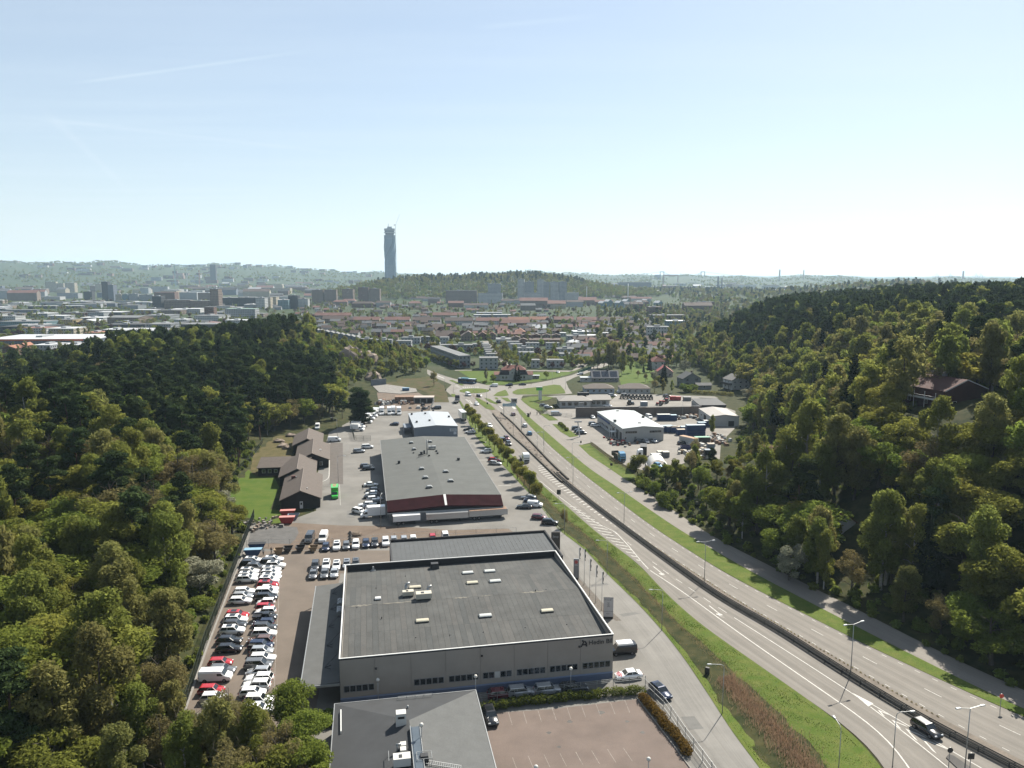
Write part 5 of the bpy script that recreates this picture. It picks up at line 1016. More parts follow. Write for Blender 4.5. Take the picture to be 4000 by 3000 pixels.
# rows by the back fence and by the showroom, facing the camera
FACE = R(-80)
for i, (x, y, c, k) in enumerate(((1810, 480, 'dark blue', 'hatchback'), (1945, 468, 'white', 'suv'), (2062, 462, 'grey', 'hatchback'), (2180, 450, 'white', 'suv'))): car(k, c, Z2(x, y - 18), FACE, f'{c} {k} facing us at the back fence, {ordn(i + 1)} from the left', 'cars facing us along the back fence')
for i, (x, y, c, k) in enumerate(((260, 172, 'dark blue', 'estate car'), (330, 166, 'dark grey', 'estate car'), (415, 162, 'white', 'suv'), (480, 150, 'silver', 'hatchback'), (560, 147, 'silver', 'hatchback'), (632, 142, 'white', 'hatchback'), (785, 130, 'red', 'hatchback'), (885, 122, 'white', 'people carrier'))): car(k, c, ZH(x, y - 8), FACE, f'{c} {k} facing us at the back fence, {ordn(i + 5)} from the left', 'cars facing us along the back fence')
for i, (x, y, c, k) in enumerate(((1655, 815, 'grey', 'saloon car'), (1795, 808, 'grey', 'saloon car'), (1915, 800, 'silver', 'saloon car'), (1680, 715, 'dark grey', 'suv'), (1815, 705, 'white', 'suv'), (1942, 708, 'white', 'estate car'), (2068, 690, 'silver', 'hatchback'), (2180, 680, 'grey', 'hatchback'))): car(k, c, Z2(x, y - 18), FACE, f'{c} {k} in the {"front" if i < 3 else "rear"} row by the showroom corner, {ordn(i + 1 if i < 3 else i - 2)} from the left', 'cars beside the showroom corner', i > 3)
van('dark grey', Z2(1610, 355), R(-86), 'dark grey van on the soil strip behind the back fence'); van('white', Z2(1780, 350), R(-84), 'white van on the soil strip behind the back fence')
# left side of the long warehouse
sil = [(1850, 478, 'white', 'people carrier', 12), (1745, 530, 'silver', 'suv', 14), (1838, 715, 'black', 'estate car', 10), (1862, 742, 'dark grey', 'estate car', 10), (1893, 945, 'white', 'saloon car', 8), (1908, 1015, 'dark grey', 'hatchback', 190), (1905, 1058, 'white', 'hatchback', 190), (1895, 1092, 'black', 'estate car', 190), (1935, 1122, 'white', 'estate car', 20), (1925, 1165, 'grey', 'suv', 190), (1835, 1195, 'white', 'estate car', 192), (1890, 1225, 'black', 'suv', 190), (1922, 1250, 'white', 'suv', 12), (1748, 1280, 'white', 'suv', -30)]
for i, (x, y, c, k, a) in enumerate(sil): car(k, c, ZA(x, y), R(a), f'{c} {k} beside the long warehouse wall, {ordn(i + 1)} from the far end', 'cars beside the long warehouse', False)
van('silver', ZA(1428, 392), R(192), 'silver grey van by the white kerb beside the brown houses', L=4.6, H=1.85)
van('white', ZA(1232, 235), R(-80), 'small white van behind the farthest brown house', L=5.2, H=2.3)
box_truck(ZA(1915, 1330), R(192), 'white box truck parked at the near corner of the long warehouse', L=7.0, boxl=4.9, H=3.3)
t = box_truck(ZA(1448, 1075), R(-78), 'bright green box truck beside the nearest brown house', color='green', boxc='green', L=6.6, boxl=4.4, H=3.2)
b = MB(); [b.bx(-3.0 + .62 * k, -2.7 + .62 * k, -.6, .5, 3.205, 3.215) for k in range(5)]; b.ob('roof_lettering', PC['orange red'], t)
# right side of the long warehouse
for i, (x, y, c, k, a) in enumerate(((1175, 735, 'black', 'estate car', 165), (1188, 757, 'white', 'estate car', 165), (1325, 925, 'white', 'suv', 188), (1397, 1000, 'red', 'estate car', -14), (1404, 1028, 'silver', 'estate car', -14), (1692, 1325, 'silver', 'saloon car', 172), (1708, 1350, 'dark blue', 'hatchback', 172), (1655, 1405, 'dark grey', 'saloon car', 175))): car(k, c, Zy(x, y), R(a), f'{c} {k} right of the long warehouse, {ordn(i + 1)} from the far end', 'cars on the lane east of the warehouse', False)
van('white', Zy(1748, 1392), R(-12), 'white small van near the tree row beside the long warehouse', L=4.5, H=1.85)
car('hatchback', 'burgundy', at(2105, 2027), R(-10), 'red hatchback at the near end of the tree row', None, False); car('suv', 'black', at(2148, 2048), R(-10), 'black suv at the near end of the tree row', None, False)
# truck compound
for i, (x, y) in enumerate(((215, 735), (222, 712), (285, 668), (310, 640), (335, 618), (368, 600), (395, 590))): box_truck(Zy(x, y), R(-14), f'white box truck in the fenced compound, {ordn(i + 1)} from the near end', 'box trucks in the compound', L=6.2, boxl=3.9, H=3.0)
for i, (x, y) in enumerate(((425, 592), (490, 592), (522, 588), (572, 592))): box_truck(Zy(x, y), R(-80), f'white truck facing us at the back of the compound, {ordn(i + 1)} from the left', 'trucks at the back of the compound', L=7.4, boxl=5.2, H=3.4)
car('hatchback', 'dark blue', Zy(533, 688), R(170), 'dark blue car alone in the truck compound', None, False); van('white', Zy(15, 828), R(11), 'white van at the corner of the brown houses yard')
car('people carrier', 'black', Z5(335, 562), R(185), 'black people carrier by the pale wall behind the blue-grey hall', None, False)
# showroom forecourt
van('black', at(2432, 2552), R(190), 'black camper van with white pop-top beside the showroom corner', roofc='white', L=4.9, H=1.95)
t = car('saloon car', 'white', at(2455, 2648), R(192), 'white saloon with red and white sunburst bonnet beside the showroom', None, False); b = MB()
for k in range(6): a0, a1 = R(-66 + 24 * k), R(-54 + 24 * k); b.add([(1.15, 0, .93), (1.15 + 1.0 * math.cos(a0), .95 * math.sin(a0), .88), (1.15 + 1.0 * math.cos(a1), .95 * math.sin(a1), .88)], [(0, 1, 2)])
b.ob('bonnet_stripes', PC['red'], t)
car('estate car', 'dark blue', at(2580, 2712), R(-66), 'dark blue estate car by the fence on the service road', None, True); car('suv', 'black', at(1916, 2812), R(-76), 'black suv beside the office block wall', None, True)
for i, (x, c, k) in enumerate(((2035, 'silver', 'suv'), (2140, 'silver', 'suv'), (1960, 'burgundy', 'estate car'), (2240, 'dark grey', 'estate car'))): car(k, c, at(x, 2722 - (x - 1960) * .085), R(10), f'{c} {k} in the shade under the showroom wall, {("second", "third", "first", "fourth")[i]} from the left', 'cars in the shade below the showroom wall', False)
# traffic
def on_road(kind, color, P, road, sgn, label, **k):
    d = road.near(P); q = road.p(d + 2, .5) - road.p(d, .5); a = math.atan2(q.y * sgn, q.x * sgn); P = Vector((P[0], P[1], .03)); return car(kind, color, P, a, label, None, False, name='car', **k)
on_road('suv', 'black', at(3618, 2862), LOW, 1, 'black suv driving past the white chevrons, nearest car on the road').children[2]
on_road('hatchback', 'white', Z5(828, 512), LOW, 1, 'white car on the near carriageway just past the roundabout'); on_road('estate car', 'white', Z5(990, 782), LOW, 1, 'white car on the near carriageway beside the tree row')
on_road('suv', 'burgundy', Z5(1198, 940), LOW, 1, 'dark red car with a trailer on the near carriageway'); on_road('suv', 'dark grey', Z5(1222, 1005), LOW, 1, 'grey car beside the dark red one on the near carriageway')
on_road('saloon car', 'black', Z5(1100, 482), UPP, -1, 'black car entering the roundabout from the far carriageway'); on_road('hatchback', 'burgundy', Z5(1278, 640), UPP, -1, 'dark red car heading away beside the median start'); on_road('hatchback', 'white', Z5(1422, 780), UPP, -1, 'white hatchback heading away on the far carriageway'); on_road('hatchback', 'blue', Z5(1480, 878), UPP, -1, 'blue car heading away on the far carriageway')
for x, y, c, k, a, l in ((857, 412, 'black', 'hatchback', -60, 'black car leaving the roundabout towards us'), (1230, 276, 'dark blue', 'suv', 180, 'dark suv on the road right of the roundabout'), (1392, 268, 'black', 'saloon car', 185, 'black saloon on the road right of the roundabout'), (2105, 138, 'white', 'suv', 200, 'white car on the road bending right beyond the junction'), (2118, 48, 'black', 'estate car', 180, 'black car on the street below the terraces'), (1832, 115, 'white', 'saloon car', -80, 'white car parked on the street below the terraces')): car(k, c, Z5(x, y), R(a), l, None, False, name='car', detail=False)
van('white', Z5(725, 398), R(-64), 'white van leaving the roundabout towards us', name='van'); van('white', Z5(1040, 286), R(178), 'pale van crossing right of the roundabout', name='van', L=5, H=1.9)
# bus
P = Z5(712, 245); t = thing('city_bus', 'blue and white city bus approaching the roundabout', 'bus', P, R(-24)); b = MB(); b.bx(-6, 6, -1.27, 1.27, .35, 3.0); b.ob('body', mat('bus_blue', (.03, .09, .2), .3, 0), t); MB().bx(-5.9, 5.9, -1.2, 1.2, 3.0, 3.2).ob('roof', mat('bus_roof', (.55, .66, .72), .4, .05, 1), t); MB().bx(-4, 1, -.8, .8, 3.2, 3.45).ob('roof_pod', mat('bus_cyan', (.1, .38, .5), .4, 0), t)
for s in (-1, 1):
    for k in range(7): MB().bx(-5.6 + 1.6 * k, -4.2 + 1.6 * k, s * 1.28 - .01, s * 1.28 + .01, 1.3, 2.6).ob('window', CGL, t)
MB().bx(6.0, 6.02, -1.15, 1.15, 1.2, 2.8).ob('windscreen', CGL, t); add_wheels(t, (3.6, -2.6, -3.8), 1.12, .48, .3)
# articulated lorries
def tractor(P, rz, label, color='white', bed=None, name='truck', boxL=0, bedc=None):
    t = thing(name, label, 'truck', (P[0], P[1], .02), rz); b = MB(); b.loft([ringsec(*q) for q in ((2.9, .45, 1.2, 1.1), (2.85, .4, 2.4, 1.2), (2.5, .4, 3.2, 1.2), (1.9, .4, 3.55, 1.15), (.8, .4, 3.65, 1.15))]); b.ob('cab', PC[color], t)
    b = MB(); b.add([(2.93, -1.0, 1.75), (2.93, 1.0, 1.75), (2.62, .98, 2.85), (2.62, -.98, 2.85)], [(0, 1, 2, 3)]); [b.add([(2.6, s * 1.225, 1.7), (2.4, s * 1.215, 2.6), (1.6, s * 1.215, 2.6), (1.6, s * 1.225, 1.7)], [(0, 1, 2, 3)]) for s in (-1, 1)]; b.ob('window', CGL, t); MB().bx(-3.4, 2, -.5, .5, .6, .95).ob('chassis', DARKMET, t); add_wheels(t, (1.9, -1.7, -2.8), 1.0, .5, .3)
    MB().bx(2.88, 2.95, -.9, .9, .6, 1.3).ob('grille', DARKMET, t)
    if bed: MB().bx(-bed, .6, -1.2, 1.2, 1.0, 1.2).ob('flatbed', DARKMET, t); b = MB(); b.bx(.45, .6, -1.2, 1.2, 1.2, 2.2); b.ob('headboard', bedc or METAL, t)
    return t
d = LOW.near(at(2055, 1803)); q = LOW.p(d + 2, .5) - LOW.p(d, .5); tractor(at(2050, 1803), math.atan2(q.y, q.x), 'white flatbed lorry driving towards us beside the hatched lane', bed=5)
tractor(ZY(520, 845), R(180), 'white tractor unit with sleeper cab in the works yard', bed=None); t = tractor(ZY(95, 880), R(-75), 'blue tipper lorry parked behind the works yard fence', 'blue', bed=5.2); b = MB(); b.bx(-5.2, .4, -1.25, -1.15, 1.2, 2.6); b.bx(-5.2, .4, 1.15, 1.25, 1.2, 2.6); b.bx(-5.2, -5.1, -1.15, 1.15, 1.2, 2.6); b.ob('tipper_body', DARKMET, t); MB().bx(-5.1, .4, -1.15, 1.15, 1.2, 1.9).ob('load', SOILM, t)
t = tractor(ZY(340, 1000), R(80), 'white lorry with black rear wall behind the arched shelter', bed=6); MB().bx(-6, .4, -1.25, 1.25, 1.0, 3.9).ob('cargo_box', PC['white'], t); MB().bx(-6.03, -6.01, -1.15, 1.15, 1.1, 3.8).ob('rear_door', BLACKP, t)
t = tractor(Z5(585, 478), R(85), 'dark flatbed recovery truck parked beside the roundabout exit', 'dark blue', bed=5.5)
def semitrailer(P, rz, label, L=13.6, H=4.0, m=None, group=None, name='semitrailer'):
    t = thing(name, label, 'trailer', (P[0], P[1], .02), rz, group); MB().bx(-L / 2, L / 2, -1.27, 1.27, 1.1, H).ob('cargo_box', m or PC['white'], t); MB().bx(-L / 2 + .2, L / 2 - 1, -.5, .5, .75, 1.1).ob('chassis', DARKMET, t)
    b = MB(); [b.bx(-L / 2 - .03, -L / 2 - .01, s * .62 - .58, s * .62 + .58, 1.2, H - .1) for s in (-1, 1)]; b.ob('rear_doors', PC['silver'], t)
    b = MB(); [b.bar((L * .3, s * .8, 0), (L * .3, s * .8, 1.1), .14) for s in (-1, 1)]; b.ob('landing_leg', DARKMET, t); add_wheels(t, (-L / 2 + 1.5, -L / 2 + 2.8), 1.0, .5, .3); return t
semitrailer(Z5(655, 690), R(104), 'tall white semitrailer parked beside the blue-grey hall', L=9, H=4.2)
for a, c, l, m in (((1540, 2038), (1645, 2030), 'white semitrailer at the warehouse front, leftmost of three', None), ((1668, 2030), (1830, 2020), 'white semitrailer at the warehouse front, middle of three', None), ((1832, 2018), (1980, 2008), 'rust streaked white semitrailer at the warehouse front, rightmost of three', 1)):
    p, q = at(*a), at(*c); t = semitrailer((p + q) / 2 + Vector((0, -2.6, 0)), math.atan2(q.y - p.y, q.x - p.x), l, (q - p).length, 2.7, PC['silver'] if a[0] > 1600 else None, 'trailers parked at the warehouse front')
    if m: MB().bx(-(q - p).length / 2 + .1, (q - p).length / 2 - .1, -1.25, 1.25, 2.71, 2.76).ob('rusty_roof', RUST, t)
d = LOW.near(Z5(1140, 962)); q = LOW.p(d + 2, .5) - LOW.p(d, .5); P = Z5(1143, 968); t = thing('box_trailer', 'small dark box trailer behind the dark red car', 'trailer', P, math.atan2(q.y, q.x)); MB().bx(-1.4, 1.4, -.9, .9, .5, 1.9).ob('box', PC['black'], t); add_wheels(t, (0,), .95, .3); MB().bx(1.4, 2.6, -.05, .05, .5, .6).ob('drawbar', DARKMET, t)
# works yard cars
for i, (x, y, c, k, a, l) in enumerate(((440, 565, 'black', 'saloon car', -20, 'black car in front of the works hall, leftmost'), (545, 570, 'silver', 'estate car', -75, 'grey car in front of the works hall, second from the left'), (1175, 600, 'dark grey', 'hatchback', 20, 'dark car beside the rust roofed container'), (760, 990, 'blue', 'estate car', -70, 'blue car under the arched shelter'))): car(k, c, ZY(x, y), R(a), l, None, False)
pickup('silver', ZY(670, 565), R(-60), 'pale pickup in front of the works hall corner')
for i, (x, y, c, k, a, l) in enumerate(((375, 438, 'black', 'suv', 10, 'black car in the bays by the white cross pylon, farthest'), (400, 462, 'dark grey', 'estate car', 10, 'dark car in the bays by the white cross pylon, middle'), (418, 482, 'black', 'suv', 10, 'black car in the bays by the white cross pylon, nearest'), (535, 395, 'black', 'suv', 8, 'black car parked at the far end of the works hall'), (552, 408, 'white', 'hatchback', 8, 'white car parked at the far end of the works hall'), (530, 330, 'white', 'small car', -80, 'white car below the brick wall corner'), (100, 232, 'silver', 'estate car', 5, 'silver car parked left of the tractor showroom'), (60, 215, 'dark grey', 'estate car', 5, 'dark car parked left of the tractor showroom'), (670, 218, 'white', 'saloon car', 160, 'white car in front of the tractor showroom wing'), (715, 118, 'silver', 'suv', 5, 'silver suv on the street by the bungalows'), (780, 82, 'white', 'estate car', 70, 'white car in the drive between the bungalows'), (845, 112, 'silver', 'estate car', 5, 'pale car on the street left of the tractor row'), (1240, 125, 'dark grey', 'suv', 5, 'dark car at the end of the tractor row'))): car(k, c, Z8(x, y), R(a), l, None, False, detail=False)
van('silver', Z8(180, 300), R(5), 'silver van behind the works yard fence'); van('white', Z8(1070, 330), R(-80), 'small white truck below the brick wall')
for i, (x, y, a, l) in enumerate(((1790, 975, 10, 'dark blue suv parked in a clearing of the right wood'),)): car('suv', 'dark blue', Z8(x, y), R(a), l, None, False)
# ------------------------------------------------------------------ trees
def leafmat(name, c, trans=.45, rough=.6, hue=.03, val=.35):
    m, n, l, p = newmat(name); n.remove(p); o = n['Material Output']
    oi = n.new('ShaderNodeObjectInfo'); g = n.new('ShaderNodeNewGeometry')
    hs = n.new('ShaderNodeHueSaturation'); hs.inputs['Color'].default_value = (*[q * AL for q in c], 1)
    t = n.new('ShaderNodeTexNoise'); l.new(g.outputs['Position'], t.inputs['Vector']); t.inputs['Scale'].default_value = .35; t.inputs['Detail'].default_value = 3
    def M(op, a, b):
        q = n.new('ShaderNodeMath'); q.operation = op
        for i, e in enumerate((a, b)):
            if isinstance(e, (int, float)): q.inputs[i].default_value = e
            else: l.new(e, q.inputs[i])
        return q.outputs[0]
    l.new(M('ADD', .5 - hue / 2, M('MULTIPLY', oi.outputs['Random'], hue)), hs.inputs['Hue'])
    l.new(M('MULTIPLY', M('ADD', .8, M('MULTIPLY', g.outputs['Random Per Island'], .4)), M('ADD', 1 - val, M('MULTIPLY', M('ADD', M('FRACT', M('MULTIPLY', oi.outputs['Random'], 7.31), 0), M('MULTIPLY', t.outputs[0], .9)), val))), hs.inputs['Value'])
    d = n.new('ShaderNodeBsdfDiffuse'); tr = n.new('ShaderNodeBsdfTranslucent'); mx_ = n.new('ShaderNodeMixShader'); mx_.inputs[0].default_value = trans
    l.new(hs.outputs[0], d.inputs[0]); l.new(hs.outputs[0], tr.inputs[0]); l.new(d.outputs[0], mx_.inputs[1]); l.new(tr.outputs[0], mx_.inputs[2]); l.new(mx_.outputs[0], o.inputs[0]); return m
LEAF = {'pine': leafmat('pine_needles', (.060, .086, .032), .25, val=.5), 'spruce': leafmat('spruce_needles', (.030, .046, .020), .2, val=.5), 'birch': leafmat('birch_leaves', (.245, .275, .064), .58), 'oak': leafmat('oak_leaves', (.275, .275, .060), .58, hue=.03), 'maple': leafmat('maple_leaves', (.225, .28, .056), .58), 'bud': leafmat('budding_twigs', (.26, .225, .095), .5), 'blossom': leafmat('white_blossom', (.36, .36, .25), .35, val=.3), 'bush': leafmat('bush_leaves', (.19, .235, .05), .5), 'red': leafmat('red_leaves', (.095, .045, .042), .4), 'orange': leafmat('orange_leaves', (.24, .16, .04), .4, hue=.12, val=.6), 'olive': leafmat('olive_leaves', (.27, .265, .088), .55)}
BARK = {'pine': mat('pine_bark', (.12, .07, .045), .9, .25, 2), 'birch': mat('birch_bark', (.42, .40, .36), .8, .35, 3), 'grey': mat('grey_bark', (.085, .07, .055), .9, .25, 2)}
def rot_to(nv, rng):
    """Tangent frames for unit normals, spun at random."""
    a = np.where(np.abs(nv[:, 2:3]) < .9, np.array([[0, 0, 1.]]), np.array([[1., 0, 0]])); x = np.cross(nv, a); x /= np.linalg.norm(x, axis=1, keepdims=True); y = np.cross(nv, x)
    th = rng.uniform(0, 2 * np.pi, (len(nv), 1)); return x * np.cos(th) + y * np.sin(th), -x * np.sin(th) + y * np.cos(th)
def leaves(centres, radii, n, size, rng, flat=1.0, droop=0., aspect=1.5, shell=.55):
    """n leaf faces spread through ellipsoidal clumps."""
    k = rng.choice(len(centres), n, p=radii.prod(1) ** .67 / (radii.prod(1) ** .67).sum()); d = rng.normal(size=(n, 3)); d /= np.linalg.norm(d, axis=1, keepdims=True)
    r = rng.uniform(shell ** 3, 1, (n, 1)) ** (1 / 3); P = centres[k] + d * r * radii[k]
    nv = d * .7 + rng.normal(size=(n, 3)) * .75 + np.array([[0, 0, .35]]); nv /= np.linalg.norm(nv, axis=1, keepdims=True)
    x, y = rot_to(nv, rng); s = size * rng.uniform(.6, 1.35, (n, 1)); x = x * s * .5 * aspect; y = y * s * .5 / aspect ** .3
    if droop: x[:, 2] -= droop * s[:, 0]
    V = np.stack([P - x, P + y * .8 - x * .1, P + x, P - y * .8 - x * .1], 1).reshape(-1, 3); return V
def face_mesh(name, V, m):
    n = len(V) // 4; me = bpy.data.meshes.new(name); me.vertices.add(len(V)); me.vertices.foreach_set('co', V.astype(np.float32).ravel()); me.loops.add(4 * n); me.loops.foreach_set('vertex_index', np.arange(4 * n, dtype=np.int32)); me.polygons.add(n); me.polygons.foreach_set('loop_start', np.arange(0, 4 * n, 4, dtype=np.int32)); me.update(); me.validate(); me.materials.append(m); return me
def trunk_mesh(h, r, limbs, m, rng, z0=.25, spread=2.5, rise=2.0, twigs=0):
    b = MB(); n = 6; wob = rng.normal(0, .12, (n, 2)).cumsum(0)
    P = [Vector((wob[i, 0], wob[i, 1], -.4 + (h + .4) * i / (n - 1))) for i in range(n)]
    for i in range(n - 1): b.cyl(P[i], P[i + 1], r * (1 - .82 * i / (n - 1)), r * (1 - .82 * (i + 1) / (n - 1)), 6, cap=False)
    for k in range(limbs):
        t = z0 + (1 - z0) * (k + .5) / limbs * .9; i = min(int(t * (n - 1)), n - 2); q = P[i].lerp(P[i + 1], t * (n - 1) - i); a = rng.uniform(0, 6.28); s = spread * (1 - .55 * t) * rng.uniform(.7, 1.2)
        e = q + Vector((math.cos(a) * s, math.sin(a) * s, rise * rng.uniform(.4, 1))); mid = q.lerp(e, .5) + Vector((0, 0, .25)); rr = r * (.5 - .33 * t); b.cyl(q, mid, rr, rr * .65, 5, cap=False); b.cyl(mid, e, rr * .65, rr * .2, 4, cap=False)
        for _ in range(twigs):
            f = q.lerp(e, rng.uniform(.3, 1)); g = f + Vector((rng.normal() * .7, rng.normal() * .7, rng.uniform(.3, 1.2))); b.cyl(f, g, rr * .25, .015, 3, cap=False)
    return b.mesh('trunk', m)
PROTO = {}
def make_proto(kind, seed, lod):
    rng = np.random.default_rng(seed * 17 + len(kind)); K = {0: 1.7, 1: .5, 2: .1}[lod]; S = {0: .76, 1: 1.35, 2: 2.7}[lod]
    def N(n): return max(60, int(n * K * 1.25))
    if kind == 'pine':
        h = 15.0; c, r = [], []
        for i in range(22):
            z = h * (.42 + .58 * (i + .5) / 22); sp = 2.5 * (1 - ((z / h - .55) / .5) ** 2 * .8); a = rng.uniform(0, 6.28); q = sp * rng.uniform(.35, 1); c.append((q * math.cos(a), q * math.sin(a), z)); s = rng.uniform(.8, 1.35); r.append((s, s, s * .5))
        V = leaves(np.array(c), np.array(r), N(3000), .42 * S, rng, shell=.3, aspect=1.7); T = trunk_mesh(h * .97, .24, 8, BARK['pine'], rng, .4, 2.2, .6); B = 'pine'
    elif kind == 'spruce':
        h = 16.0; c, r = [], []
        for i in range(34): z = h * (.1 + .9 * (i + .5) / 34); a = i * 2.4; q = 2.5 * (1 - z / h) * .75; c.append((q * math.cos(a), q * math.sin(a), z)); s = .55 + 1.2 * (1 - z / h); r.append((s, s, s * .55))
        V = leaves(np.array(c), np.array(r), N(3000), .42 * S, rng, droop=.3, shell=.3, aspect=1.8); T = trunk_mesh(h * .98, .22, 0, BARK['grey'], rng)
    elif kind in ('birch', 'olive'):
        h = 14.0; c, r = [], []
        for i in range(24): z = h * (.25 + .75 * (i + .5) / 24); sp = 2.9 * math.sin(math.pi * min(.98, .12 + .86 * ((z / h - .2) / .82))) ** .7; a = rng.uniform(0, 6.28); q = sp * rng.uniform(.3, 1) * .8; c.append((q * math.cos(a), q * math.sin(a), z)); s = rng.uniform(.8, 1.3); r.append((s * .85, s * .85, s * 1.25))
        V = leaves(np.array(c), np.array(r), N(3600), .34 * S, rng, droop=.55, shell=.3); T = trunk_mesh(h * .93, .2, 8, BARK['birch' if kind == 'birch' else 'grey'], rng, .25, 2.2, 2.2)
    elif kind in ('oak', 'maple', 'red', 'orange'):
        h = 11.5; c, r = [], []
        for i in range(26): d = rng.normal(size=3); d /= np.linalg.norm(d); q = rng.uniform(.45, .95); c.append((d[0] * 3.9 * q, d[1] * 3.9 * q, h * .6 + d[2] * 3.9 * q)); s = rng.uniform(1.0, 1.7); r.append((s, s, s * .75))
        V = leaves(np.array(c), np.array(r), N(4200), .36 * S, rng, shell=.45); T = trunk_mesh(h * .8, .3, 9, BARK['grey'], rng, .2, 3.4, 2.0)
    elif kind == 'bud':
        h = 12.0; c, r = [], []
        for i in range(26): d = rng.normal(size=3); d /= np.linalg.norm(d); q = rng.uniform(.3, .95); c.append((d[0] * 3.2 * q, d[1] * 3.2 * q, h * .62 + d[2] * 4.4 * q)); s = rng.uniform(.8, 1.4); r.append((s, s, s))
        V = leaves(np.array(c), np.array(r), N(2600), .26 * S, rng, shell=.2, aspect=2.4); T = trunk_mesh(h * .95, .22, 13 if lod < 2 else 4, BARK['grey'], rng, .15, 3.2, 2.6, 5 if lod == 0 else (2 if lod == 1 else 0))
    elif kind == 'blossom':
        h = 6.5; c, r = [], []
        for i in range(18): d = rng.normal(size=3); d /= np.linalg.norm(d); q = rng.uniform(.4, .95); c.append((d[0] * 2.6 * q, d[1] * 2.6 * q, h * .56 + d[2] * 2.6 * q)); s = rng.uniform(.7, 1.1); r.append((s, s, s * .8))
        V = leaves(np.array(c), np.array(r), N(2600), .27 * S, rng, shell=.4); T = trunk_mesh(h * .7, .15, 7, BARK['grey'], rng, .15, 2.2, 1.4)
    elif kind == 'bush':
        c, r = [], []
        for i in range(12): a = rng.uniform(0, 6.28); q = rng.uniform(0, 1.3); c.append((q * math.cos(a), q * math.sin(a), .8 + rng.uniform(-.3, .7))); s = rng.uniform(.6, 1.0); r.append((s, s, s * .8))
        V = leaves(np.array(c), np.array(r), N(1700), .26 * S, rng, shell=.4); T = trunk_mesh(1.4, .06, 5, BARK['grey'], rng, .1, .9, .8)
    elif kind == 'pollard':
        c, r = [], []
        for i in range(14): a = rng.uniform(0, 6.28); q = rng.uniform(.2, 1.25); c.append((q * math.cos(a), q * math.sin(a), 3.2 + rng.uniform(-.8, 1.5))); s = rng.uniform(.6, 1.0); r.append((s, s, s * .9))
        V = leaves(np.array(c), np.array(r), N(1900), .26 * S, rng, shell=.3); T = trunk_mesh(4.2, .13, 7, BARK['grey'], rng, .45, 1.3, 1.0)
    lm = LEAF['oak'] if kind == 'pollard' else LEAF[kind]
    crown = face_mesh('crown', V, lm); return T, crown
KINDS = ['pine', 'spruce', 'birch', 'oak', 'maple', 'bud', 'blossom', 'bush', 'olive', 'pollard', 'red', 'orange']
for k in KINDS:
    for lod in (0, 1, 2):
        for v in range(3 if lod == 0 else 2 if lod == 1 else 1): PROTO[(k, lod, v)] = make_proto(k, v + 3 * lod, lod)
NAMES = {'pine': 'pine_tree', 'spruce': 'spruce_tree', 'birch': 'birch_tree', 'oak': 'oak_tree', 'maple': 'maple_tree', 'bud': 'budding_tree', 'blossom': 'blossom_tree', 'bush': 'bush', 'olive': 'willow_tree', 'pollard': 'street_tree', 'red': 'copper_tree', 'orange': 'orange_shrub'}
LOOK = {'pine': 'dark pine with reddish trunk', 'spruce': 'dark pointed spruce', 'birch': 'light green drooping birch', 'oak': 'round yellow-green oak', 'maple': 'fresh green dense maple', 'bud': 'thin brownish budding tree', 'blossom': 'white flowering small tree', 'bush': 'low green bush', 'olive': 'soft olive green willow', 'pollard': 'small yellow-green street tree', 'red': 'dark copper leaved tree', 'orange': 'orange leaved shrub'}
def tree(kind, P, s, label, group=None, lod=0, sxy=1.0, rz=None):
    v = rnd.randrange(3 if lod == 0 else 2 if lod == 1 else 1); T, C_ = PROTO[(kind, lod, v)]
    t = thing(NAMES[kind], label, 'shrub' if kind in ('bush', 'orange') else 'tree', P, rnd.uniform(0, 6.28) if rz is None else rz, group); t.scale = (s * sxy, s * sxy, s)
    link('trunk', T, t); link('crown', C_, t); return t
# --- where the woods grow
rng = np.random.default_rng(11)
def scatter(poly, step, jit=.45, ymax=1e9):
    P = np.array([(p[0], p[1]) for p in poly]); x0, y0 = P.min(0); x1, y1 = P.max(0); X, Y = np.meshgrid(np.arange(x0, x1, step), np.arange(y0, min(y1, ymax), step)); X = X + rng.uniform(-jit, jit, X.shape) * step; Y = Y + rng.uniform(-jit, jit, Y.shape) * step
    X, Y = X.ravel(), Y.ravel(); k = inside(poly, X, Y) & (Y > 30); return X[k], Y[k]
cand = []      # kind, x, y, z, scale, place
CLEAR = []     # (x, y, r) kept free of trees
for o in [q for q in COL.objects if q.name.startswith(('detached_house', 'rock'))]: CLEAR.append((o.location.x + 4 * math.cos(o.rotation_euler[2]), o.location.y + 4, 8 if o.name.startswith('det') else 5))
for o in [q for q in COL.objects if q.name.startswith('detached_house') and q.location.z > .3]:
    p = o.location; L = math.hypot(p.x, p.y); r = 12 if o['label'].startswith('long dark red') else 6
    for k in range(1, 4 if r == 12 else 3): CLEAR.append((p.x + 5 - p.x / L * 8 * k, p.y + 2 - p.y / L * 8 * k, r))
CLEAR.append((*V2(Z8(1790, 965)), 7)); CLEAR.append((*V2(Z8(1850, 1040)), 6))
def free(x, y): return all((x - a) ** 2 + (y - b) ** 2 > r * r for a, b, r in CLEAR)
def nz2(x, y, s, o=0): return noise.noise(Vector((x * s + o, y * s - o, o)))
X, Y = scatter(WOOD_L, 5.6, ymax=600)
Z = hz(X, Y); EL = edge_dist(WOOD_L, X, Y)
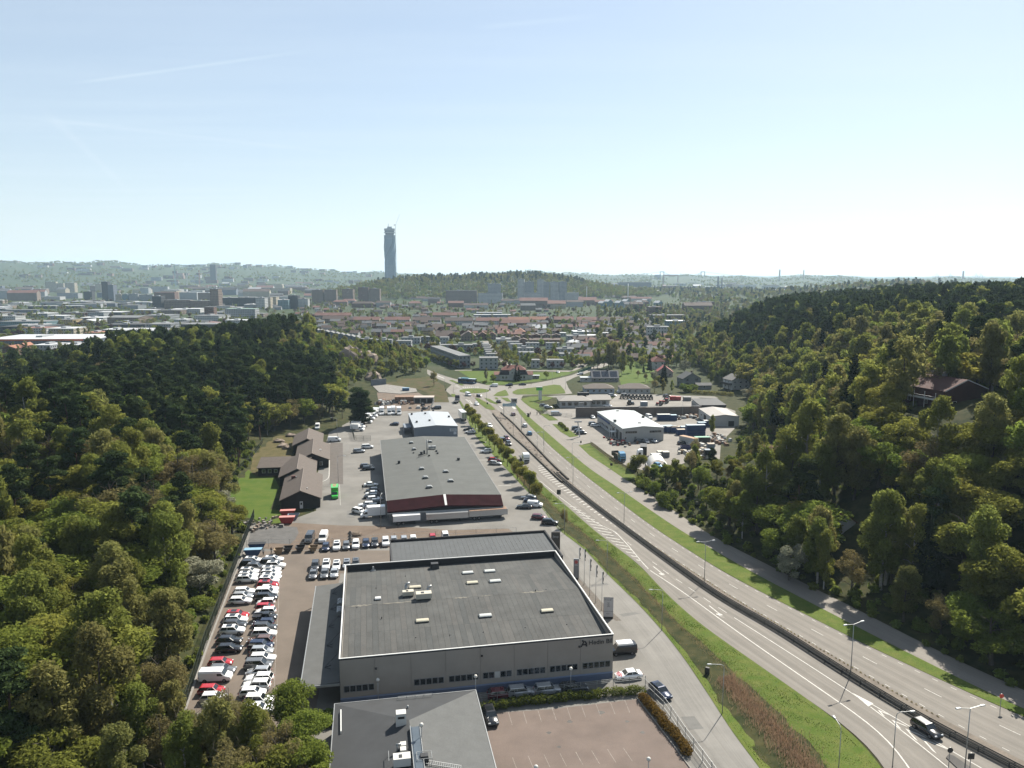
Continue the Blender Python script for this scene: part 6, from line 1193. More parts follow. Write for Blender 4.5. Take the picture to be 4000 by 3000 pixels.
for x, y, z, e in zip(X, Y, Z, EL):
    if e < 2.2 or not free(x, y) or x < -.78 * y - 60: continue
    n1, n2 = nz2(x, y, .013), nz2(x, y, .05, 9)
    far = (y > 470 and x > -150) or (y > 345 and x > -.235 * y)
    if far: k = rng.choice(['maple', 'birch', 'oak', 'olive', 'pine'], p=[.34, .3, .2, .1, .06]); s = rng.uniform(.5, .75)
    elif y > 235 and x < -60: k = rng.choice(['pine', 'spruce', 'birch', 'oak', 'maple', 'bud'], p=[.70, .05, .07, .08, .07, .03] if n1 > -.28 else [.15, .02, .25, .25, .28, .05]); s = rng.uniform(.7, 1.35)
    else:
        k = rng.choice(['pine', 'birch', 'oak', 'maple', 'bud', 'olive', 'blossom', 'bush'], p=[.15, .22, .2, .13, .12, .14, .02, .02] if n1 > -.1 else [.03, .27, .17, .15, .2, .12, .03, .03]); s = rng.uniform(.75, 1.1) if y < 130 else rng.uniform(.8, 1.15)
        if e > 9 and rng.random() < .36: continue
        s *= 1.22
        if e < 7: k = rng.choice(['blossom', 'bush', 'bud', 'birch', 'olive', 'oak'], p=[.2, .3, .2, .1, .15, .05]); s *= .8 if k not in ('bush', 'blossom') else 1.1
    cand.append((k, x, y, z, s, 'left'))
X, Y = scatter(WOOD_R, 5.7, ymax=860)
Z = hz(X, Y); ER = edge_dist(WOOD_R, X, Y)
for x, y, z, e in zip(X, Y, Z, ER):
    if e < 3 or not free(x, y) or x > .78 * y + 45: continue
    n1 = nz2(x, y, .011, 3); up = e > 95 or (y > 420 and e > 25)
    if up: k = rng.choice(['pine', 'spruce', 'birch', 'oak', 'maple', 'bud'], p=[.56, .12, .11, .11, .07, .03] if n1 > -.2 else [.28, .08, .24, .22, .15, .03]); s = rng.uniform(.7, 1.4)
    else:
        k = rng.choice(['birch', 'oak', 'maple', 'olive', 'bud', 'pine', 'spruce'], p=[.22, .33, .15, .12, .1, .05, .03]); s = rng.uniform(.85, 1.25)
        if e > 10 and rng.random() < .3: continue
        s *= 1.18 if not (y > 212 and x < 105) else .55
        if e < 9: k = rng.choice(['bush', 'olive', 'maple', 'bud', 'birch', 'blossom'], p=[.3, .2, .18, .15, .14, .03]); s *= .75
    cand.append((k, x, y, z, s, 'right'))
# only what the picture can show: drop trees far outside the view or behind the camera
def vis(c):
    u, v, d = pix(c[1], c[2], c[3] + 8); return d > 25 and -900 < u < 4900 and v < 4200
cand = [c for c in cand if vis(c)]
HT = {'pine': 15, 'spruce': 16, 'birch': 14, 'oak': 11.5, 'maple': 11.5, 'bud': 12, 'blossom': 6.5, 'bush': 2.2, 'olive': 14, 'pollard': 5, 'red': 11.5, 'orange': 11}
def px_h(c):
    u, v, d = pix(c[1], c[2], c[3] + HT[c[0]] * c[4] * .7); return (HT[c[0]] * c[4] / d) if (0 <= u <= 4000 and v < 3250) else HT[c[0]] * c[4] / d * .05
cand.sort(key=px_h, reverse=True)
count = {}; rest = []
def spot(x, y, z, pl):
    u, v, d = pix(x, y, z + 8)
    if pl == 'left':
        if y > 460: return 'on the bushy slope above the scrub lot'
        if v > 2500: return 'in the bottom left corner' if u < 450 else 'beside the near end of the fence'
        if v < 1420: return 'on the skyline of the left hill'
        if u > 1000: return 'above the brown houses'
        if v > 1900: return 'at the left edge of the picture' if u < 400 else 'between the fence and the left wood'
        return 'on the left hill, left half' if u < 500 else 'on the left hill above the lawn'
    if v < 1220: return 'on the skyline of the right hill'
    if v > 2150: return 'in the lower right wood beside the cycle path'
    if u > 3450: return 'at the right edge around the brick villa' if v < 1750 else 'in the right wood below the brick villa'
    if v < 1500: return 'on the right hill behind the villas'
    return 'in the right wood above the works yard' if v < 1800 else 'in the right wood above the cycle path'
PLACE = {'left': 'in the wood on the left hill', 'right': 'in the wood on the right hill'}
LIMIT = {'pine': 260, 'birch': 190, 'oak': 190, 'maple': 150, 'bud': 150, 'olive': 120, 'spruce': 60, 'bush': 80, 'blossom': 60}
for c in cand:
    k, x, y, z, s, pl = c; n = count.get(k, 0); d = math.hypot(x, y)
    if n < LIMIT[k]:
        count[k] = n + 1; tree(k, (x, y, z - .2), s, f'{LOOK[k]} {spot(x, y, z, pl)}', f'{NAMES[k].replace("_", " ")}s {spot(x, y, z, pl)}', 0 if d < 240 else 1, rng.uniform(1.15, 1.65) if k not in ('pine', 'spruce') else rng.uniform(.95, 1.25))
    else: rest.append(c)
# the remaining wood as one mass
def stuff_trees(name, label, items, lodf, cat='wood'):
    """items: (kind, x, y, z, scale); one object, trees set on its points by geometry nodes."""
    keys = sorted({(k, lodf(k, x, y)) for k, x, y, z, s in items}); km = {q: i for i, q in enumerate(keys)}
    me = bpy.data.meshes.new(name); me.from_pydata([(x, y, z - .2) for k, x, y, z, s in items], [], [])
    ai = me.attributes.new('kind', 'INT', 'POINT'); ai.data.foreach_set('value', [km[(k, lodf(k, x, y))] for k, x, y, z, s in items])
    asn = me.attributes.new('size', 'FLOAT', 'POINT'); asn.data.foreach_set('value', [s for *_, s in items])
    ar = me.attributes.new('turn', 'FLOAT', 'POINT'); ar.data.foreach_set('value', [rnd.uniform(0, 6.28) for _ in items])
    o = link(name, me); o['kind'] = 'stuff'; o['label'] = label; o['category'] = cat
    ng = bpy.data.node_groups.new(name, 'GeometryNodeTree'); ng.interface.new_socket('Geometry', in_out='INPUT', socket_type='NodeSocketGeometry'); ng.interface.new_socket('Geometry', in_out='OUTPUT', socket_type='NodeSocketGeometry')
    n, l = ng.nodes, ng.links; gi, go = n.new('NodeGroupInput'), n.new('NodeGroupOutput'); jn = n.new('GeometryNodeJoinGeometry')
    def attr(nm, ty): a = n.new('GeometryNodeInputNamedAttribute'); a.data_type = ty; a.inputs[0].default_value = nm; return a.outputs[0]
    ak, as_, at_ = attr('kind', 'INT'), attr('size', 'FLOAT'), attr('turn', 'FLOAT'); cx = n.new('ShaderNodeCombineXYZ'); l.new(at_, cx.inputs[2])
    for q in keys:
        T, C_ = PROTO[(q[0], q[1], 0)]; bm = bmesh.new(); bm.from_mesh(C_); nf = len(bm.faces); bm.from_mesh(T); bm.faces.ensure_lookup_table()
        for f in bm.faces[nf:]: f.material_index = 1
        mm = bpy.data.meshes.new('wood_tree'); bm.to_mesh(mm); bm.free(); mm.materials.append(C_.materials[0]); mm.materials.append(T.materials[0]); po = bpy.data.objects.new('wood_tree', mm)
        oi = n.new('GeometryNodeObjectInfo'); oi.inputs[0].default_value = po; oi.inputs['As Instance'].default_value = True
        cp = n.new('FunctionNodeCompare'); cp.data_type = 'INT'; cp.operation = 'EQUAL'; l.new(ak, cp.inputs[2]); cp.inputs[3].default_value = km[q]
        ip = n.new('GeometryNodeInstanceOnPoints'); l.new(gi.outputs[0], ip.inputs['Points']); l.new(cp.outputs[0], ip.inputs['Selection']); l.new(oi.outputs['Geometry'], ip.inputs['Instance']); l.new(cx.outputs[0], ip.inputs['Rotation']); l.new(as_, ip.inputs['Scale']); l.new(ip.outputs[0], jn.inputs[0])
    l.new(jn.outputs[0], go.inputs[0]); o.modifiers.new('trees', 'NODES').node_group = ng; return o
stuff_trees('woodland', 'unbroken mass of mixed wood covering both hills', [c[:5] for c in rest], lambda k, x, y: 1 if math.hypot(x, y) < 420 else 2)
# undergrowth
X, Y = scatter(WOOD_L, 3.4, ymax=300); Z = hz(X, Y); und = [('bush', x, y, z, rng.uniform(.5, 1.1)) for x, y, z in zip(X, Y, Z) if x > -.75 * y - 30]
X, Y = scatter(WOOD_R, 3.6, ymax=330); Z = hz(X, Y); und += [('bush', x, y, z, rng.uniform(.5, 1.1)) for x, y, z in zip(X, Y, Z) if x < .75 * y + 30 and free(x, y)]
X, Y = scatter(pts([(600, 3200), (660, 2985), (740, 2810), (900, 2870), (1090, 2925), (1190, 2950), (1215, 3200)]), 1.6); und += [('bush', x, y, 0, rng.uniform(.35, .8)) for x, y in zip(X, Y)]
stuff_trees('undergrowth', 'low green undergrowth between the trees of both woods', und, lambda k, x, y: 2, 'undergrowth')
# --- trees that stand out singly
a, c = at(1822, 1632), at(2098, 1958)
for i in range(17):
    p = a.lerp(c, i / 16); tree('pollard', (p.x + rnd.uniform(-.3, .3), p.y, .05), rnd.uniform(1.15, 1.4), f'yellow-green street tree between yard and main road, {ordn(i + 1)} from the far end', 'street trees beside the long warehouse')
b_ = at(2205, 2060); tree('bud', (*V2(b_), .05), .42, 'thin bare young tree at the near end of the tree row')
def one(kind, u, v, s, label, z=None, sxy=1.0, group=None, lod=0):
    p = at(u, v); zz = gz(p.x, p.y)
    for _ in range(10):
        if zz > .05: p = at(u, v, zz); zz = .5 * zz + .5 * gz(p.x, p.y)
    return tree(kind, (p.x, p.y, zz - .1), s, label, group, lod, sxy)
one('pine', 1408, 1662, 1.15, 'very dark wide conifer standing alone by the truck compound', sxy=1.9); one('spruce', 1405, 1664, 1.05, 'dark inner spire of the lone conifer by the truck compound', sxy=1.7); one('pine', 1425, 1660, .95, 'dark right-hand stem of the lone conifer group', sxy=1.7)
one('maple', 1150, 2905, .92, 'bright green tree at the near end of the car park'); one('maple', 1195, 3010, .9, 'bright green tree beside the office block corner'); one('bud', 1080, 3060, .8, 'olive budding tree below the car park end'); one('bush', 1275, 2825, 1.1, 'round green bush left of the office block')
for i, (u, v, k, s) in enumerate(((690, 2960, 'olive', .8), (760, 3060, 'bud', .9), (840, 2990, 'oak', .7), (870, 3120, 'olive', .95), (950, 2985, 'bud', .75), (985, 3090, 'birch', .85), (1040, 3010, 'olive', .6), (1100, 3140, 'bud', .85), (1010, 3200, 'oak', .9), (730, 3170, 'birch', .9), (640, 3060, 'bud', .8), (900, 3220, 'bud', .9), (1180, 3160, 'maple', .8), (560, 3000, 'birch', .85), (800, 2890, 'bush', 1.6), (1000, 2930, 'bush', 1.5), (1075, 2945, 'bush', 1.7), (930, 2930, 'blossom', .7))): one(k, u, v, s, f'{LOOK[k]} at the near end of the car park, {ordn(i + 1)} of the clump', group='clump at the near end of the car park', sxy=1.25)
one('blossom', 3085, 2268, 1.45, 'white flowering tree right of the cycle path'); one('birch', 3215, 2300, .9, 'slim birch right of the white flowering tree'); one('birch', 3440, 2300, 1.45, 'large weeping birch in the right wood', sxy=1.3); one('birch', 3560, 2310, 1.25, 'second large weeping birch in the right wood', sxy=1.2)
one('blossom', 790, 2920, 1.1, 'pale flowering bush at the near end of the fence'); one('bud', 900, 2900, .75, 'thin olive tree overlapping the parked white cars')
one('olive', 870, 2080, .7, 'grey-green willow beside the lawn', sxy=1.5)
one('pollard', 2490, 1862, 1.5, 'young tree in front of the arched shelter', sxy=1.3); one('bud', 2715, 1792, .65, 'thin birch beside the blue containers'); one('birch', 2780, 1700, .6, 'light birch among the containers of the works yard')
for i, (u, v, k, s) in enumerate(((2520, 1905, 'bush', 1.8), (2600, 1900, 'maple', .65), (2660, 1890, 'oak', .6), (2740, 1925, 'maple', .8), (2800, 1880, 'oak', .6), (2870, 1870, 'oak', .6), (2700, 1860, 'bud', .7), (2760, 1990, 'maple', .6), (2850, 1990, 'birch', .6), (2610, 1975, 'bush', 2.2), (2560, 1945, 'maple', .5))): one(k, u, v, s, f'{LOOK[k]} by the works yard, {ordn(i + 1)} in the thicket', group='thicket below the works yard')
for i, (x, y) in enumerate(((215, 395), (235, 410), (255, 430), (275, 450))): p = Z8(x, y); tree('bush', (p.x, p.y, .08), .75, f'yellowish bush in the bed by the white cross pylon, {ordn(i + 1)} from the far end', 'bushes by the cross pylon')
for i, (x, y, k, s, l) in enumerate(((945, 215, 'olive', .55, 'pale round tree left of the mansard villa'), (1035, 232, 'maple', .5, 'green round tree beside the mansard villa'), (1685, 192, 'maple', .5, 'round green tree right of the mansard villa'), (300, 275, 'bud', .85, 'bare tree beside the approach road'), (1310, 218, 'spruce', .55, 'dark conifer in front of the mansard villa, left'), (1345, 222, 'spruce', .58, 'dark conifer in front of the mansard villa, right'), (930, 245, 'bush', .9, 'small bush on the villa lawn'))): p = Z5(x, y); tree(k, (p.x, p.y, .03), s, l, None, 1)
for i, (x, y, k, s) in enumerate(((1600, 700, 'olive', 1.0), (1690, 690, 'maple', 1.1), (1760, 700, 'olive', 1.25), (1840, 690, 'olive', 1.3), (1950, 800, 'birch', 1.15), (1545, 700, 'oak', .9), (2080, 760, 'birch', .8), (1930, 355, 'spruce', 1.25), (1905, 350, 'spruce', 1.0), (600, 710, 'birch', .85), (660, 445, 'maple', .45), (2005, 330, 'oak', .8))): p = ZN(x, y); tree(k, (p.x, p.y, 0), s, f'{LOOK[k]} past the junction, {ordn(i + 1)} of the group', 'tall trees beyond the junction', 1, 1.1)
for i, (x, y, k, s) in enumerate(((505, 640, 'spruce', .75), (420, 655, 'spruce', .4), (715, 830, 'spruce', .85), (690, 835, 'spruce', .7), (575, 770, 'blossom', 1.1), (450, 780, 'bud', .5), (340, 720, 'bud', .45), (640, 830, 'oak', .6), (580, 930, 'bud', .7), (700, 950, 'olive', .6), (830, 940, 'birch', .5), (1050, 930, 'bush', 2.4), (1110, 920, 'bush', 2.2), (820, 480, 'birch', 1.0), (890, 560, 'maple', .9), (1010, 640, 'blossom', 1.5), (1130, 640, 'birch', 1.1), (1390, 830, 'birch', .9), (640, 250, 'maple', 1.0), (780, 240, 'oak', 1.1), (690, 260, 'spruce', .9))): p = ZK(x, y); tree(k, (p.x, p.y, gz(p.x, p.y)), s, f'{LOOK[k]} by the right villas, {ordn(i + 1)} of the group', 'garden trees around the right-hand villas', 1)
# hedges of the front car park: one clipped green, one orange
def hedge(name, label, P, kind, h, w, n, size):
    q = smooth_line(P, 40, 1); c = [(*q[i], h * .5 + rng.uniform(-.1, .15)) for i in range(40)]; c = np.array(c) + np.c_[rng.normal(0, .12, (40, 2)), np.zeros(40)]; r = np.tile([[w / 2, w / 2, h * .55]], (40, 1)) * rng.uniform(.85, 1.15, (40, 1)); d = np.diff(q, axis=0).mean(0)
    V = leaves(c, r, n, size, rng, shell=.5); t = thing(name, label, 'hedge', (0, 0, 0)); link('foliage', face_mesh('foliage', V, LEAF[kind]), t); b = MB(); [b.cyl((*q[i], -.1), (q[i][0] + .1, q[i][1], h * .7), .05, .02, 4) for i in range(0, 40, 2)]; b.ob('stem', BARK['grey'], t); return t
hedge('hedge', 'clipped green hedge along the far side of the reddish car park', [ZF(-30, 800), ZF(400, 745), ZF(900, 690), ZF(1300, 650), ZF(1480, 640)], 'bush', 1.4, 1.5, 9000, .2)
hedge('hedge', 'orange-brown hedge between the reddish car park and the service road', [ZF(1500, 690), ZF(1600, 800), ZF(1720, 950), ZF(1850, 1100), ZF(1930, 1230)], 'orange', 1.2, 1.8, 7000, .2)
hedge('hedge', 'clipped pale hedge in front of the white house at the forest edge', [ZK(1140, 950), ZK(1300, 960), ZK(1500, 965), ZK(1700, 985)], 'olive', 2.0, 1.8, 2500, .4)
# reeds and rough grass of the ditch
def blades(name, label, n, smin, smax, tmid, tw, hh_, m, wid=.05, zoff=-.5):
    s = rng.uniform(smin, smax, n); t = rng.normal(tmid, tw, n); P = np.array([verge_at(a, b) for a, b in zip(s, np.clip(t, .04, .94))]); h = hh_ * rng.uniform(.5, 1.2, n); a = rng.uniform(0, 6.28, n); dx = np.c_[np.cos(a), np.sin(a), np.zeros(n)] * wid; lean = np.c_[rng.normal(0, .25, (n, 2)) * h[:, None], h]
    dz = -.9 * np.exp(-((t - .33) / .16) ** 2) * .8 * np.clip((s * 149 - 62) / 20, 0, 1); b = np.c_[P, dz]
    V = np.stack([b - dx, b + dx, b + lean + dx * .3, b + lean - dx * .3], 1).reshape(-1, 3); o = link(name, face_mesh(name, V, m)); o['kind'] = 'stuff'; o['label'] = label; o['category'] = 'grass'; return o
REEDM = leafmat('reed_stems', (.44, .32, .2), .3, val=.3); STRAW = leafmat('straw_grass', (.40, .32, .17), .3, val=.4); GRB = leafmat('grass_blades', (.10, .15, .03), .4, val=.4)
blades('reeds', 'strip of reddish brown reeds in the ditch', 11000, .885, 1.0, .36, .065, 1.2, REEDM, .04)
blades('dry_ditch_grass', 'straw coloured dead grass along the ditch', 14000, .42, .99, .40, .09, .55, STRAW, .05)
blades('dry_ditch_grass', 'straw coloured dead grass in the upper ditch', 6000, .42, .80, .30, .06, .55, STRAW, .06)
blades('verge_grass', 'green grass tufts on the broad verge', 26000, .40, 1.0, .72, .15, .13, GRB, .06); blades('verge_grass', 'green grass tufts beside the service road', 9000, .45, 1.0, .12, .06, .13, GRB, .06)
# ------------------------------------------------------------------ street furniture, fences, yard clutter, people
LAMPH = mat('lamp_head', (.5, .52, .52), .4, 0); GLOBE = mat('lamp_globe', (.72, .70, .64), .25, 0)
def lamp_double(P, rz, label, h=9.3, arm=1.6, group='double armed lamps on the median'):
    t = thing('street_lamp', label, 'street lamp', (*V2(P), 0), rz, group); MB().cyl((0, 0, 0), (0, 0, h), .085, .05, 8).ob('pole', METAL, t, smooth=True)
    for s in (-1, 1): MB().bar((0, 0, h), (s * arm, 0, h + .25), .07).ob('arm', METAL, t); b = MB(); b.box((s * (arm + .3), 0, h + .26), (.8, .3, .14), 0, 0, .8); b.ob('lamp_head', LAMPH, t)
for i, (u, v) in enumerate(((3768, 3012), (3322, 2640), (2751, 2274), (2437, 2056), (2238, 1898), (2098, 1786), (2005, 1705))):
    P = at(u, v); d = LOW.near(P); q = LOW.p(d + 2, .5) - LOW.p(d, .5); lamp_double(P, math.atan2(q.y, q.x) + math.pi / 2, f'double armed street lamp on the median, {ordn(i + 1)} from the camera')
def lamp_single(P, ax, label, h=8.2, group='single armed lamps along the service road'):
    t = thing('street_lamp', label, 'street lamp', (*V2(P), 0), ax, group); MB().cyl((0, 0, 0), (0, 0, h - .6), .075, .045, 8).ob('pole', METAL, t, smooth=True)
    b = MB(); Q = [Vector((0, 0, h - .6)), Vector((.12, 0, h - .2)), Vector((.5, 0, h)), Vector((2.0, 0, h + .05))]; [b.cyl(a, c, .05, .045, 6, cap=False) for a, c in zip(Q[:-1], Q[1:])]; b.ob('arm', METAL, t, smooth=True); b = MB(); b.box((2.3, 0, h + .05), (.75, .28, .13), 0, 0, .8); b.ob('lamp_head', LAMPH, t)
for i, (u, v, a) in enumerate(((3486, 2996, 5), (2821, 2788, 180), (2585, 2462, 180), (2371, 2246, 180), (3272, 3060, 90), (2205, 2085, 180))): lamp_single(at(u, v), R(a), f'single armed street lamp by the verge, {("lowest right", "beside the reeds", "beside the flag strip", "next to the ditch bend", "cut by the bottom edge", "at the tree row end")[i]}')
for i, (x, y, Zm, a, h) in enumerate(((1628, 738, Zy, 0, 8), (545, 372, Z5, 180, 8), (430, 300, Z5, 180, 8), (1380, 860, Z5, 0, 8), (1655, 1010, Z5, 0, 8), (795, 412, Z5, 90, 8), (950, 470, Z5, 0, 7), (1925, 320, Z5, 180, 8), (950, 240, Z5, 0, 8), (1760, 245, Z5, 180, 8), (1500, 270, Z5, 90, 8), (330, 800, Z8, 0, 9), (60, 660, Z8, 180, 8), (1390, 330, Z8, 90, 8), (1490, 900, ZA, 0, 9), (1478, 330, ZA, 180, 8), (2017, 1465, ZA, 90, 9))): lamp_single(Zm(x, y), R(a), f'thin lamp post in the background, {ordn(i + 1)} of the yard and junction lamps', h, 'lamps of the yards and the junction')
def globe(P, label, h=4.2, z=0): t = thing('globe_lamp', label, 'lamp', (*V2(P), z), 0, 'globe lamps of the car park'); MB().cyl((0, 0, 0), (0, 0, h), .055, .05, 8).ob('pole', METAL, t, smooth=True); MB().ball((0, 0, h + .22), .3, 12, 8).ob('globe', GLOBE, t, smooth=True); MB().cyl((0, 0, h - .1), (0, 0, h + .05), .12, .16, 8).ob('collar', METAL, t)
globe(ZF(808, 642), 'globe lamp beside the green hedge'); globe(ZF(475, 1640), 'globe lamp at the bottom edge of the reddish car park, left'); globe(ZF(1550, 1560), 'globe lamp at the bottom edge of the reddish car park, right'); globe(ZO(1820, 560), 'globe lamp at the office roof corner', 4.6); globe(ZO(770, 600), 'globe lamp behind the office roof', 4.6)
P = ZO(1237, 972, 5.2); globe((P.x, P.y), 'globe lamp rising from the office roof', 2.6, 5.0)
# flags and pylons
BLKF = mat('black_flag', (.018, .018, .022), .8, .1, 3)
for i, ((bx_, by), (tx_, ty)) in enumerate((((193, 1192), (195, 712)), ((258, 1215), (265, 750)), ((325, 1352), (335, 850)), ((400, 1435), (407, 930)), ((475, 1528), (485, 1015)))):
    P = Zr(bx_, by); t = thing('flagpole', f'white flagpole with limp black flag beside the service road, {ordn(i + 1)} from the far end', 'flagpole', P, 0, 'flagpoles beside the showroom'); MB().cyl((0, 0, 0), (0, 0, 8.3), .07, .045, 8).ob('pole', WHITE, t, smooth=True)
    b = MB(); b.loft([[(.08 + .28 * a_ * (.7 + .3 * math.sin(5 * z)), .1 * math.sin(7 * a_ + z), z) for a_ in (0, .35, .7, 1)] + [(.08 + .28 * a_ * (.7 + .3 * math.sin(5 * z)), .1 * math.sin(7 * a_ + z) - .03, z) for a_ in (1, .7, .35, 0)] for z in np.linspace(5.6, 8.2, 8)]); b.ob('flag', BLKF, t, smooth=True)
SIGNG = mat('sign_grey', (.30, .31, .33), .4, .03, 1); SIGNW = mat('sign_white', (.62, .61, .62), .45, .03, 1)
P = Zr(158, 1150); t = thing('pylon_sign', 'grey pylon sign with a red round badge beside the flags', 'sign', P, R(-6)); MB().bx(-.58, .58, -.15, .15, .45, 4.9).ob('panel', SIGNG, t); MB().bx(-.5, .5, -.2, .2, -.1, .45).ob('base', DARKMET, t); b = MB(); b.cyl((0, -.16, 4.2), (0, -.19, 4.2), .46, .46, 20); b.ob('badge_rim', SIGNW, t); b = MB(); b.cyl((0, -.19, 4.2), (0, -.21, 4.2), .4, .4, 20); b.ob('badge', PC['red'], t); text('FIAT', .3, SIGNW, t, (0, -.215, 4.1), (math.pi / 2, 0, 0), .005, ax='CENTER'); MB().bx(-.45, .45, -.165, -.15, 3.38, 3.55).ob('sign_bar', SIGNW, t)
P = Zr(555, 1628); t = thing('pylon_sign', 'white pylon sign with dark lettering at the showroom corner', 'sign', P, R(-4)); MB().bx(-.92, .92, -.18, .18, 1.55, 4.3).ob('panel', SIGNW, t); MB().bx(-.92, .92, -.18, .18, .4, 1.48).ob('panel', SIGNW, t); MB().bx(-.96, .96, -.14, .14, .1, 4.4).ob('frame', DARKMET, t); MB().bx(-.9, .9, -.3, .3, -.1, .1).ob('base', DARKMET, t)
text('HedinBil', .3, LET, t, (-.42, -.19, 3.85), (math.pi / 2, 0, 0), .005); b = MB(); b.add([(-.8, -.19, 3.82), (-.7, -.19, 3.82), (-.55, -.19, 4.15), (-.62, -.19, 4.15)], [(0, 1, 2, 3)]); b.ob('logo', LET, t)
for k, w in enumerate((.5, .3, .55, .4, .6)): MB().bx(-w / 2, w / 2, -.195, -.185, 3.3 - .2 * k, 3.36 - .2 * k).ob('text_line', LET, t)
text('Begagnat', .22, LET, t, (0, -.19, 1.0), (math.pi / 2, 0, 0), .005, ax='CENTER')
P = ZH(1750, 195); t = thing('pylon_sign', 'dark brown sign board reading Jeep behind the rear extension', 'sign', P, R(-2)); MB().bx(-1.1, 1.1, -.2, .2, 0, 4.6).ob('panel', mat('sign_brown', (.10, .085, .07), .5, .05, 1), t); text('Jeep', .85, SIGNW, t, (0, -.21, 3.2), (math.pi / 2, 0, 0), .01, ax='CENTER')
P = Z5(1612, 452); t = thing('pylon_sign', 'tall white pylon sign with green top on the grass island', 'sign', P, R(3)); MB().bx(-.9, .9, -.3, .3, 0, 5.4).ob('panel', WHITE, t); MB().bx(-2.2, 1.2, -.35, .35, 5.4, 7.0).ob('green_cap', PC['green'], t); MB().bx(-2.15, 1.15, -.36, .36, 7.0, 7.4).ob('white_cap', WHITE, t)
P = Z8(405, 508); t = thing('pylon_sign', 'white leaning T-shaped pylon beside the parked dark cars', 'sign', P, R(5)); MB().bar((0, 0, 0), (-.9, 0, 6.3), .5, .4).ob('post', WHITE, t); MB().bx(-2.3, .7, -.35, .35, 6.3, 6.8).ob('top_board', SIGNG, t)
P = Z5(1163, 655); t = thing('gantry_sign', 'pale blue direction sign on a tall pole over the far carriageway', 'sign', P, R(-3)); MB().cyl((0, 0, 0), (0, 0, 6.6), .14, .12, 8).ob('pole', METAL, t); MB().bx(-.6, 6.0, -.12, .0, 5.0, 6.4).ob('panel', mat('pale_blue_sign', (.40, .58, .66), .5, .05, 1), t); b = MB(); [b.bx(.2 + 1.9 * k, 1.5 + 1.9 * k, -.13, -.12, 5.5, 5.8) for k in range(3)]; o = b.ob('sign_text_bars', WHITE, t); o['kind'] = 'stuff'
P = Z5(1290, 490); t = thing('kiosk', 'small white bus stop kiosk at the junction', 'kiosk', P, 0); MB().bx(-1.6, 1.6, 0, 1.6, 0, 2.4).ob('wall', WHITEW, t); MB().bx(-1.8, 1.8, -.3, 1.8, 2.4, 2.6).ob('roof', GREYW, t); MB().bx(-1.2, 1.2, -.03, 0, .8, 2.1).ob('window', GLASS, t)
def board(P, label, w, h, z, m=DARKMET, rz=0, round_=False):
    t = thing('road_sign', label, 'sign', (*V2(P), 0), rz); MB().cyl((0, 0, 0), (0, 0, z + h), .05, .05, 6).ob('pole', METAL, t)
    b = MB(); (b.cyl((0, -.06, z + h / 2), (0, -.1, z + h / 2), w / 2, w / 2, 16) if round_ else b.bx(-w / 2, w / 2, -.1, -.06, z, z + h)); b.ob('plate', m, t)
board(Zy(1952, 1330), 'dark rectangular road sign facing away in the near verge', 1.2, 1.5, 1.6); board(Z5(1465, 690), 'dark road sign facing away in the green verge', 1.2, 1.8, 1.2); board(Z5(960, 530), 'dark road sign on the long grass wedge', .8, 1.0, 1.2); board(Z8(707, 815), 'dark triangular sign beside the cycle path', .9, .9, 1.2); board(Z7(1560, 1535), 'round sign seen from behind on the traffic island', .8, .8, 2.1, round_=True); board(Z7(1740, 1590), 'triangular warning sign seen from behind near the bottom edge', .9, .9, 2.1); board(Z7(2005, 1045), 'round sign in the shade beside the cycle path', .7, .7, 2.0, PC['orange red'], 0, True); board(Z5(447, 350), 'small dark sign at the left kerb of the junction', .8, .8, .8); board(Z8(415, 580), 'dark parking meter box beside the cycle path', .6, .9, .6)
P = ZV(360, 72); t = thing('utility_cabinet', 'tilted black utility cabinet in the verge', 'cabinet', P, R(-30)); MB().box((0, 0, .6), (.7, .4, 1.2), 0, 0, .95).ob('body', BLACKP, t); MB().bx(-.4, .4, -.22, -.2, .1, 1.1).ob('door', DARKMET, t)
ip = [at(3695, 2962), at(3705, 2950), at(3725, 2955), at(3790, 3000), at(3840, 3050), at(3800, 3060)]; sheet('traffic_island', ip, .16, DARKASPH, 'dark kerbed traffic island where the slip road splits', th=-.14)
# crash barrier on the median
t = thing('crash_barrier', 'long dark double rail crash barrier between the carriageways', 'barrier'); d0, d1 = LOW.near(at(2150, 1845)), LOW.len - 1
def bpt(d, off): p = LOW.p(d, 1); n_ = (p - LOW.p(d, 0)).normalized(); return p + n_ * off
T = np.arange(d0, d1, 3.0)
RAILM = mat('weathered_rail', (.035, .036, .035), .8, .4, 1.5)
for off in (.55, 1.35):
    for zz in (.5, .78):
        b = MB(); [b.bar((*V2(bpt(x, off)), zz), (*V2(bpt(y, off)), zz), .06, .2) for x, y in zip(T[:-1], T[1:])]; b.ob('rail', RAILM, t)
pm = MB().bx(-.06, .06, -.06, .06, -.1, .82).mesh('post', RAILM)
for off in (.55, 1.35):
    for x in np.arange(d0, d1, 4.0): p = bpt(x, off); link('post', pm, t, (p.x, p.y, 0))
b = MB(); [b.quad(*[(*V2(q), .05) for q in (bpt(x, .2), bpt(x, 1.9), bpt(y, 1.9), bpt(y, .2))]) for x, y in zip(T[:-1], T[1:])]; struct(b.ob('barrier_strip', mat('oily_soil', (.035, .033, .028), .95, .3, 1)), 'dark soil strip under the crash barrier')
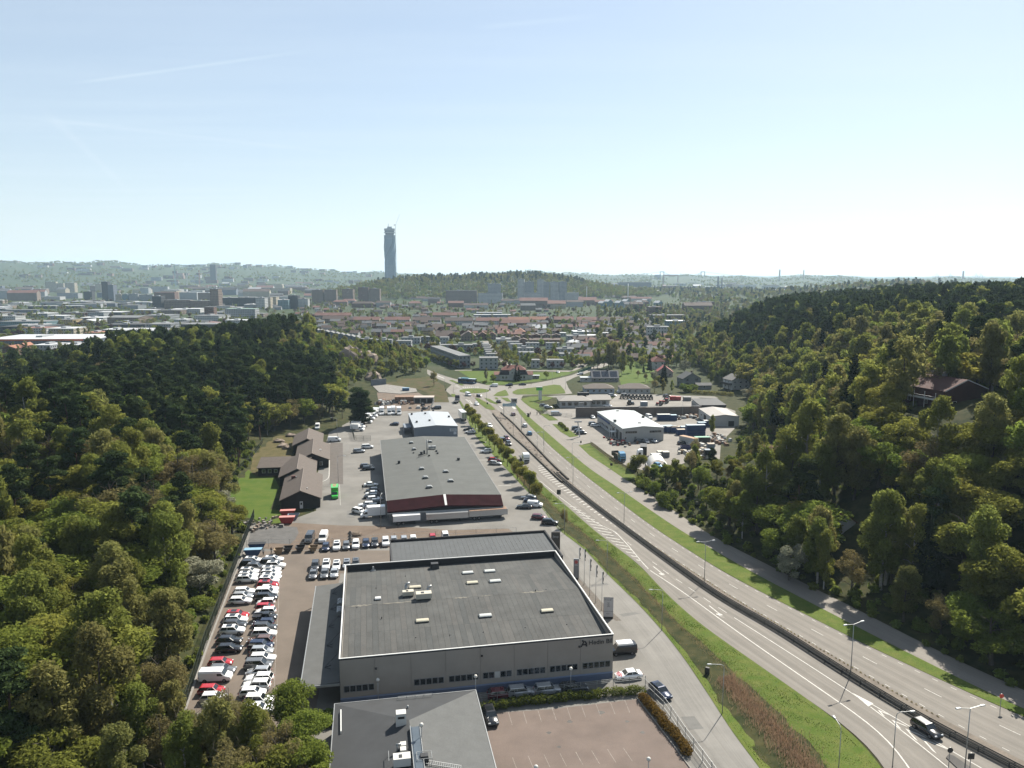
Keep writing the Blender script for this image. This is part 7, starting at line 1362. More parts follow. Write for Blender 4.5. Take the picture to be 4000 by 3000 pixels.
for s, rd, u, lbl in ((0, LOW, 1, 'low dark retaining kerb on the left of the stony median'), (1, UPP, 0, 'low dark retaining kerb on the right of the stony median')):
    t = thing('median_wall', lbl, 'wall'); a0, a1 = rd.near(at(1930, 1615)), rd.near(at(2200, 1880)); b = MB(); T2 = np.arange(a0, a1, 3.0)
    for x, y in zip(T2[:-1], T2[1:]): p, q = rd.p(x, u), rd.p(y, u); b.bar((*V2(p), .25), (*V2(q), .25), .5, .6)
    b.ob('kerb_wall', mat('mossy_concrete', (.07, .06, .045), .95, .3, .6), t)
mr_ = []
for i in range(60):
    f = rnd.random(); d = LOW.near(at(1930, 1620)) * (1 - f) + LOW.near(at(2170, 1865)) * f; p = LOW.p(d, 1); e = UPP.p(UPP.near(p), 0); q = p.lerp(e, rnd.uniform(.15, .85)); mr_.append((q.x, q.y, rnd.uniform(.2, .7)))
b = MB(); [b.ball((x, y, .05), r, 6, 4, sz=.5) for x, y, r in mr_]; o = b.ob('rubble', ROCKM); o['kind'] = 'stuff'; o['label'] = 'scattered stones and weeds on the median'; o['category'] = 'rubble'
rb = leaves(np.array([(*V2(UPP.p(d, -.012)), .1) for d in np.arange(UPP.near(at(2480, 2080)), UPP.near(at(3640, 2790)), .9)]), np.tile([[.12, .3, .12]], (len(np.arange(UPP.near(at(2480, 2080)), UPP.near(at(3640, 2790)), .9)), 1)), 1500, .16, np.random.default_rng(4)) if 'leaves' in globals() else None
if rb is not None: o = link('kerb_weeds', face_mesh('kerb_weeds', rb, STRAW)); o['kind'] = 'stuff'; o['label'] = 'brown weeds along the kerb of the far carriageway'; o['category'] = 'weeds'
# fences
def fence(label, P, h=2.2, step=2.5, wire=.22, m=None, z=0, rails=(0.1, .55, 1.0), name='mesh_fence', mesh=True, zf=None):
    m = m or mat('fence_green', (.055, .075, .065), .6, .1, 1, metal=.2); t = thing(name, label, 'fence'); n = max(2, int(sum((P[i + 1] - P[i]).length for i in range(len(P) - 1)) / step) + 1); q = resample(P, n); pm_ = MB().bx(-.04, .04, -.04, .04, -.2, h).mesh('post', m); g = zf or (lambda x, y: z)
    for x, y in q: link('post', pm_, t, (x, y, g(x, y)))
    for r in rails: b = MB(); [b.bar((*a, g(*a) + h * r - .05), (*c, g(*c) + h * r - .05), .04) for a, c in zip(q[:-1], q[1:])]; b.ob('rail', m, t)
    if mesh:
        b = MB(); k = resample(P, int(n * step / wire)); [b.quad((x - .014, y, g(x, y) + .1), (x + .014, y, g(x, y) + .1), (x + .014, y, g(x, y) + h), (x - .014, y, g(x, y) + h)) for x, y in k]
        for r in np.arange(.3, h, .3): [b.quad((*a, g(*a) + r), (*c, g(*c) + r), (*c, g(*c) + r + .03), (*a, g(*a) + r + .03)) for a, c in zip(q[:-1], q[1:])]
        o = b.ob('wire_mesh', m, t); o['kind'] = 'stuff'
fence('tall grey-green mesh fence between the car park and the wood', [ZA(452, 1335), ZA(330, 1659), Z2(640, 900) - Vector((.5, 0, 0)), Z2(350, 1659) - Vector((.5, 0, 0)), at(742, 2715), at(660, 2960)], 2.6)
fence('wire fence on concrete posts along the soil strip', [Z2(835, 440), Z2(1390, 420), Z2(2100, 410), ZH(450, 120), ZH(950, 95), ZH(1440, 75)], 1.9, 5, .4, METAL, mesh=False, rails=(.5, 1))
fence('thin steel fence between the orange hedge and the service road', [ZF(1525, 600), ZF(1720, 790), ZF(1900, 1060), ZF(2125, 1360), ZF(2250, 1540)], 1.9, 2.6, .3, METAL)
fence('steel fence behind the green hedge below the showroom', [ZF(-60, 745), ZF(400, 690), ZF(900, 625), ZF(1280, 585), ZF(1525, 560)], 1.8, 2.6, .3, METAL, mesh=False, rails=(.7, .85, 1))
fence('mesh fence around the truck compound', [ZA(1640, 200), ZA(1690, 385), ZA(1890, 385)], 2.2, 3, .3)
fence('green mesh fence at the top of the lawn bank', [ZA(10, 1040), ZA(200, 860), ZA(420, 600), ZA(560, 420)], 2.0, 3, .35, zf=lambda x, y: gz(x, y))
fence('board fence of the works yard along the grass bank', [Z8(510, 590), Z8(560, 625), Z8(640, 690), Z8(740, 770), Z8(850, 830)], 1.8, 3, .3, WOODR)
fence('mesh fence in front of the tractor showroom', [Z8(20, 230), Z8(100, 300), Z8(330, 320)], 1.8, 3, .35, METAL)
fence('green noise fence curving with the far road', [ZN(1320, 775), ZN(1420, 735), ZN(1510, 700)], 1.8, 3, .06, mat('noise_green', (.05, .16, .11), .7, .1, 1))
fence('pale retaining wall fence beside the blue-grey hall', [ZQ(1620, 1245), ZQ(1700, 1085)], 1.6, 2, .1, WHITEW)
# skips, bins, containers
def skip(P, rz, label, m, L=4.2, w=1.9, h=1.5, group=None, lid=None, name='skip'):
    t = thing(name, label, 'skip', (*V2(P), 0), rz, group); b = MB(); q = .12
    def rg(s, z): return [(-L / 2 + s, -w / 2 + .1, z), (L / 2 - s, -w / 2 + .1, z), (L / 2 - s, w / 2 - .1, z), (-L / 2 + s, w / 2 - .1, z)]
    o0, o1 = rg(.75, .15), rg(0, h); i0, i1 = [(x * .93, y * .9, z + .1) for x, y, z in o0], [(x * .96, y * .92, z) for x, y, z in o1]; b.loft([o0, o1, i1, i0]); b.ob('body', m, t)
    [MB().bx(s * L * .28 - .06, s * L * .28 + .06, y * (w / 2 - .1) - .05, y * (w / 2 - .1) + .05, .3, h).ob('rib', m, t) for s in (-1, 1) for y in (-1, 1)]
    if lid: MB().bx(-L / 2, L / 2, -w / 2 + .1, w / 2 - .1, h + .01, h + .1).ob('lid', lid, t)
    else: MB().bx(-L * .3, L * .3, -w * .38, w * .38, .5, h * .55).ob('load', SOILM, t)
RSK = mat('skip_red', (.42, .045, .04), .55, .12, 1); BSK = mat('skip_blue', (.03, .07, .17), .55, .15, 1); GSK = mat('skip_grey_blue', (.22, .27, .33), .6, .1, 1)
skip(ZA(868, 1305), R(8), 'red skip with pale lid at the lawn edge, farther of two', RSK, lid=mat('lid_pink', (.6, .25, .22), .6, .08, 1)); skip(ZA(860, 1400), R(6), 'red skip with pale lid at the lawn edge, nearer of two', RSK, lid=MATS['lid_pink'], h=1.8); skip(ZA(940, 1352), R(8), 'grey-blue skip between the two red ones', GSK, L=3.2)
skip(Z2(965, 458), R(6), 'dark blue skip with striped cover at the fence corner', BSK, lid=DARKMET); skip(Z2(915, 530), R(6), 'blue skip with pale lid at the fence corner', BSK, lid=mat('lid_blue', (.25, .42, .55), .6, .1, 1))
for i, (x, y, m, l) in enumerate(((1230, 515, WOODR, 'brown crate pile beside the blue skips'), (1345, 490, BLACKP, 'black open bin by the back fence, left'), (1497, 482, BLACKP, 'black open bin by the back fence, right'), (1658, 482, WOODR, 'timber filled bin by the back fence'))): skip(Z2(x, y), R(8), l, DARKMET if m is BLACKP else m, 2.3, 2.2, 1.3)
def container(P, rz, label, m, L=6.1, h=2.6, roof=None, name='container', w=2.45, z=0):
    t = thing(name, label, 'container', (*V2(P), z), rz); MB().bx(-L / 2, L / 2, -w / 2, w / 2, .12, h).ob('body', m, t); MB().bx(-L / 2 - .02, L / 2 + .02, -w / 2 - .02, w / 2 + .02, h, h + .08).ob('roof', roof or m, t)
    b = MB(); n = int(L / .45); [b.bx(-L / 2 + .25 + .45 * k, -L / 2 + .45 + .45 * k, -w / 2 - .04, -w / 2, .25, h - .15) for k in range(n)]; o = b.ob('corrugation', m, t); o['kind'] = 'stuff'
    [MB().bx(-L / 2 - .05, -L / 2, s * .6 - .55, s * .6 + .55, .2, h - .1).ob('door', m, t) for s in (-1, 1)]
BCN = mat('container_blue', (.025, .06, .16), .5, .15, .8); PBR = mat('container_pale_roof', (.36, .48, .56), .6, .1, .6); WRR = mat('container_white_roof', (.6, .6, .57), .6, .1, .6)
for x, y, L, h, l, rf, a in ((850, 185, 6.1, 2.9, 'blue container with litter on its roof below the brick wall', WRR, 4), (1000, 185, 4, 2.6, 'short blue container with pale roof below the brick wall', PBR, 4), (900, 385, 5, 2.8, 'blue container behind the works hall, leftmost of the row', PBR, 8), (985, 390, 5, 2.6, 'blue container with white roof, second of the row', WRR, 8), (1070, 395, 5, 2.6, 'blue container with tan roof, third of the row', mat('tan_roof', (.4, .33, .25), .7, .1, 1), 8), (1150, 435, 3.6, 2.4, 'small teal container in front of the row', MATS['tan_roof'], 8), (1240, 400, 5, 2.8, 'blue container beside the tall stack, fourth of the row', PBR, 8), (1505, 325, 3.6, 2.8, 'bright blue container near the smaller hall', PBR, 4), (1600, 285, 3.2, 2.6, 'blue container at the smaller hall corner', WRR, 4)): container(ZY(x, y), R(a), l, BCN, L, h, rf)
container(ZY(1395, 485), R(6), 'lower of two stacked blue containers in the works yard', BCN, 8, 2.7, BCN); container(ZY(1395, 485), R(6), 'upper of two stacked blue containers with pale roof', BCN, 8, 2.7, PBR, z=2.8); container(ZY(1285, 600), R(-52), 'white container with rust brown roof in the works yard', WHITEW, 8, 3.0, mat('rust_roof', (.42, .27, .17), .8, .15, 1)); container(ZY(1510, 580), R(4), 'dark container with green roof in the works yard', DARKMET, 6, 2.6, mat('green_roof', (.2, .42, .3), .7, .1, 1)); skip(ZY(1305, 720), R(4), 'long open dark blue skip in the works yard', mat('skip_violet', (.035, .04, .13), .5, .15, 1), 7.5, 2.4, 2.3); container(ZY(1660, 690), R(0), 'small blue hut with tan roof beside the rubble', GSK, 2.6, 2.4, MATS['tan_roof']); container(ZY(1625, 825), R(0), 'black tank container above the rubble', BLACKP, 3.2, 3.0, GSK); container(ZY(715, 850), R(8), 'white generator box beside the tractor unit', WHITEW, 3.6, 1.9, WHITEW); container(ZY(885, 815), R(3), 'grey storage box beside the white boxes', GREYW, 2.4, 2.0, CREAMB); container(ZY(790, 800), R(3), 'second grey storage box near the tractor unit', GREYW, 2.2, 1.8, CREAMB); container(ZY(500, 775), R(80), 'black trailer wall behind the white tractor unit', BLACKP, 6, 3.6, BLACKP)
P = ZQ(1157, 870); container(P, R(5), 'blue water tank on the bare concrete slab', mat('tank_blue', (.04, .14, .3), .5, .1, 1), 4, 1.6, mat('tank_roof', (.2, .35, .5), .6, .1, 1), z=.2)
def heap(label, Ps, m, rmin, rmax, n, name='rubble_heap'):
    b = MB(); rg = random.Random(len(label)); 
    for _ in range(n): c = rg.choice(Ps); r = rg.uniform(rmin, rmax); b.box((c.x + rg.gauss(0, 2.2), c.y + rg.gauss(0, 3), r * .5), (r * rg.uniform(.7, 2), r, r), rg.uniform(0, 3), rg.randrange(len(m)), rg.uniform(.6, 1))
    o = b.ob(name, m); o['kind'] = 'stuff'; o['label'] = label; o['category'] = 'rubble'
heap('heap of pale sacks and junk beside the works yard thicket', [ZY(1400, 740), ZY(1500, 760), ZY(1300, 760), ZY(1480, 620)], [WHITEW, CREAMB, GREYW, WOODR], .5, 1.4, 110); heap('junk and red parts beside the works hall corner', [ZY(60, 590), ZY(160, 600), ZY(30, 560)], [RUST, RSK, GREYW, DARKMET], .4, 1.3, 60); heap('dark scrap in front of the scrap yard sheds', [ZQ(700, 1110), ZQ(900, 1080), ZQ(1100, 1110), ZQ(1500, 1200)], [DARKMET, RUST, GREYW, WHITEW], .5, 1.6, 110); heap('pallets and bales below the brick wall', [ZY(1110, 150), ZY(1250, 120), ZY(1320, 130)], [RUST, WHITEW, DARKMET], .6, 1.4, 45); heap('broken concrete pile at the gravel corner', [ZA(560, 1420), ZA(500, 1450)], [ROCKM, CONCM], .3, .9, 50); heap('junk behind the containers', [ZY(1700, 520), ZY(1750, 480), ZY(1800, 560)], [GREYW, RUST, WHITEW], .5, 1.3, 60)
for i, (x, y) in enumerate(((2110, 268), (2112, 305), (2112, 340), (2112, 378))): P = Z2(x, y); b = MB(); b.cyl((0, 0, -.1), (0, 0, .8), .8, .1, 8); tag(b.ob('soil_mound', DARKASPH, None, P), f'small dark soil cone behind the back fence, {ordn(i + 1)} from the far end', 'mound', 'dark soil cones')
P = Z2(2190, 285); b = MB(); b.ball((0, 0, 0), 1.6, 10, 6, sz=.6); tag(b.ob('soil_mound', SOILM, None, P), 'wider brown soil mound right of the dark cones', 'mound')
# tractors and machines
def farm_tractor(P, rz, label, m, group='tractors lined up at the showroom'):
    t = thing('farm_tractor', label, 'tractor', (*V2(P), 0), rz, group); MB().box((1.0, 0, 1.15), (1.9, .8, .8), 0, 0, .85).ob('bonnet', m, t); MB().box((-.5, 0, 1.9), (1.4, 1.3, 1.5), 0, 0, .85).ob('cab', CGL, t); MB().bx(-1.2, .2, -.65, .65, 2.6, 2.75).ob('roof', m, t); [link('wheel', wheel_mesh(.85, .45), t, (-.7, s * .9, .85)) for s in (-1, 1)]; [link('wheel', wheel_mesh(.5, .3), t, (1.5, s * .75, .5)) for s in (-1, 1)]
for i in range(9): farm_tractor(ZK(110 + 52 * i, 1022 + 1.5 * i), R(-95 + rnd.uniform(-8, 8)), f'dark tractor facing the street, {ordn(i + 1)} from the left of the row', DARKMET)
for i, (x, y, l) in enumerate(((650, 1120, 'red harvesting machine on the tractor yard, left'), (735, 1090, 'red harvesting machine on the tractor yard, right'))): farm_tractor(ZK(x, y), R(150), l, RSK, None)
farm_tractor(ZK(230, 1110), R(20), 'grey-green machine on the tractor yard', GSK, None); farm_tractor(ZK(750, 1030), R(-90), 'blue tractor beside the red boxes', BSK, None)
container(ZK(840, 1045), R(0), 'red box trailer on the tractor yard, left', RSK, 3, 2.2, RSK); container(ZK(912, 1045), R(0), 'red box trailer on the tractor yard, right', RSK, 3, 2.0, RSK); container(ZK(1045, 1050), R(0), 'grey covered trailer near the garage', GREYW, 4, 2, GREYW); container(ZK(425, 1130), R(0), 'blue container on the tractor yard', GSK, 3.5, 2.4, SIGNW)
# people
def body_mesh(name, sh, tr, ride=False, step=.16):
    J = {'pel': (0, 0, .95), 'che': (.03, 0, 1.3), 'nck': (.04, 0, 1.5), 'hd': (.07, 0, 1.66), 'top': (.06, 0, 1.76)}; r = {'pel': .15, 'che': .17, 'nck': .06, 'hd': .105, 'top': .07}; E_ = [('pel', 'che'), ('che', 'nck'), ('nck', 'hd'), ('hd', 'top')]
    for s, n_ in ((1, 'l'), (-1, 'r')):
        f = s * step
        if ride: K = {'hip': (0, s * .1, .92), 'kne': (.35, s * .13, .7), 'ank': (.15, s * .12, .35), 'toe': (.3, s * .12, .3), 'sho': (.05, s * .19, 1.42), 'elb': (.25, s * .24, 1.2), 'wri': (.5, s * .2, 1.1), 'han': (.58, s * .19, 1.1)}
        else: K = {'hip': (0, s * .1, .9), 'kne': (f * .7, s * .11, .5), 'ank': (f, s * .11, .09), 'toe': (f + .16, s * .12, .04), 'sho': (.02, s * .19, 1.42), 'elb': (-f * .7, s * .25, 1.15), 'wri': (-f + .1, s * .25, .9), 'han': (-f + .13, s * .25, .8)}
        for k, v in K.items(): J[k + n_] = v; r[k + n_] = {'hip': .11, 'kne': .075, 'ank': .05, 'toe': .04, 'sho': .075, 'elb': .05, 'wri': .036, 'han': .04}[k]
        E_ += [('pel', 'hip' + n_), ('hip' + n_, 'kne' + n_), ('kne' + n_, 'ank' + n_), ('ank' + n_, 'toe' + n_), ('che', 'sho' + n_), ('sho' + n_, 'elb' + n_), ('elb' + n_, 'wri' + n_), ('wri' + n_, 'han' + n_)]
    ks = list(J); me = bpy.data.meshes.new(name); me.from_pydata([J[k] for k in ks], [(ks.index(a), ks.index(b)) for a, b in E_], []); o = bpy.data.objects.new(name, me); COL.objects.link(o); sk = o.modifiers.new('skin', 'SKIN'); o.modifiers.new('sub', 'SUBSURF').levels = 1
    for i, k in enumerate(ks): me.skin_vertices[0].data[i].radius = (r[k], r[k]); me.skin_vertices[0].data[i].use_root = k == 'pel'
    bpy.context.view_layer.update(); ev = bpy.data.meshes.new_from_object(o.evaluated_get(bpy.context.evaluated_depsgraph_get())); bpy.data.objects.remove(o, do_unlink=True); ev.materials.clear()
    for q in (sh, tr, mat('skin', (.45, .28, .2), .6, 0), mat('hair_dark', (.03, .02, .015), .7, 0)): ev.materials.append(q)
    for p in ev.polygons: z = p.center.z; p.material_index = 3 if z > 1.72 or (z > 1.6 and p.center.x < .03) else 2 if z > 1.5 or (abs(p.center.y) > .17 and z < .92 and z > .74 and not ride) else 0 if z > .95 else 1
    return ev
PB = {}
def cloth(n, c): return mat('cloth_' + n, c, .85, .1, 3)
def person(P, rz, label, sh, tr, ride=False):
    t = thing('person', label, 'person', (*V2(P), 0 if not ride else .05), rz); k = (sh, tr, ride)
    if k not in PB: PB[k] = body_mesh('body', cloth(*sh), cloth(*tr), ride)
    link('body', PB[k], t); return t
WS, BK_, BL, GR, NV_ = ('white', (.6, .6, .58)), ('black', (.015, .015, .018)), ('blue', (.04, .08, .2)), ('grey', (.12, .12, .13)), ('navy', (.02, .03, .06))
person(ZA(1790, 988), R(-60), 'person in dark clothes standing beside the white saloon near the warehouse', BK_, NV_); person(Z2(1040, 535), R(100), 'person in a white top bending by the blue skips', WS, BK_); person(Z2(1137, 515), R(40), 'person in black beside the brown crates', BK_, BK_)
for i, (x, y, l) in enumerate(((1490, 640, 'pedestrian in dark clothes on the cycle path by the dark sign'), (1573, 638, 'pedestrian farther along the cycle path'), (1608, 638, 'third pedestrian near the tractor showroom fence'))): person(Z5(x, y), R(-70), l, GR, NV_)
def two_wheeler(P, rz, label, m):
    t = thing('motorcycle', label, 'motorcycle', (*V2(P), .03), rz); [link('wheel', wheel_mesh(.31, .12), t, (x, 0, .31)) for x in (.65, -.65)]; MB().box((0, 0, .62), (.9, .28, .3), 0, 0, .8).ob('body', m, t); MB().box((-.25, 0, .82), (.7, .26, .12)).ob('seat', BLACKP, t); MB().bar((.62, -.35, 1.08), (.62, .35, 1.08), .05).ob('handlebar', DARKMET, t)
for x, y, a, l in ((990, 332, -60, 'left of the two riders right of the roundabout'), (1238, 305, 180, 'right of the two riders right of the roundabout')): two_wheeler(Z5(x, y), R(a), 'motorcycle of the rider, ' + l, BLACKP); person(Z5(x, y), R(a), 'rider in black sitting on a motorcycle, ' + l, BK_, BK_, True)
# ------------------------------------------------------------------ the town and the city beyond
rt = random.Random(23)
def wm_(n, c, v=.08): return mat('wall_' + n, c, .85, v, .15)
WALLS = {'white': wm_('white', (.52, .53, .53)), 'grey': wm_('grey', (.26, .28, .30)), 'lightgrey': wm_('light_grey', (.38, .40, .42)), 'brick': wm_('brick', (.15, .085, .065)), 'tan': wm_('tan', (.24, .185, .15)), 'cream': wm_('cream', (.50, .44, .34)), 'dark': wm_('dark', (.05, .055, .065)), 'yellow': wm_('yellow', (.44, .33, .16)), 'bluegrey': wm_('blue_grey', (.17, .20, .25)), 'teal': wm_('teal', (.17, .28, .32)), 'pink': wm_('pink', (.38, .25, .20))}
ROOFS = {'red': mat('far_red_roof', (.24, .115, .09), .85, .14, .1), 'brown': mat('far_brown_roof', (.12, .08, .065), .85, .14, .1), 'grey': mat('far_grey_roof', (.17, .175, .18), .85, .12, .1), 'dark': mat('far_dark_roof', (.05, .052, .058), .85, .12, .1), 'white': mat('far_white_roof', (.58, .59, .60), .6, .08, .1), 'rust': mat('far_orange_roof', (.33, .14, .08), .8, .1, .1), 'green': mat('far_copper_roof', (.25, .36, .31), .8, .1, .1)}
FWIN = mat('far_window', (.03, .038, .048), .15, .3, .05, spec=.7)
OCC = []
def window_grid(w, d, h, floors, sp=2.7, ww_=1.15, faces='SW', balc=False):
    b = MB(); n = max(1, int(w / sp)); fh = h / floors; wh = min(1.25, fh * .42)
    for f in range(floors):
        z = f * fh + fh * .32
        if 'S' in faces:
            for k in range(n): x = w * (k + .5) / n; b.quad((x - ww_ / 2, -.06, z), (x + ww_ / 2, -.06, z), (x + ww_ / 2, -.06, z + wh), (x - ww_ / 2, -.06, z + wh))
        m = max(1, int(d / sp))
        for k in range(m):
            y = d * (k + .5) / m
            if 'W' in faces: b.quad((-.06, y + ww_ / 2, z), (-.06, y - ww_ / 2, z), (-.06, y - ww_ / 2, z + wh), (-.06, y + ww_ / 2, z + wh))
            if 'E' in faces: b.quad((w + .06, y - ww_ / 2, z), (w + .06, y + ww_ / 2, z), (w + .06, y + ww_ / 2, z + wh), (w + .06, y - ww_ / 2, z + wh))
    return b
def building(name, label, cat, P, rz, w, d, h, wall, roof, kind='flat', floors=None, group=None, rise=None, windows=True, faces='SWE', extra=True, z=0):
    P = Vector((P[0], P[1], z)); c = P + Matrix.Rotation(rz, 3, 'Z') @ Vector((w / 2, d / 2, 0)); OCC.append((c.x, c.y, max(w, d) * .5))
    t = thing(name, label, cat, P, rz, group); floors = floors or max(1, round(h / 3))
    ax = 'x' if w >= d else 'y'; rise = rise or min(w, d) * .32
    if kind == 'flat':
        MB().bx(0, w, 0, d, -1, h).ob('wall', WALLS[wall], t); b = MB(); b.bx(-.15, w + .15, -.15, d + .15, h, h + .3); b.ob('roof', ROOFS[roof], t)
        if extra and w > 14: b = MB(); b.bx(w * .35, w * .35 + min(6, w * .25), d * .35, d * .7, h + .3, h + 1.8); b.ob('roof_house', WALLS['lightgrey'], t)
    else:
        wall_box(w, d, h, None if kind == 'hip' else h + rise, ax).ob('wall', WALLS[wall], t); gable_roof(w, d, h, h + rise, ax, .5, hip=min(w, d) * .45 if kind == 'hip' else 0).ob('roof', ROOFS[roof], t)
        if extra: b = MB(); b.bx(w * .3, w * .3 + 1, d * .5 - .5, d * .5 + .5, h + rise * .6, h + rise + 1.2); b.ob('chimney', WALLS['brick'], t)
    if windows: o = window_grid(w, d, h, floors, faces=faces).ob('windows', FWIN, t); o['kind'] = 'stuff'
    return t
def cb(Zm, x0, x1, yb, h, d, wall, roof, label, kind='flat', yaw=2, name='terrace_block', cat='building', D=None, group=None, **k):
    """A building whose foot spans two picture points; D gives the distance when the foot is hidden."""
    a, c = Zm(x0, yb), Zm(x1, yb)
    if D: s = D / a.y; a, c = Vector((a.x * s, D, 0)), Vector((c.x * s, D, 0))
    return building(name, label, cat, a, R(yaw), (c - a).length, d, h, wall, roof, kind, group=group, **k)
PX = lambda u, v, z=0.0: at(u, v, z)
G1 = 'white terraces around the court'
for i, (x0, x1, y, h, d, yw) in enumerate(((285, 475, 400, 5.5, 9, 2), (350, 520, 440, 5.5, 9, 2), (420, 680, 500, 5.5, 9, 2), (470, 690, 570, 5.5, 10, 2), (650, 770, 690, 5.5, 9, 2), (570, 762, 420, 5.5, 8, 1), (860, 1052, 420, 5.5, 8, 1), (1155, 1345, 420, 5.5, 9, 1), (1015, 1265, 510, 5.5, 9, 1), (1020, 1250, 590, 5.5, 10, 1), (875, 1115, 690, 5.5, 9, 1))):
    cb(ZN, x0, x1, y, h, d, 'white', 'grey', f'white flat roofed terrace block, {ordn(i + 1)} of those around the parking court', yaw=yw, group=G1, floors=2)
G2 = 'brown two storey terraces behind the court'
for i, (x0, x1, y) in enumerate(((370, 485, 335), (475, 592, 372), (515, 638, 298), (625, 760, 372), (660, 782, 300), (770, 905, 372), (808, 925, 300), (915, 1075, 372), (948, 1068, 300))): cb(ZN, x0, x1, y, 5.6, 9, 'brick' if i % 3 else 'tan', 'brown', f'brown brick terrace with low roof, {ordn(i + 1)} of those behind the white court', 'gable', 2, group=G2, rise=1.4, floors=2)
cb(ZN, 1255, 1480, 235, 5, 22, 'white', 'white', 'school hall with bright white roof above the terraces'); cb(ZN, 1450, 1628, 292, 4.5, 20, 'tan', 'white', 'low hall with bright white roof beside the pale street', yaw=-6); cb(ZN, 1165, 1455, 318, 6, 16, 'lightgrey', 'grey', 'grey school wing below the white roofed halls'); cb(ZN, 1255, 1440, 405, 5, 18, 'lightgrey', 'white', 'glass roofed greenhouse block beside the pale street', 'gable', 14, rise=1.5); cb(ZN, 1670, 1790, 232, 3.5, 8, 'white', 'white', 'small white roofed kiosk beyond the tree avenue'); cb(ZN, 1065, 1150, 240, 4, 9, 'lightgrey', 'white', 'small white flat roof left of the school')
cb(ZN, 670, 860, 165, 4, 12, 'tan', 'white', 'pale roofed house above the brown terraces', 'gable'); cb(ZN, 135, 300, 190, 5, 10, 'cream', 'red', 'cream house with faded red roof left of the court', 'gable'); cb(ZN, 420, 560, 235, 5, 18, 'brick', 'rust', 'brick hall with orange hipped roof', 'hip'); cb(ZN, 165, 330, 255, 4.5, 18, 'tan', 'red', 'tan hall with red hipped roof at the terrace end', 'hip'); cb(ZN, 140, 365, 340, 4, 22, 'lightgrey', 'grey', 'grey flat garage block left of the court')
# grey slab terraces left of the avenue
def slab(Zm, A, B, C, h, wall, roof, label, floors=3, kind='flat', rise=1.5, name='terrace_block', group=None):
    """near-left corner A, far-left corner B, near-right corner C"""
    a, b, c = Zm(*A), Zm(*B), Zm(*C); rz = math.atan2((b - a).y, (b - a).x) - math.pi / 2; return building(name, label, 'building', a, rz, (c - a).length, (b - a).length, h, wall, roof, kind, floors, group, rise)
slab(ZT, (1450, 955), (1040, 790), (1620, 955), 9, 'grey', 'grey', 'long grey three storey slab behind the row of round trees')
cb(ZT, 1742, 2010, 968, 8, 10, 'lightgrey', 'grey', 'grey terrace block facing the copper trees')
for i in range(6): cb(ZT, 1845 - 14 * i, 2005 - 26 * i, 850 - 33 * i, 5.5, 7.5, 'lightgrey', 'grey', f'stepped grey terrace house beside the avenue, {ordn(i + 1)} from the near end', group='stepped grey terrace beside the avenue', floors=2)
for i, (x0, x1, y, h) in enumerate(((1330, 1650, 722, 6), (1650, 1885, 705, 6), (1175, 1335, 720, 6), (1000, 1170, 690, 6), (260, 480, 672, 8), (545, 760, 690, 8), (0, 240, 660, 8), (620, 890, 600, 6), (890, 1090, 590, 6), (1170, 1300, 615, 7))): cb(ZT, x0, x1, y, h, 10, 'lightgrey' if i % 2 else 'grey', 'grey', f'grey flat roofed terrace, {ordn(i + 1)} of those above the slope', group='grey terraces above the slope', floors=2, yaw=rt.uniform(-3, 6))
for i in range(9): cb(PX, 1222 + 20 * i, 1243 + 20 * i, 1318 + 4.2 * i, 8, 10, 'bluegrey', 'grey', f'blue-grey stepped row house above the left wood, {ordn(i + 1)} from the left', 'gable', 2, group='blue-grey stepped row above the left wood', rise=1.5, extra=False, floors=3)
for i, (x0, x1, y) in enumerate(((1120, 1350, 560), (1480, 1690, 560), (1730, 1850, 540), (1870, 1985, 540), (1975, 2145, 450), (2010, 2180, 500))): cb(ZT, x0, x1, y, 5, 16 if i < 2 else 9, 'brick' if i % 2 == 0 else 'tan', 'brown' if i < 2 else 'red', f'brick hall with pitched roof, {ordn(i + 1)} of the group above the avenue', 'gable', 4, group='brick halls above the avenue')
# long rows of red roofs
G3 = 'long red roofed rows across the town'
for i, (x0, x1, v, wl_, rf, h) in enumerate(((1380, 1482, 1266, 'cream', 'red', 6), (1502, 1600, 1266, 'white', 'red', 6), (1622, 1720, 1268, 'lightgrey', 'brown', 6), (1690, 1810, 1246, 'cream', 'red', 6), (1738, 1845, 1270, 'white', 'brown', 6), (1860, 1985, 1270, 'white', 'red', 6), (1230, 1370, 1247, 'tan', 'red', 6), (1260, 1360, 1262, 'tan', 'brown', 6), (1950, 2070, 1278, 'brick', 'red', 5.5), (2070, 2142, 1262, 'brick', 'rust', 5), (2165, 2240, 1262, 'brick', 'red', 5), (2255, 2330, 1264, 'brick', 'red', 5), (2332, 2448, 1264, 'brick', 'brown', 5), (1985, 2065, 1264, 'brick', 'rust', 5), (1850, 1995, 1248, 'bluegrey', 'white', 7), (1860, 1960, 1238, 'lightgrey', 'white', 7))): cb(PX, x0, x1, v, h, 12, wl_, rf, f'long row of houses with {dict(red="red", brown="brown", rust="orange", white="bright white")[rf]} roof, {ordn(i + 1)} of the rows across the town', 'gable' if rf != 'white' else 'flat', rt.uniform(-2, 2), group=G3, extra=False, floors=2)
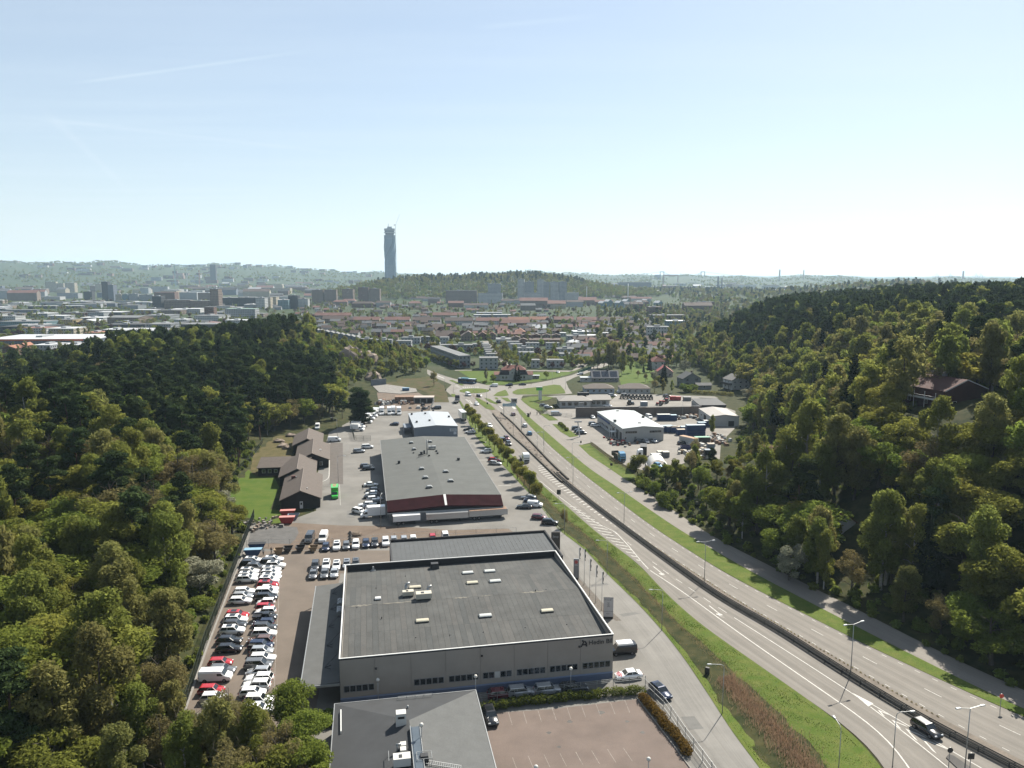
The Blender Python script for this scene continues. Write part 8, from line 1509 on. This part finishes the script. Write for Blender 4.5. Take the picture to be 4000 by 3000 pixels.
# apartment blocks and towers
G4 = 'apartment slabs of the middle distance'
for i, (x0, x1, vb, vt, wl_, rf, knd) in enumerate(((1219, 1262, 1172, 1132, 'tan', 'dark', 'flat'), (1268, 1314, 1172, 1131, 'tan', 'dark', 'flat'), (1337, 1380, 1172, 1128, 'tan', 'dark', 'flat'), (1400, 1440, 1176, 1122, 'brick', 'dark', 'flat'), (1443, 1484, 1176, 1127, 'tan', 'dark', 'flat'), (1000, 1036, 1208, 1162, 'white', 'grey', 'flat'), (1038, 1058, 1204, 1160, 'cream', 'grey', 'flat'), (1060, 1080, 1200, 1158, 'cream', 'grey', 'flat'), (1127, 1165, 1206, 1153, 'dark', 'dark', 'flat'), (1166, 1204, 1206, 1166, 'white', 'grey', 'flat'), (1086, 1126, 1208, 1170, 'teal', 'white', 'flat'), (1741, 1863, 1166, 1134, 'tan', 'grey', 'flat'), (1868, 1963, 1174, 1144, 'white', 'grey', 'flat'), (1906, 1956, 1146, 1108, 'lightgrey', 'grey', 'flat'), (2022, 2048, 1142, 1090, 'white', 'grey', 'flat'), (2050, 2086, 1142, 1101, 'lightgrey', 'grey', 'flat'), (2097, 2124, 1142, 1092, 'white', 'grey', 'flat'), (2112, 2146, 1142, 1101, 'lightgrey', 'grey', 'flat'), (2151, 2182, 1142, 1101, 'white', 'grey', 'flat'), (2184, 2214, 1142, 1100, 'lightgrey', 'grey', 'flat'), (2022, 2113, 1172, 1143, 'white', 'grey', 'flat'), (2172, 2262, 1170, 1142, 'white', 'grey', 'flat'), (2536, 2588, 1236, 1198, 'brick', 'brown', 'flat'), (2545, 2682, 1254, 1230, 'tan', 'grey', 'flat'), (2674, 2786, 1220, 1192, 'brick', 'brown', 'gable'), (2724, 2790, 1205, 1178, 'brick', 'dark', 'flat'), (2605, 2690, 1275, 1252, 'teal', 'white', 'flat'), (2527, 2612, 1325, 1275, 'white', 'grey', 'flat'), (597, 633, 1212, 1156, 'dark', 'grey', 'flat'), (642, 741, 1212, 1171, 'tan', 'grey', 'flat'), (743, 822, 1212, 1174, 'tan', 'grey', 'flat'), (823, 857, 1212, 1128, 'tan', 'grey', 'flat'), (864, 930, 1200, 1161, 'dark', 'white', 'flat'), (932, 1000, 1200, 1160, 'dark', 'white', 'flat'), (880, 998, 1248, 1205, 'lightgrey', 'green', 'flat'), (800, 836, 1250, 1198, 'brick', 'grey', 'flat'), (400, 424, 1176, 1100, 'dark', 'dark', 'flat'), (424, 446, 1176, 1112, 'bluegrey', 'grey', 'flat'), (452, 475, 1178, 1148, 'cream', 'grey', 'flat'), (478, 500, 1178, 1148, 'teal', 'grey', 'flat'), (504, 540, 1178, 1147, 'lightgrey', 'grey', 'flat'), (545, 598, 1178, 1150, 'lightgrey', 'grey', 'flat'), (328, 360, 1176, 1138, 'dark', 'dark', 'flat'), (178, 220, 1140, 1100, 'cream', 'green', 'flat'), (222, 250, 1140, 1106, 'cream', 'green', 'flat'), (255, 294, 1142, 1104, 'cream', 'white', 'flat'), (372, 398, 1140, 1108, 'cream', 'grey', 'flat'))):
    D = min(at(2000, vb).y, 1800) if x0 > 1200 else min(at(2000, vb).y, 3000); cb(PX, x0, x1, vb, EYE_H - (vt - 1072) / FOC * D, rt.uniform(13, 20), wl_, rf, f'{dict(tan="tan", brick="red brick", white="white", cream="cream", dark="dark", teal="blue-green", lightgrey="pale grey", bluegrey="blue-grey")[wl_]} block of flats in the distance, {ordn(i + 1)} of the larger ones', knd, rt.uniform(-6, 6), D=D, name='apartment_block', group=G4, floors=None)
# industrial sheds seen over the left wood
G5 = 'industrial halls beyond the left wood'
cb(PX, -60, 366, 1360, 8, 60, 'bluegrey', 'white', 'long hall with pale roof and orange trim beyond the left wood', yaw=3, name='industrial_hall', group=G5)
t = [o for o in COL.objects if o.name.startswith('industrial_hall')][-1]; b = MB(); b.bx(-.3, 90, -.4, -.1, 6.6, 8.2); b.ob('orange_trim', mat('orange_trim', (.55, .12, .04), .6, .1, .2), t)
for i, (x0, x1, vb, h, d, wl_, rf, knd) in enumerate(((0, 180, 1300, 7, 40, 'dark', 'dark', 'flat'), (90, 180, 1310, 8, 25, 'white', 'red', 'flat'), (180, 290, 1308, 7, 30, 'cream', 'white', 'flat'), (230, 285, 1276, 9, 25, 'yellow', 'grey', 'flat'), (0, 180, 1278, 7, 35, 'teal', 'grey', 'flat'), (305, 370, 1272, 6, 25, 'white', 'white', 'gable'), (310, 400, 1258, 6, 30, 'lightgrey', 'white', 'flat'), (420, 545, 1266, 9, 40, 'tan', 'grey', 'gable'), (560, 660, 1248, 6, 40, 'grey', 'grey', 'flat'), (660, 780, 1222, 6, 40, 'white', 'white', 'flat'), (320, 410, 1198, 8, 40, 'dark', 'grey', 'flat'), (410, 560, 1288, 6, 30, 'dark', 'dark', 'flat'), (570, 700, 1284, 6, 30, 'lightgrey', 'grey', 'flat'), (700, 800, 1276, 6, 30, 'grey', 'dark', 'flat'), (680, 730, 1262, 5, 20, 'white', 'white', 'flat'), (790, 850, 1282, 6, 20, 'brick', 'red', 'hip'), (0, 60, 1255, 7, 25, 'white', 'grey', 'flat'), (130, 200, 1375, 6, 25, 'lightgrey', 'white', 'flat'), (210, 350, 1370, 5, 22, 'white', 'white', 'flat'), (260, 310, 1395, 6, 20, 'white', 'white', 'flat'), (10, 60, 1388, 6, 14, 'brick', 'rust', 'gable'), (80, 100, 1376, 6, 12, 'brick', 'rust', 'gable'), (330, 392, 1318, 5, 25, 'pink', 'rust', 'flat'), (400, 480, 1305, 5, 25, 'grey', 'white', 'flat'), (480, 600, 1312, 6, 25, 'lightgrey', 'white', 'gable'), (600, 720, 1308, 5, 22, 'white', 'grey', 'gable'), (880, 960, 1268, 6, 20, 'white', 'white', 'flat'), (905, 965, 1300, 5, 10, 'white', 'white', 'flat'), (960, 1030, 1282, 6, 16, 'white', 'red', 'hip'), (1030, 1080, 1272, 6, 12, 'white', 'red', 'gable'))):
    cb(PX, x0, x1, vb, h, d, wl_, rf, f'{dict(teal="blue-green", bluegrey="blue-grey", lightgrey="pale grey").get(wl_, wl_)} industrial hall with {rf} roof, {ordn(i + 1)} of those beyond the left wood', knd, rt.uniform(-4, 8), name='industrial_hall', group=G5, rise=2)
# far white sheds and blocks on the right
G6 = 'far sheds and blocks toward the river'
for i, (x0, x1, vb, vt, wl_, rf) in enumerate(((2418, 2545, 1132, 1103, 'dark', 'grey'), (2538, 2565, 1130, 1119, 'white', 'white'), (2592, 2650, 1142, 1117, 'brick', 'white'), (2664, 2720, 1145, 1122, 'brick', 'white'), (2548, 2580, 1112, 1087, 'dark', 'grey'), (2562, 2581, 1106, 1068, 'bluegrey', 'grey'), (2340, 2376, 1140, 1107, 'tan', 'grey'), (2378, 2415, 1138, 1112, 'bluegrey', 'grey'), (2418, 2455, 1146, 1123, 'tan', 'grey'), (2470, 2515, 1146, 1124, 'bluegrey', 'grey'), (2750, 2830, 1128, 1120, 'bluegrey', 'white'), (2865, 2905, 1122, 1116, 'white', 'white'), (2262, 2325, 1160, 1150, 'white', 'white'), (2350, 2445, 1158, 1150, 'white', 'white'), (2815, 2860, 1142, 1134, 'white', 'white'), (3090, 3113, 1114, 1101, 'dark', 'dark'), (3137, 3150, 1100, 1082, 'bluegrey', 'grey'), (2260, 2330, 1192, 1173, 'tan', 'red'), (2030, 2140, 1204, 1175, 'tan', 'red'), (2140, 2210, 1206, 1186, 'cream', 'red'))):
    D = min(at(2000, vb).y, 5200); cb(PX, x0, x1, vb, (vb - vt) * D / FOC, D * .012, wl_, rf, f'far {dict(bluegrey="blue-grey").get(wl_, wl_)} building toward the river, {ordn(i + 1)} of that cluster', 'flat' if rf != 'red' else 'gable', rt.uniform(-3, 3), D=D, name='far_building', group=G6, extra=False)
for i, (x, y) in enumerate(((780, 415), (830, 398), (925, 412), (985, 396), (1105, 412), (1150, 395), (1265, 412))):
    Zt = zoom(2000, 1000, 2.212); cb(Zt, x, x + 45, y + 40, 11, 20, 'teal', 'white', f'tall gabled block with white roof, {ordn(i + 1)} of the row of seven', 'gable', 20, name='gabled_block', group='gabled blocks with white roofs', rise=4, extra=False)
# scattered houses filling the quarters
def fill(n, quad, style, name, group, label, cat='house', tries=9):
    k = 0
    for _ in range(n * tries):
        if k >= n: break
        s, q = rt.random(), rt.random(); a = quad[0]; u = (quad[0] + (quad[1] - quad[0]) * s); D0, D1 = at(2000, quad[3]).y, at(2000, quad[2]).y; D = D0 + (D1 - D0) * q ** .8; x = (u - 2000) / FOC * D
        wl_, rf, knd, w, d, h = style(); r = max(w, d) * .55
        if any((x - a) ** 2 + (D - b) ** 2 < (r + c) ** 2 for a, b, c in OCC): continue
        building(name, label, cat, (x - w / 2, D - d / 2), R(rt.choice((0, 8, -6, 3)) + rt.uniform(-3, 3)), w, d, h, wl_, rf, knd, group=group, extra=rt.random() < .4, windows=D < 1500, z=0); k += 1
C = rt.choice
def st_house(): return C(['white', 'cream', 'tan', 'lightgrey', 'brick', 'yellow', 'pink']), C(['red', 'brown', 'grey', 'dark', 'grey', 'brown']), 'gable', rt.uniform(9, 14), rt.uniform(7, 9), rt.uniform(3.2, 5.5)
def st_block(): return C(['white', 'cream', 'tan', 'brick', 'lightgrey']), C(['red', 'brown', 'brown', 'grey', 'dark']), C(['gable', 'gable', 'hip']), rt.uniform(24, 50), rt.uniform(11, 13), rt.uniform(8, 12)
def st_far(): return C(['white', 'tan', 'brick', 'brick', 'lightgrey', 'bluegrey', 'dark', 'cream']), C(['red', 'grey', 'dark', 'brown', 'white']), C(['flat', 'flat', 'gable']), rt.uniform(30, 80), rt.uniform(15, 25), rt.uniform(9, 24)
def st_ind(): return C(['lightgrey', 'white', 'grey', 'bluegrey', 'dark', 'tan']), C(['grey', 'white', 'grey', 'dark', 'white']), 'flat', rt.uniform(20, 60), rt.uniform(15, 35), rt.uniform(5, 9)
fill(150, (1230, 2560, 1250, 1330), st_house, 'small_house', 'small houses of the town', 'small gabled house in the garden town beyond the junction')
fill(50, (2240, 2620, 1330, 1420), st_house, 'small_house', 'small houses along the valley road', 'small gabled house along the road up the valley')
fill(70, (1000, 2150, 1190, 1255), st_house, 'town_house', 'town houses below the apartment blocks', 'town house with pitched roof below the apartment blocks')
fill(75, (1080, 2500, 1160, 1215), st_block, 'tenement_block', 'red roofed tenements', 'long tenement with pitched roof in the middle distance', 'building')
fill(110, (-150, 1250, 1120, 1180), st_far, 'city_block', 'city blocks in the far left', 'hazy city block in the far left distance', 'building')
fill(70, (-150, 1000, 1185, 1300), st_ind, 'factory_shed', 'factory sheds in the left plain', 'low flat factory shed in the plain at the left', 'building')
fill(60, (2200, 3100, 1118, 1165), st_far, 'river_block', 'blocks toward the harbour', 'hazy block toward the harbour at the right', 'building')
# specks of houses on the far left slopes
k = 0
for _ in range(700):
    if k >= 110: break
    u = rt.uniform(-100, 1450); D = rt.uniform(3700, 6200); x = (u - 2000) / FOC * D; z = gz(x, D)
    if nz2(x, D, .0016, 4) < -.12: continue
    w, d, h = rt.uniform(25, 60), rt.uniform(14, 20), rt.uniform(8, 20); building('slope_block', 'tiny hazy block on the far left slopes', 'building', (x, D), R(rt.uniform(-10, 10)), w, d, h, C(['brick', 'tan', 'brick', 'pink', 'grey', 'white']), C(['red', 'grey', 'brown', 'dark']), 'flat', group='blocks on the far left slopes', windows=False, extra=False, z=z - 1); k += 1
sheet('river', [Vector(((u - 2000) / FOC * D, D, 0)) for u, D in ((490, 3350), (740, 3350), (760, 3750), (480, 3750))], .6, mat('river_water', (.10, .14, .17), .12, .1, .01, spec=.6), 'pale strip of river in the city')
# --- twisting skyscraper
D = 2900.0; tx = (1530 - 2000) / FOC * D
SKYG = mat('tower_glass', (.15, .24, .34), .4, .1, .04, spec=.5); SKYD_ = mat('tower_glass_dark', (.10, .14, .19), .25, .1, .05, spec=.7); TWH = mat('tower_concrete', (.42, .45, .48), .7, .08, .1)
t = thing('twisting_tower', 'tall slender glass skyscraper with twisted middle on the skyline', 'skyscraper', (tx, D, 0), R(8))
def tring(z, a, s=19.5, c=.82): return [(s * math.cos(a + q) * (1 if i % 2 else 1), s * math.sin(a + q), z) for i, q in enumerate([math.pi / 4 + k * math.pi / 2 + e for k in range(4) for e in (-.27, .27)])]
SZ = 22.5
def ringz(z, s): tw = R(90) * float(smooth((z - 110) / 85)); return tring(z, tw, s)
zs = [0, 30, 60, 90, 110] + list(np.linspace(114, 196, 22)) + [212]
b = MB(); b.loft([ringz(z, SZ * (1 - .06 * math.sin(math.pi * float(smooth((z - 100) / 110))))) for z in zs]); b.ob('glass_shaft', SKYG, t)
b = MB()
for q in range(4):
    P = [Vector(ringz(z, SZ * 1.003 * (1 - .06 * math.sin(math.pi * float(smooth((z - 100) / 110)))))[q * 2]) for z in zs]
    for a, c in zip(P[:-1], P[1:]): b.bar(a, c, 1.6)
o = b.ob('corner_seam', SKYD_, t); o['kind'] = 'stuff'
b = MB(); [b.loft([ringz(z, SZ * 1.004), ringz(z + .5, SZ * 1.004)]) for z in list(range(6, 106, 5)) + list(range(198, 212, 4))]; o = b.ob('floor_bands', TWH, t); o['kind'] = 'stuff'
MB().loft([ringz(213, SZ * .8), ringz(219, SZ * .8)]).ob('setback_floor', SKYD_, t); MB().loft([ringz(219, SZ), ringz(224, SZ)]).ob('upper_deck', TWH, t); MB().loft([ringz(224, SZ * .85), ringz(228, SZ * .85)]).ob('setback_floor', SKYD_, t); MB().loft([ringz(228, SZ), ringz(236, SZ)]).ob('top_deck', TWH, t); MB().bx(-8, 9, -9, 9, 236, 243).ob('roof_core', TWH, t); MB().cyl((-4, 0, 243), (-4, 0, 255), .8, .5, 5).ob('mast', DARKMET, t)
t = thing('tower_crane', 'thin luffing crane beside the top of the skyscraper', 'crane', (tx + 23, D - 4, 0), 0); MB().cyl((0, 0, 0), (0, 0, 250), .8, .8, 4).ob('mast', WHITE, t); MB().bar((0, 0, 248), (16, 0, 288), .6).ob('jib', WHITE, t); MB().box((-3, 0, 249), (6, 3, 3)).ob('cab', WHITE, t)
# --- chimneys, cranes, bridge
STACK = mat('stack_concrete', (.45, .42, .40), .8, .1, .05)
def stack(label, u, vt, D, r, m, name='chimney'): z = EYE_H + (1072 - vt) / FOC * D; t = thing(name, label, 'chimney', ((u - 2000) / FOC * D, D, 0)); MB().cyl((0, 0, -5), (0, 0, z), r, r * .8, 10).ob('shaft', m, t, smooth=True); MB().cyl((0, 0, z), (0, 0, z + 2), r * .85, r * .85, 10).ob('rim', DARKMET, t)
for l, u, vt, D, r, m in (('pale tall chimney right of the harbour, left of a pair', 3035, 1055, 5000, 6, STACK), ('slimmer pale chimney right of the harbour, right of a pair', 3128, 1056, 5000, 4.5, STACK), ('lone pale chimney above the right wood', 3745, 1060, 5200, 7, STACK), ('short dark chimney near the harbour sheds, left of a pair', 2798, 1081, 3300, 4, WALLS['dark']), ('short dark chimney near the harbour sheds, right of a pair', 2813, 1086, 3300, 3.2, WALLS['dark']), ('thin white mast in the middle distance', 2450, 1107, 1800, 1.1, WHITE), ('thin white mast left of the sheds', 2290, 1118, 1900, .9, WHITE), ('slim white chimney beside the tan tower block', 855, 1126, 1550, 2, STACK)): stack(l, u, vt, D, r, m)
t = thing('office_tower', 'dark slab tower standing on the left skyline', 'skyscraper', ((846 - 2000) / FOC * 4000, 4000, 0), R(4)); MB().bx(-14, 14, -10, 10, -2, 116).ob('shaft', WALLS['dark'], t); MB().bx(-12, 12, -8, 8, 116, 119).ob('roof_house', WALLS['bluegrey'], t); o = window_grid(28, 20, 114, 28, 3.5, 2.2, 'S').ob('windows', SKYD_, t, (-14, -10.1, 0)); o['kind'] = 'stuff'
for l, u, vt, D, m in (('pale blue lattice tower on the left skyline', 696, 1040, 3600, WALLS['teal']), ('second pale lattice tower on the left', 741, 1066, 3600, WALLS['lightgrey']), ('red tower crane in the left city', 790, 1058, 3600, ROOFS['rust'])):
    z = EYE_H + (1072 - vt) / FOC * D; t = thing('lattice_tower', l, 'tower', ((u - 2000) / FOC * D, D, 0)); b = MB(); [b.bar((sx * 2.5, sy * 2.5, 0), (sx * 1, sy * 1, z), .8) for sx in (-1, 1) for sy in (-1, 1)]; o = b.ob('mast', m, t); o['kind'] = 'stuff'; MB().box((0, 0, z), (7, 4, 3)).ob('head', m, t)
t = thing('suspension_bridge', 'far suspension bridge with two portal towers on the horizon', 'bridge', (0, 6300, 0)); BRM = mat('bridge_grey', (.22, .25, .29), .7, .1, .02); bx0, bx1 = (2580 - 2000) / FOC * 6300, (2738 - 2000) / FOC * 6300
for x in (bx0, bx1): b = MB(); [b.bx(x + s * 15 - 3, x + s * 15 + 3, -3, 3, 0, 92) for s in (-1, 1)]; b.bx(x - 18, x + 18, -2.5, 2.5, 86, 92.01); b.ob('portal_tower', BRM, t)
MB().bx(bx0 - 350, bx1 + 350, -8, 8, 44, 48).ob('deck', BRM, t)
for s in (-1, 1):
    b = MB(); Pc = [Vector((bx0 + (bx1 - bx0) * k / 16, s * 8, 50 + 40 * (2 * k / 16 - 1) ** 2)) for k in range(17)]; [b.bar(p, q, 1.4) for p, q in zip(Pc[:-1], Pc[1:])]; b.bar((bx0 - 330, s * 8, 48), Pc[0], 1.4); b.bar((bx1 + 330, s * 8, 48), Pc[-1], 1.4); b.ob('cable', BRM, t)
Dg = 4300; g0, g1 = (2584 - 2000) / FOC * Dg, (2642 - 2000) / FOC * Dg; t = thing('gantry_crane', 'large orange-grey gantry crane at the old shipyard', 'crane', (0, Dg, 0)); OG = mat('gantry_orange', (.36, .22, .19), .7, .1, .02); MB().bx(g0, g1 + 2, -4, 4, 60, 67).ob('beam', OG, t); MB().bx(g1 - 2, g1 + 2, -3, 3, 0, 60).ob('leg', OG, t); MB().bx(g0, g0 + 5, -5, 5, 0, 60).ob('leg', OG, t)
for i, u in enumerate((3645, 3697, 3797, 3815)):
    D = 5600; x = (u - 2000) / FOC * D; t = thing('harbour_crane', f'hazy container crane on the right horizon, {ordn(i + 1)} from the left', 'crane', (x, D, 0), 0, 'container cranes on the right horizon'); b = MB(); [b.bar((s * 14, 0, 20), (s * 9, 0, 62), 2) for s in (-1, 1)]; b.bar((-9, 0, 62), (9, 0, 62), 2); b.ob('portal', BRM, t); MB().bar((-35, 0, 52), (30, 0, 52), 2).ob('boom', BRM, t); MB().bar((0, 0, 62), (-4, 0, 76), 1.5).ob('mast', BRM, t); MB().bar((-4, 0, 76), (-34, 0, 53), .8).ob('stay', BRM, t)
# --- town trees, the wooded hill, and trees on the far slopes
tt = []
for _ in range(9000):
    u, q = rt.uniform(-200, 4300), rt.random(); D = 470 + 1500 * q ** 1.3; x = (u - 2000) / FOC * D
    if nz2(x, D, .012, 6) < -.12 or any((x - a) ** 2 + (D - b) ** 2 < (c * .8 + 2) ** 2 for a, b, c in OCC): continue
    if (D < 900 and (inside(WOOD_L, np.array([x]), np.array([D]))[0] or inside(WOOD_R, np.array([x]), np.array([D]))[0])) or inside(JUN, np.array([x]), np.array([D]))[0] or (D < 560 and x < 140 and x > -60): continue
    tt.append((rt.choice(['maple', 'oak', 'birch', 'olive', 'maple', 'bud', 'red', 'blossom']), x, D, 0, rt.uniform(.45, .85)))
for _ in range(900):
    u, D = rt.uniform(2330, 3000), rt.uniform(560, 1500); x = (u - 2000) / FOC * D
    if any((x - a) ** 2 + (D - b) ** 2 < (c * .8 + 1) ** 2 for a, b, c in OCC) or inside(WOOD_R, np.array([x]), np.array([D]))[0]: continue
    tt.append((rt.choice(['maple', 'oak', 'birch', 'olive', 'bud', 'pine']), x, D, 0, rt.uniform(.6, 1.0)))
big = sorted(tt, key=lambda c: c[2])[:110]; bs = set(map(id, big))
for i, (k, x, y, z, s) in enumerate(big): tree(k, (x, y, z), s, f'{LOOK[k]} in the gardens of the town', 'garden trees of the town', 2)
stuff_trees('town_trees', 'many garden trees scattered between the far houses', [c for c in tt if id(c) not in bs], lambda k, x, y: 2, 'trees')
hw_ = []
def rz_pts(n, xa, xb, ya, yb): X = np.array([rt.uniform(xa, xb) for _ in range(n)]); Y = np.array([rt.uniform(ya, yb) for _ in range(n)]); return zip(X, Y, hz(X, Y))
for x, D, z in rz_pts(5600, -720, 420, 1850, 2550):
    if z > 7: hw_.append((rt.choice(['maple', 'oak', 'birch', 'olive', 'maple'] if z < 38 else ['pine', 'oak', 'oak', 'olive']), x, D, z, rt.uniform(.9, 1.4)))
for x, D, z in rz_pts(3600, 420, 1700, 1250, 2700):
    if inside(WOOD_R, np.array([x]), np.array([D]))[0]: continue
    hw_.append((rt.choice(['maple', 'oak', 'olive', 'pine', 'bud']), x, D, z, rt.uniform(.9, 1.4)))
stuff_trees('hill_wood', 'hazy woods on the round hill and the far right plain', hw_, lambda k, x, y: 2, 'wood')
fw = []
FU = np.array([rt.uniform(-200, 4200) for _ in range(9000)]); FD = np.array([rt.uniform(2600, 6400) for _ in range(9000)]); FX = (FU - 2000) / FOC * FD
for x, D, z in zip(FX, FD, hz(FX, FD)):
    if nz2(x, D, .0022, 8) > -.05: fw.append((rt.choice(['oak', 'maple', 'oak']), x, D, z, rt.uniform(1.0, 1.5)))
stuff_trees('far_wood', 'dark patches of wood on the far hazy ridges', fw, lambda k, x, y: 2, 'wood')
# avenues that can be counted
for nm, a, c, n, k, s in (('avenue left of the white court', ZN(30, 330), ZN(290, 640), 12, 'oak', .55), ('avenue beside the white court', ZN(230, 400), ZN(440, 660), 9, 'oak', .55), ('avenue along the pale street', ZN(1480, 545), ZN(1700, 300), 9, 'maple', .6), ('row of round trees before the grey slab', ZT(780, 760), ZT(1420, 960), 11, 'oak', .6), ('avenue climbing the valley road', ZN(1840, 270), ZN(2180, 150), 9, 'maple', .65)):
    for i in range(n): p = a.lerp(c, i / (n - 1)); tree(k, (p.x + rt.uniform(-1, 1), p.y, 0), s * rt.uniform(.85, 1.15), f'{LOOK[k]} in the {nm}, {ordn(i + 1)} tree', nm, 1)
for i, (x, y) in enumerate(((155, 705), (260, 700), (800, 705), (950, 705), (1090, 705), (1240, 710))): p = ZN(x, y); tree('red', (p.x, p.y, 0), .5, f'copper leaved tree along the street below the terraces, {ordn(i + 1)} from the left', 'copper trees below the terraces', 1)
for i, (x, y) in enumerate(((1320, 950), (1520, 960), (1650, 955), (1780, 960))): p = ZT(x, y); tree('red', (p.x, p.y, 0), .5, f'copper leaved tree below the grey slab, {ordn(i + 1)} from the left', 'copper trees below the grey slab', 1)
# ------------------------------------------------------------------ air
hb = MB(); hb.bx(-14000, 14000, -600, 18000, -12, 300); hzo = hb.ob('haze', [], None)
m = bpy.data.materials.new('haze_air'); m.use_nodes = True; n = m.node_tree.nodes; n.remove(n['Principled BSDF']); pv = n.new('ShaderNodeVolumePrincipled'); pv.inputs['Color'].default_value = (.60, .80, .98, 1); pv.inputs['Density'].default_value = HAZE; pv.inputs['Anisotropy'].default_value = .2; m.node_tree.links.new(pv.outputs[0], n['Material Output'].inputs['Volume'])
hzo.data.materials.append(m); hzo['kind'] = 'stuff'; hzo['label'] = 'thin blue summer haze over the whole place'
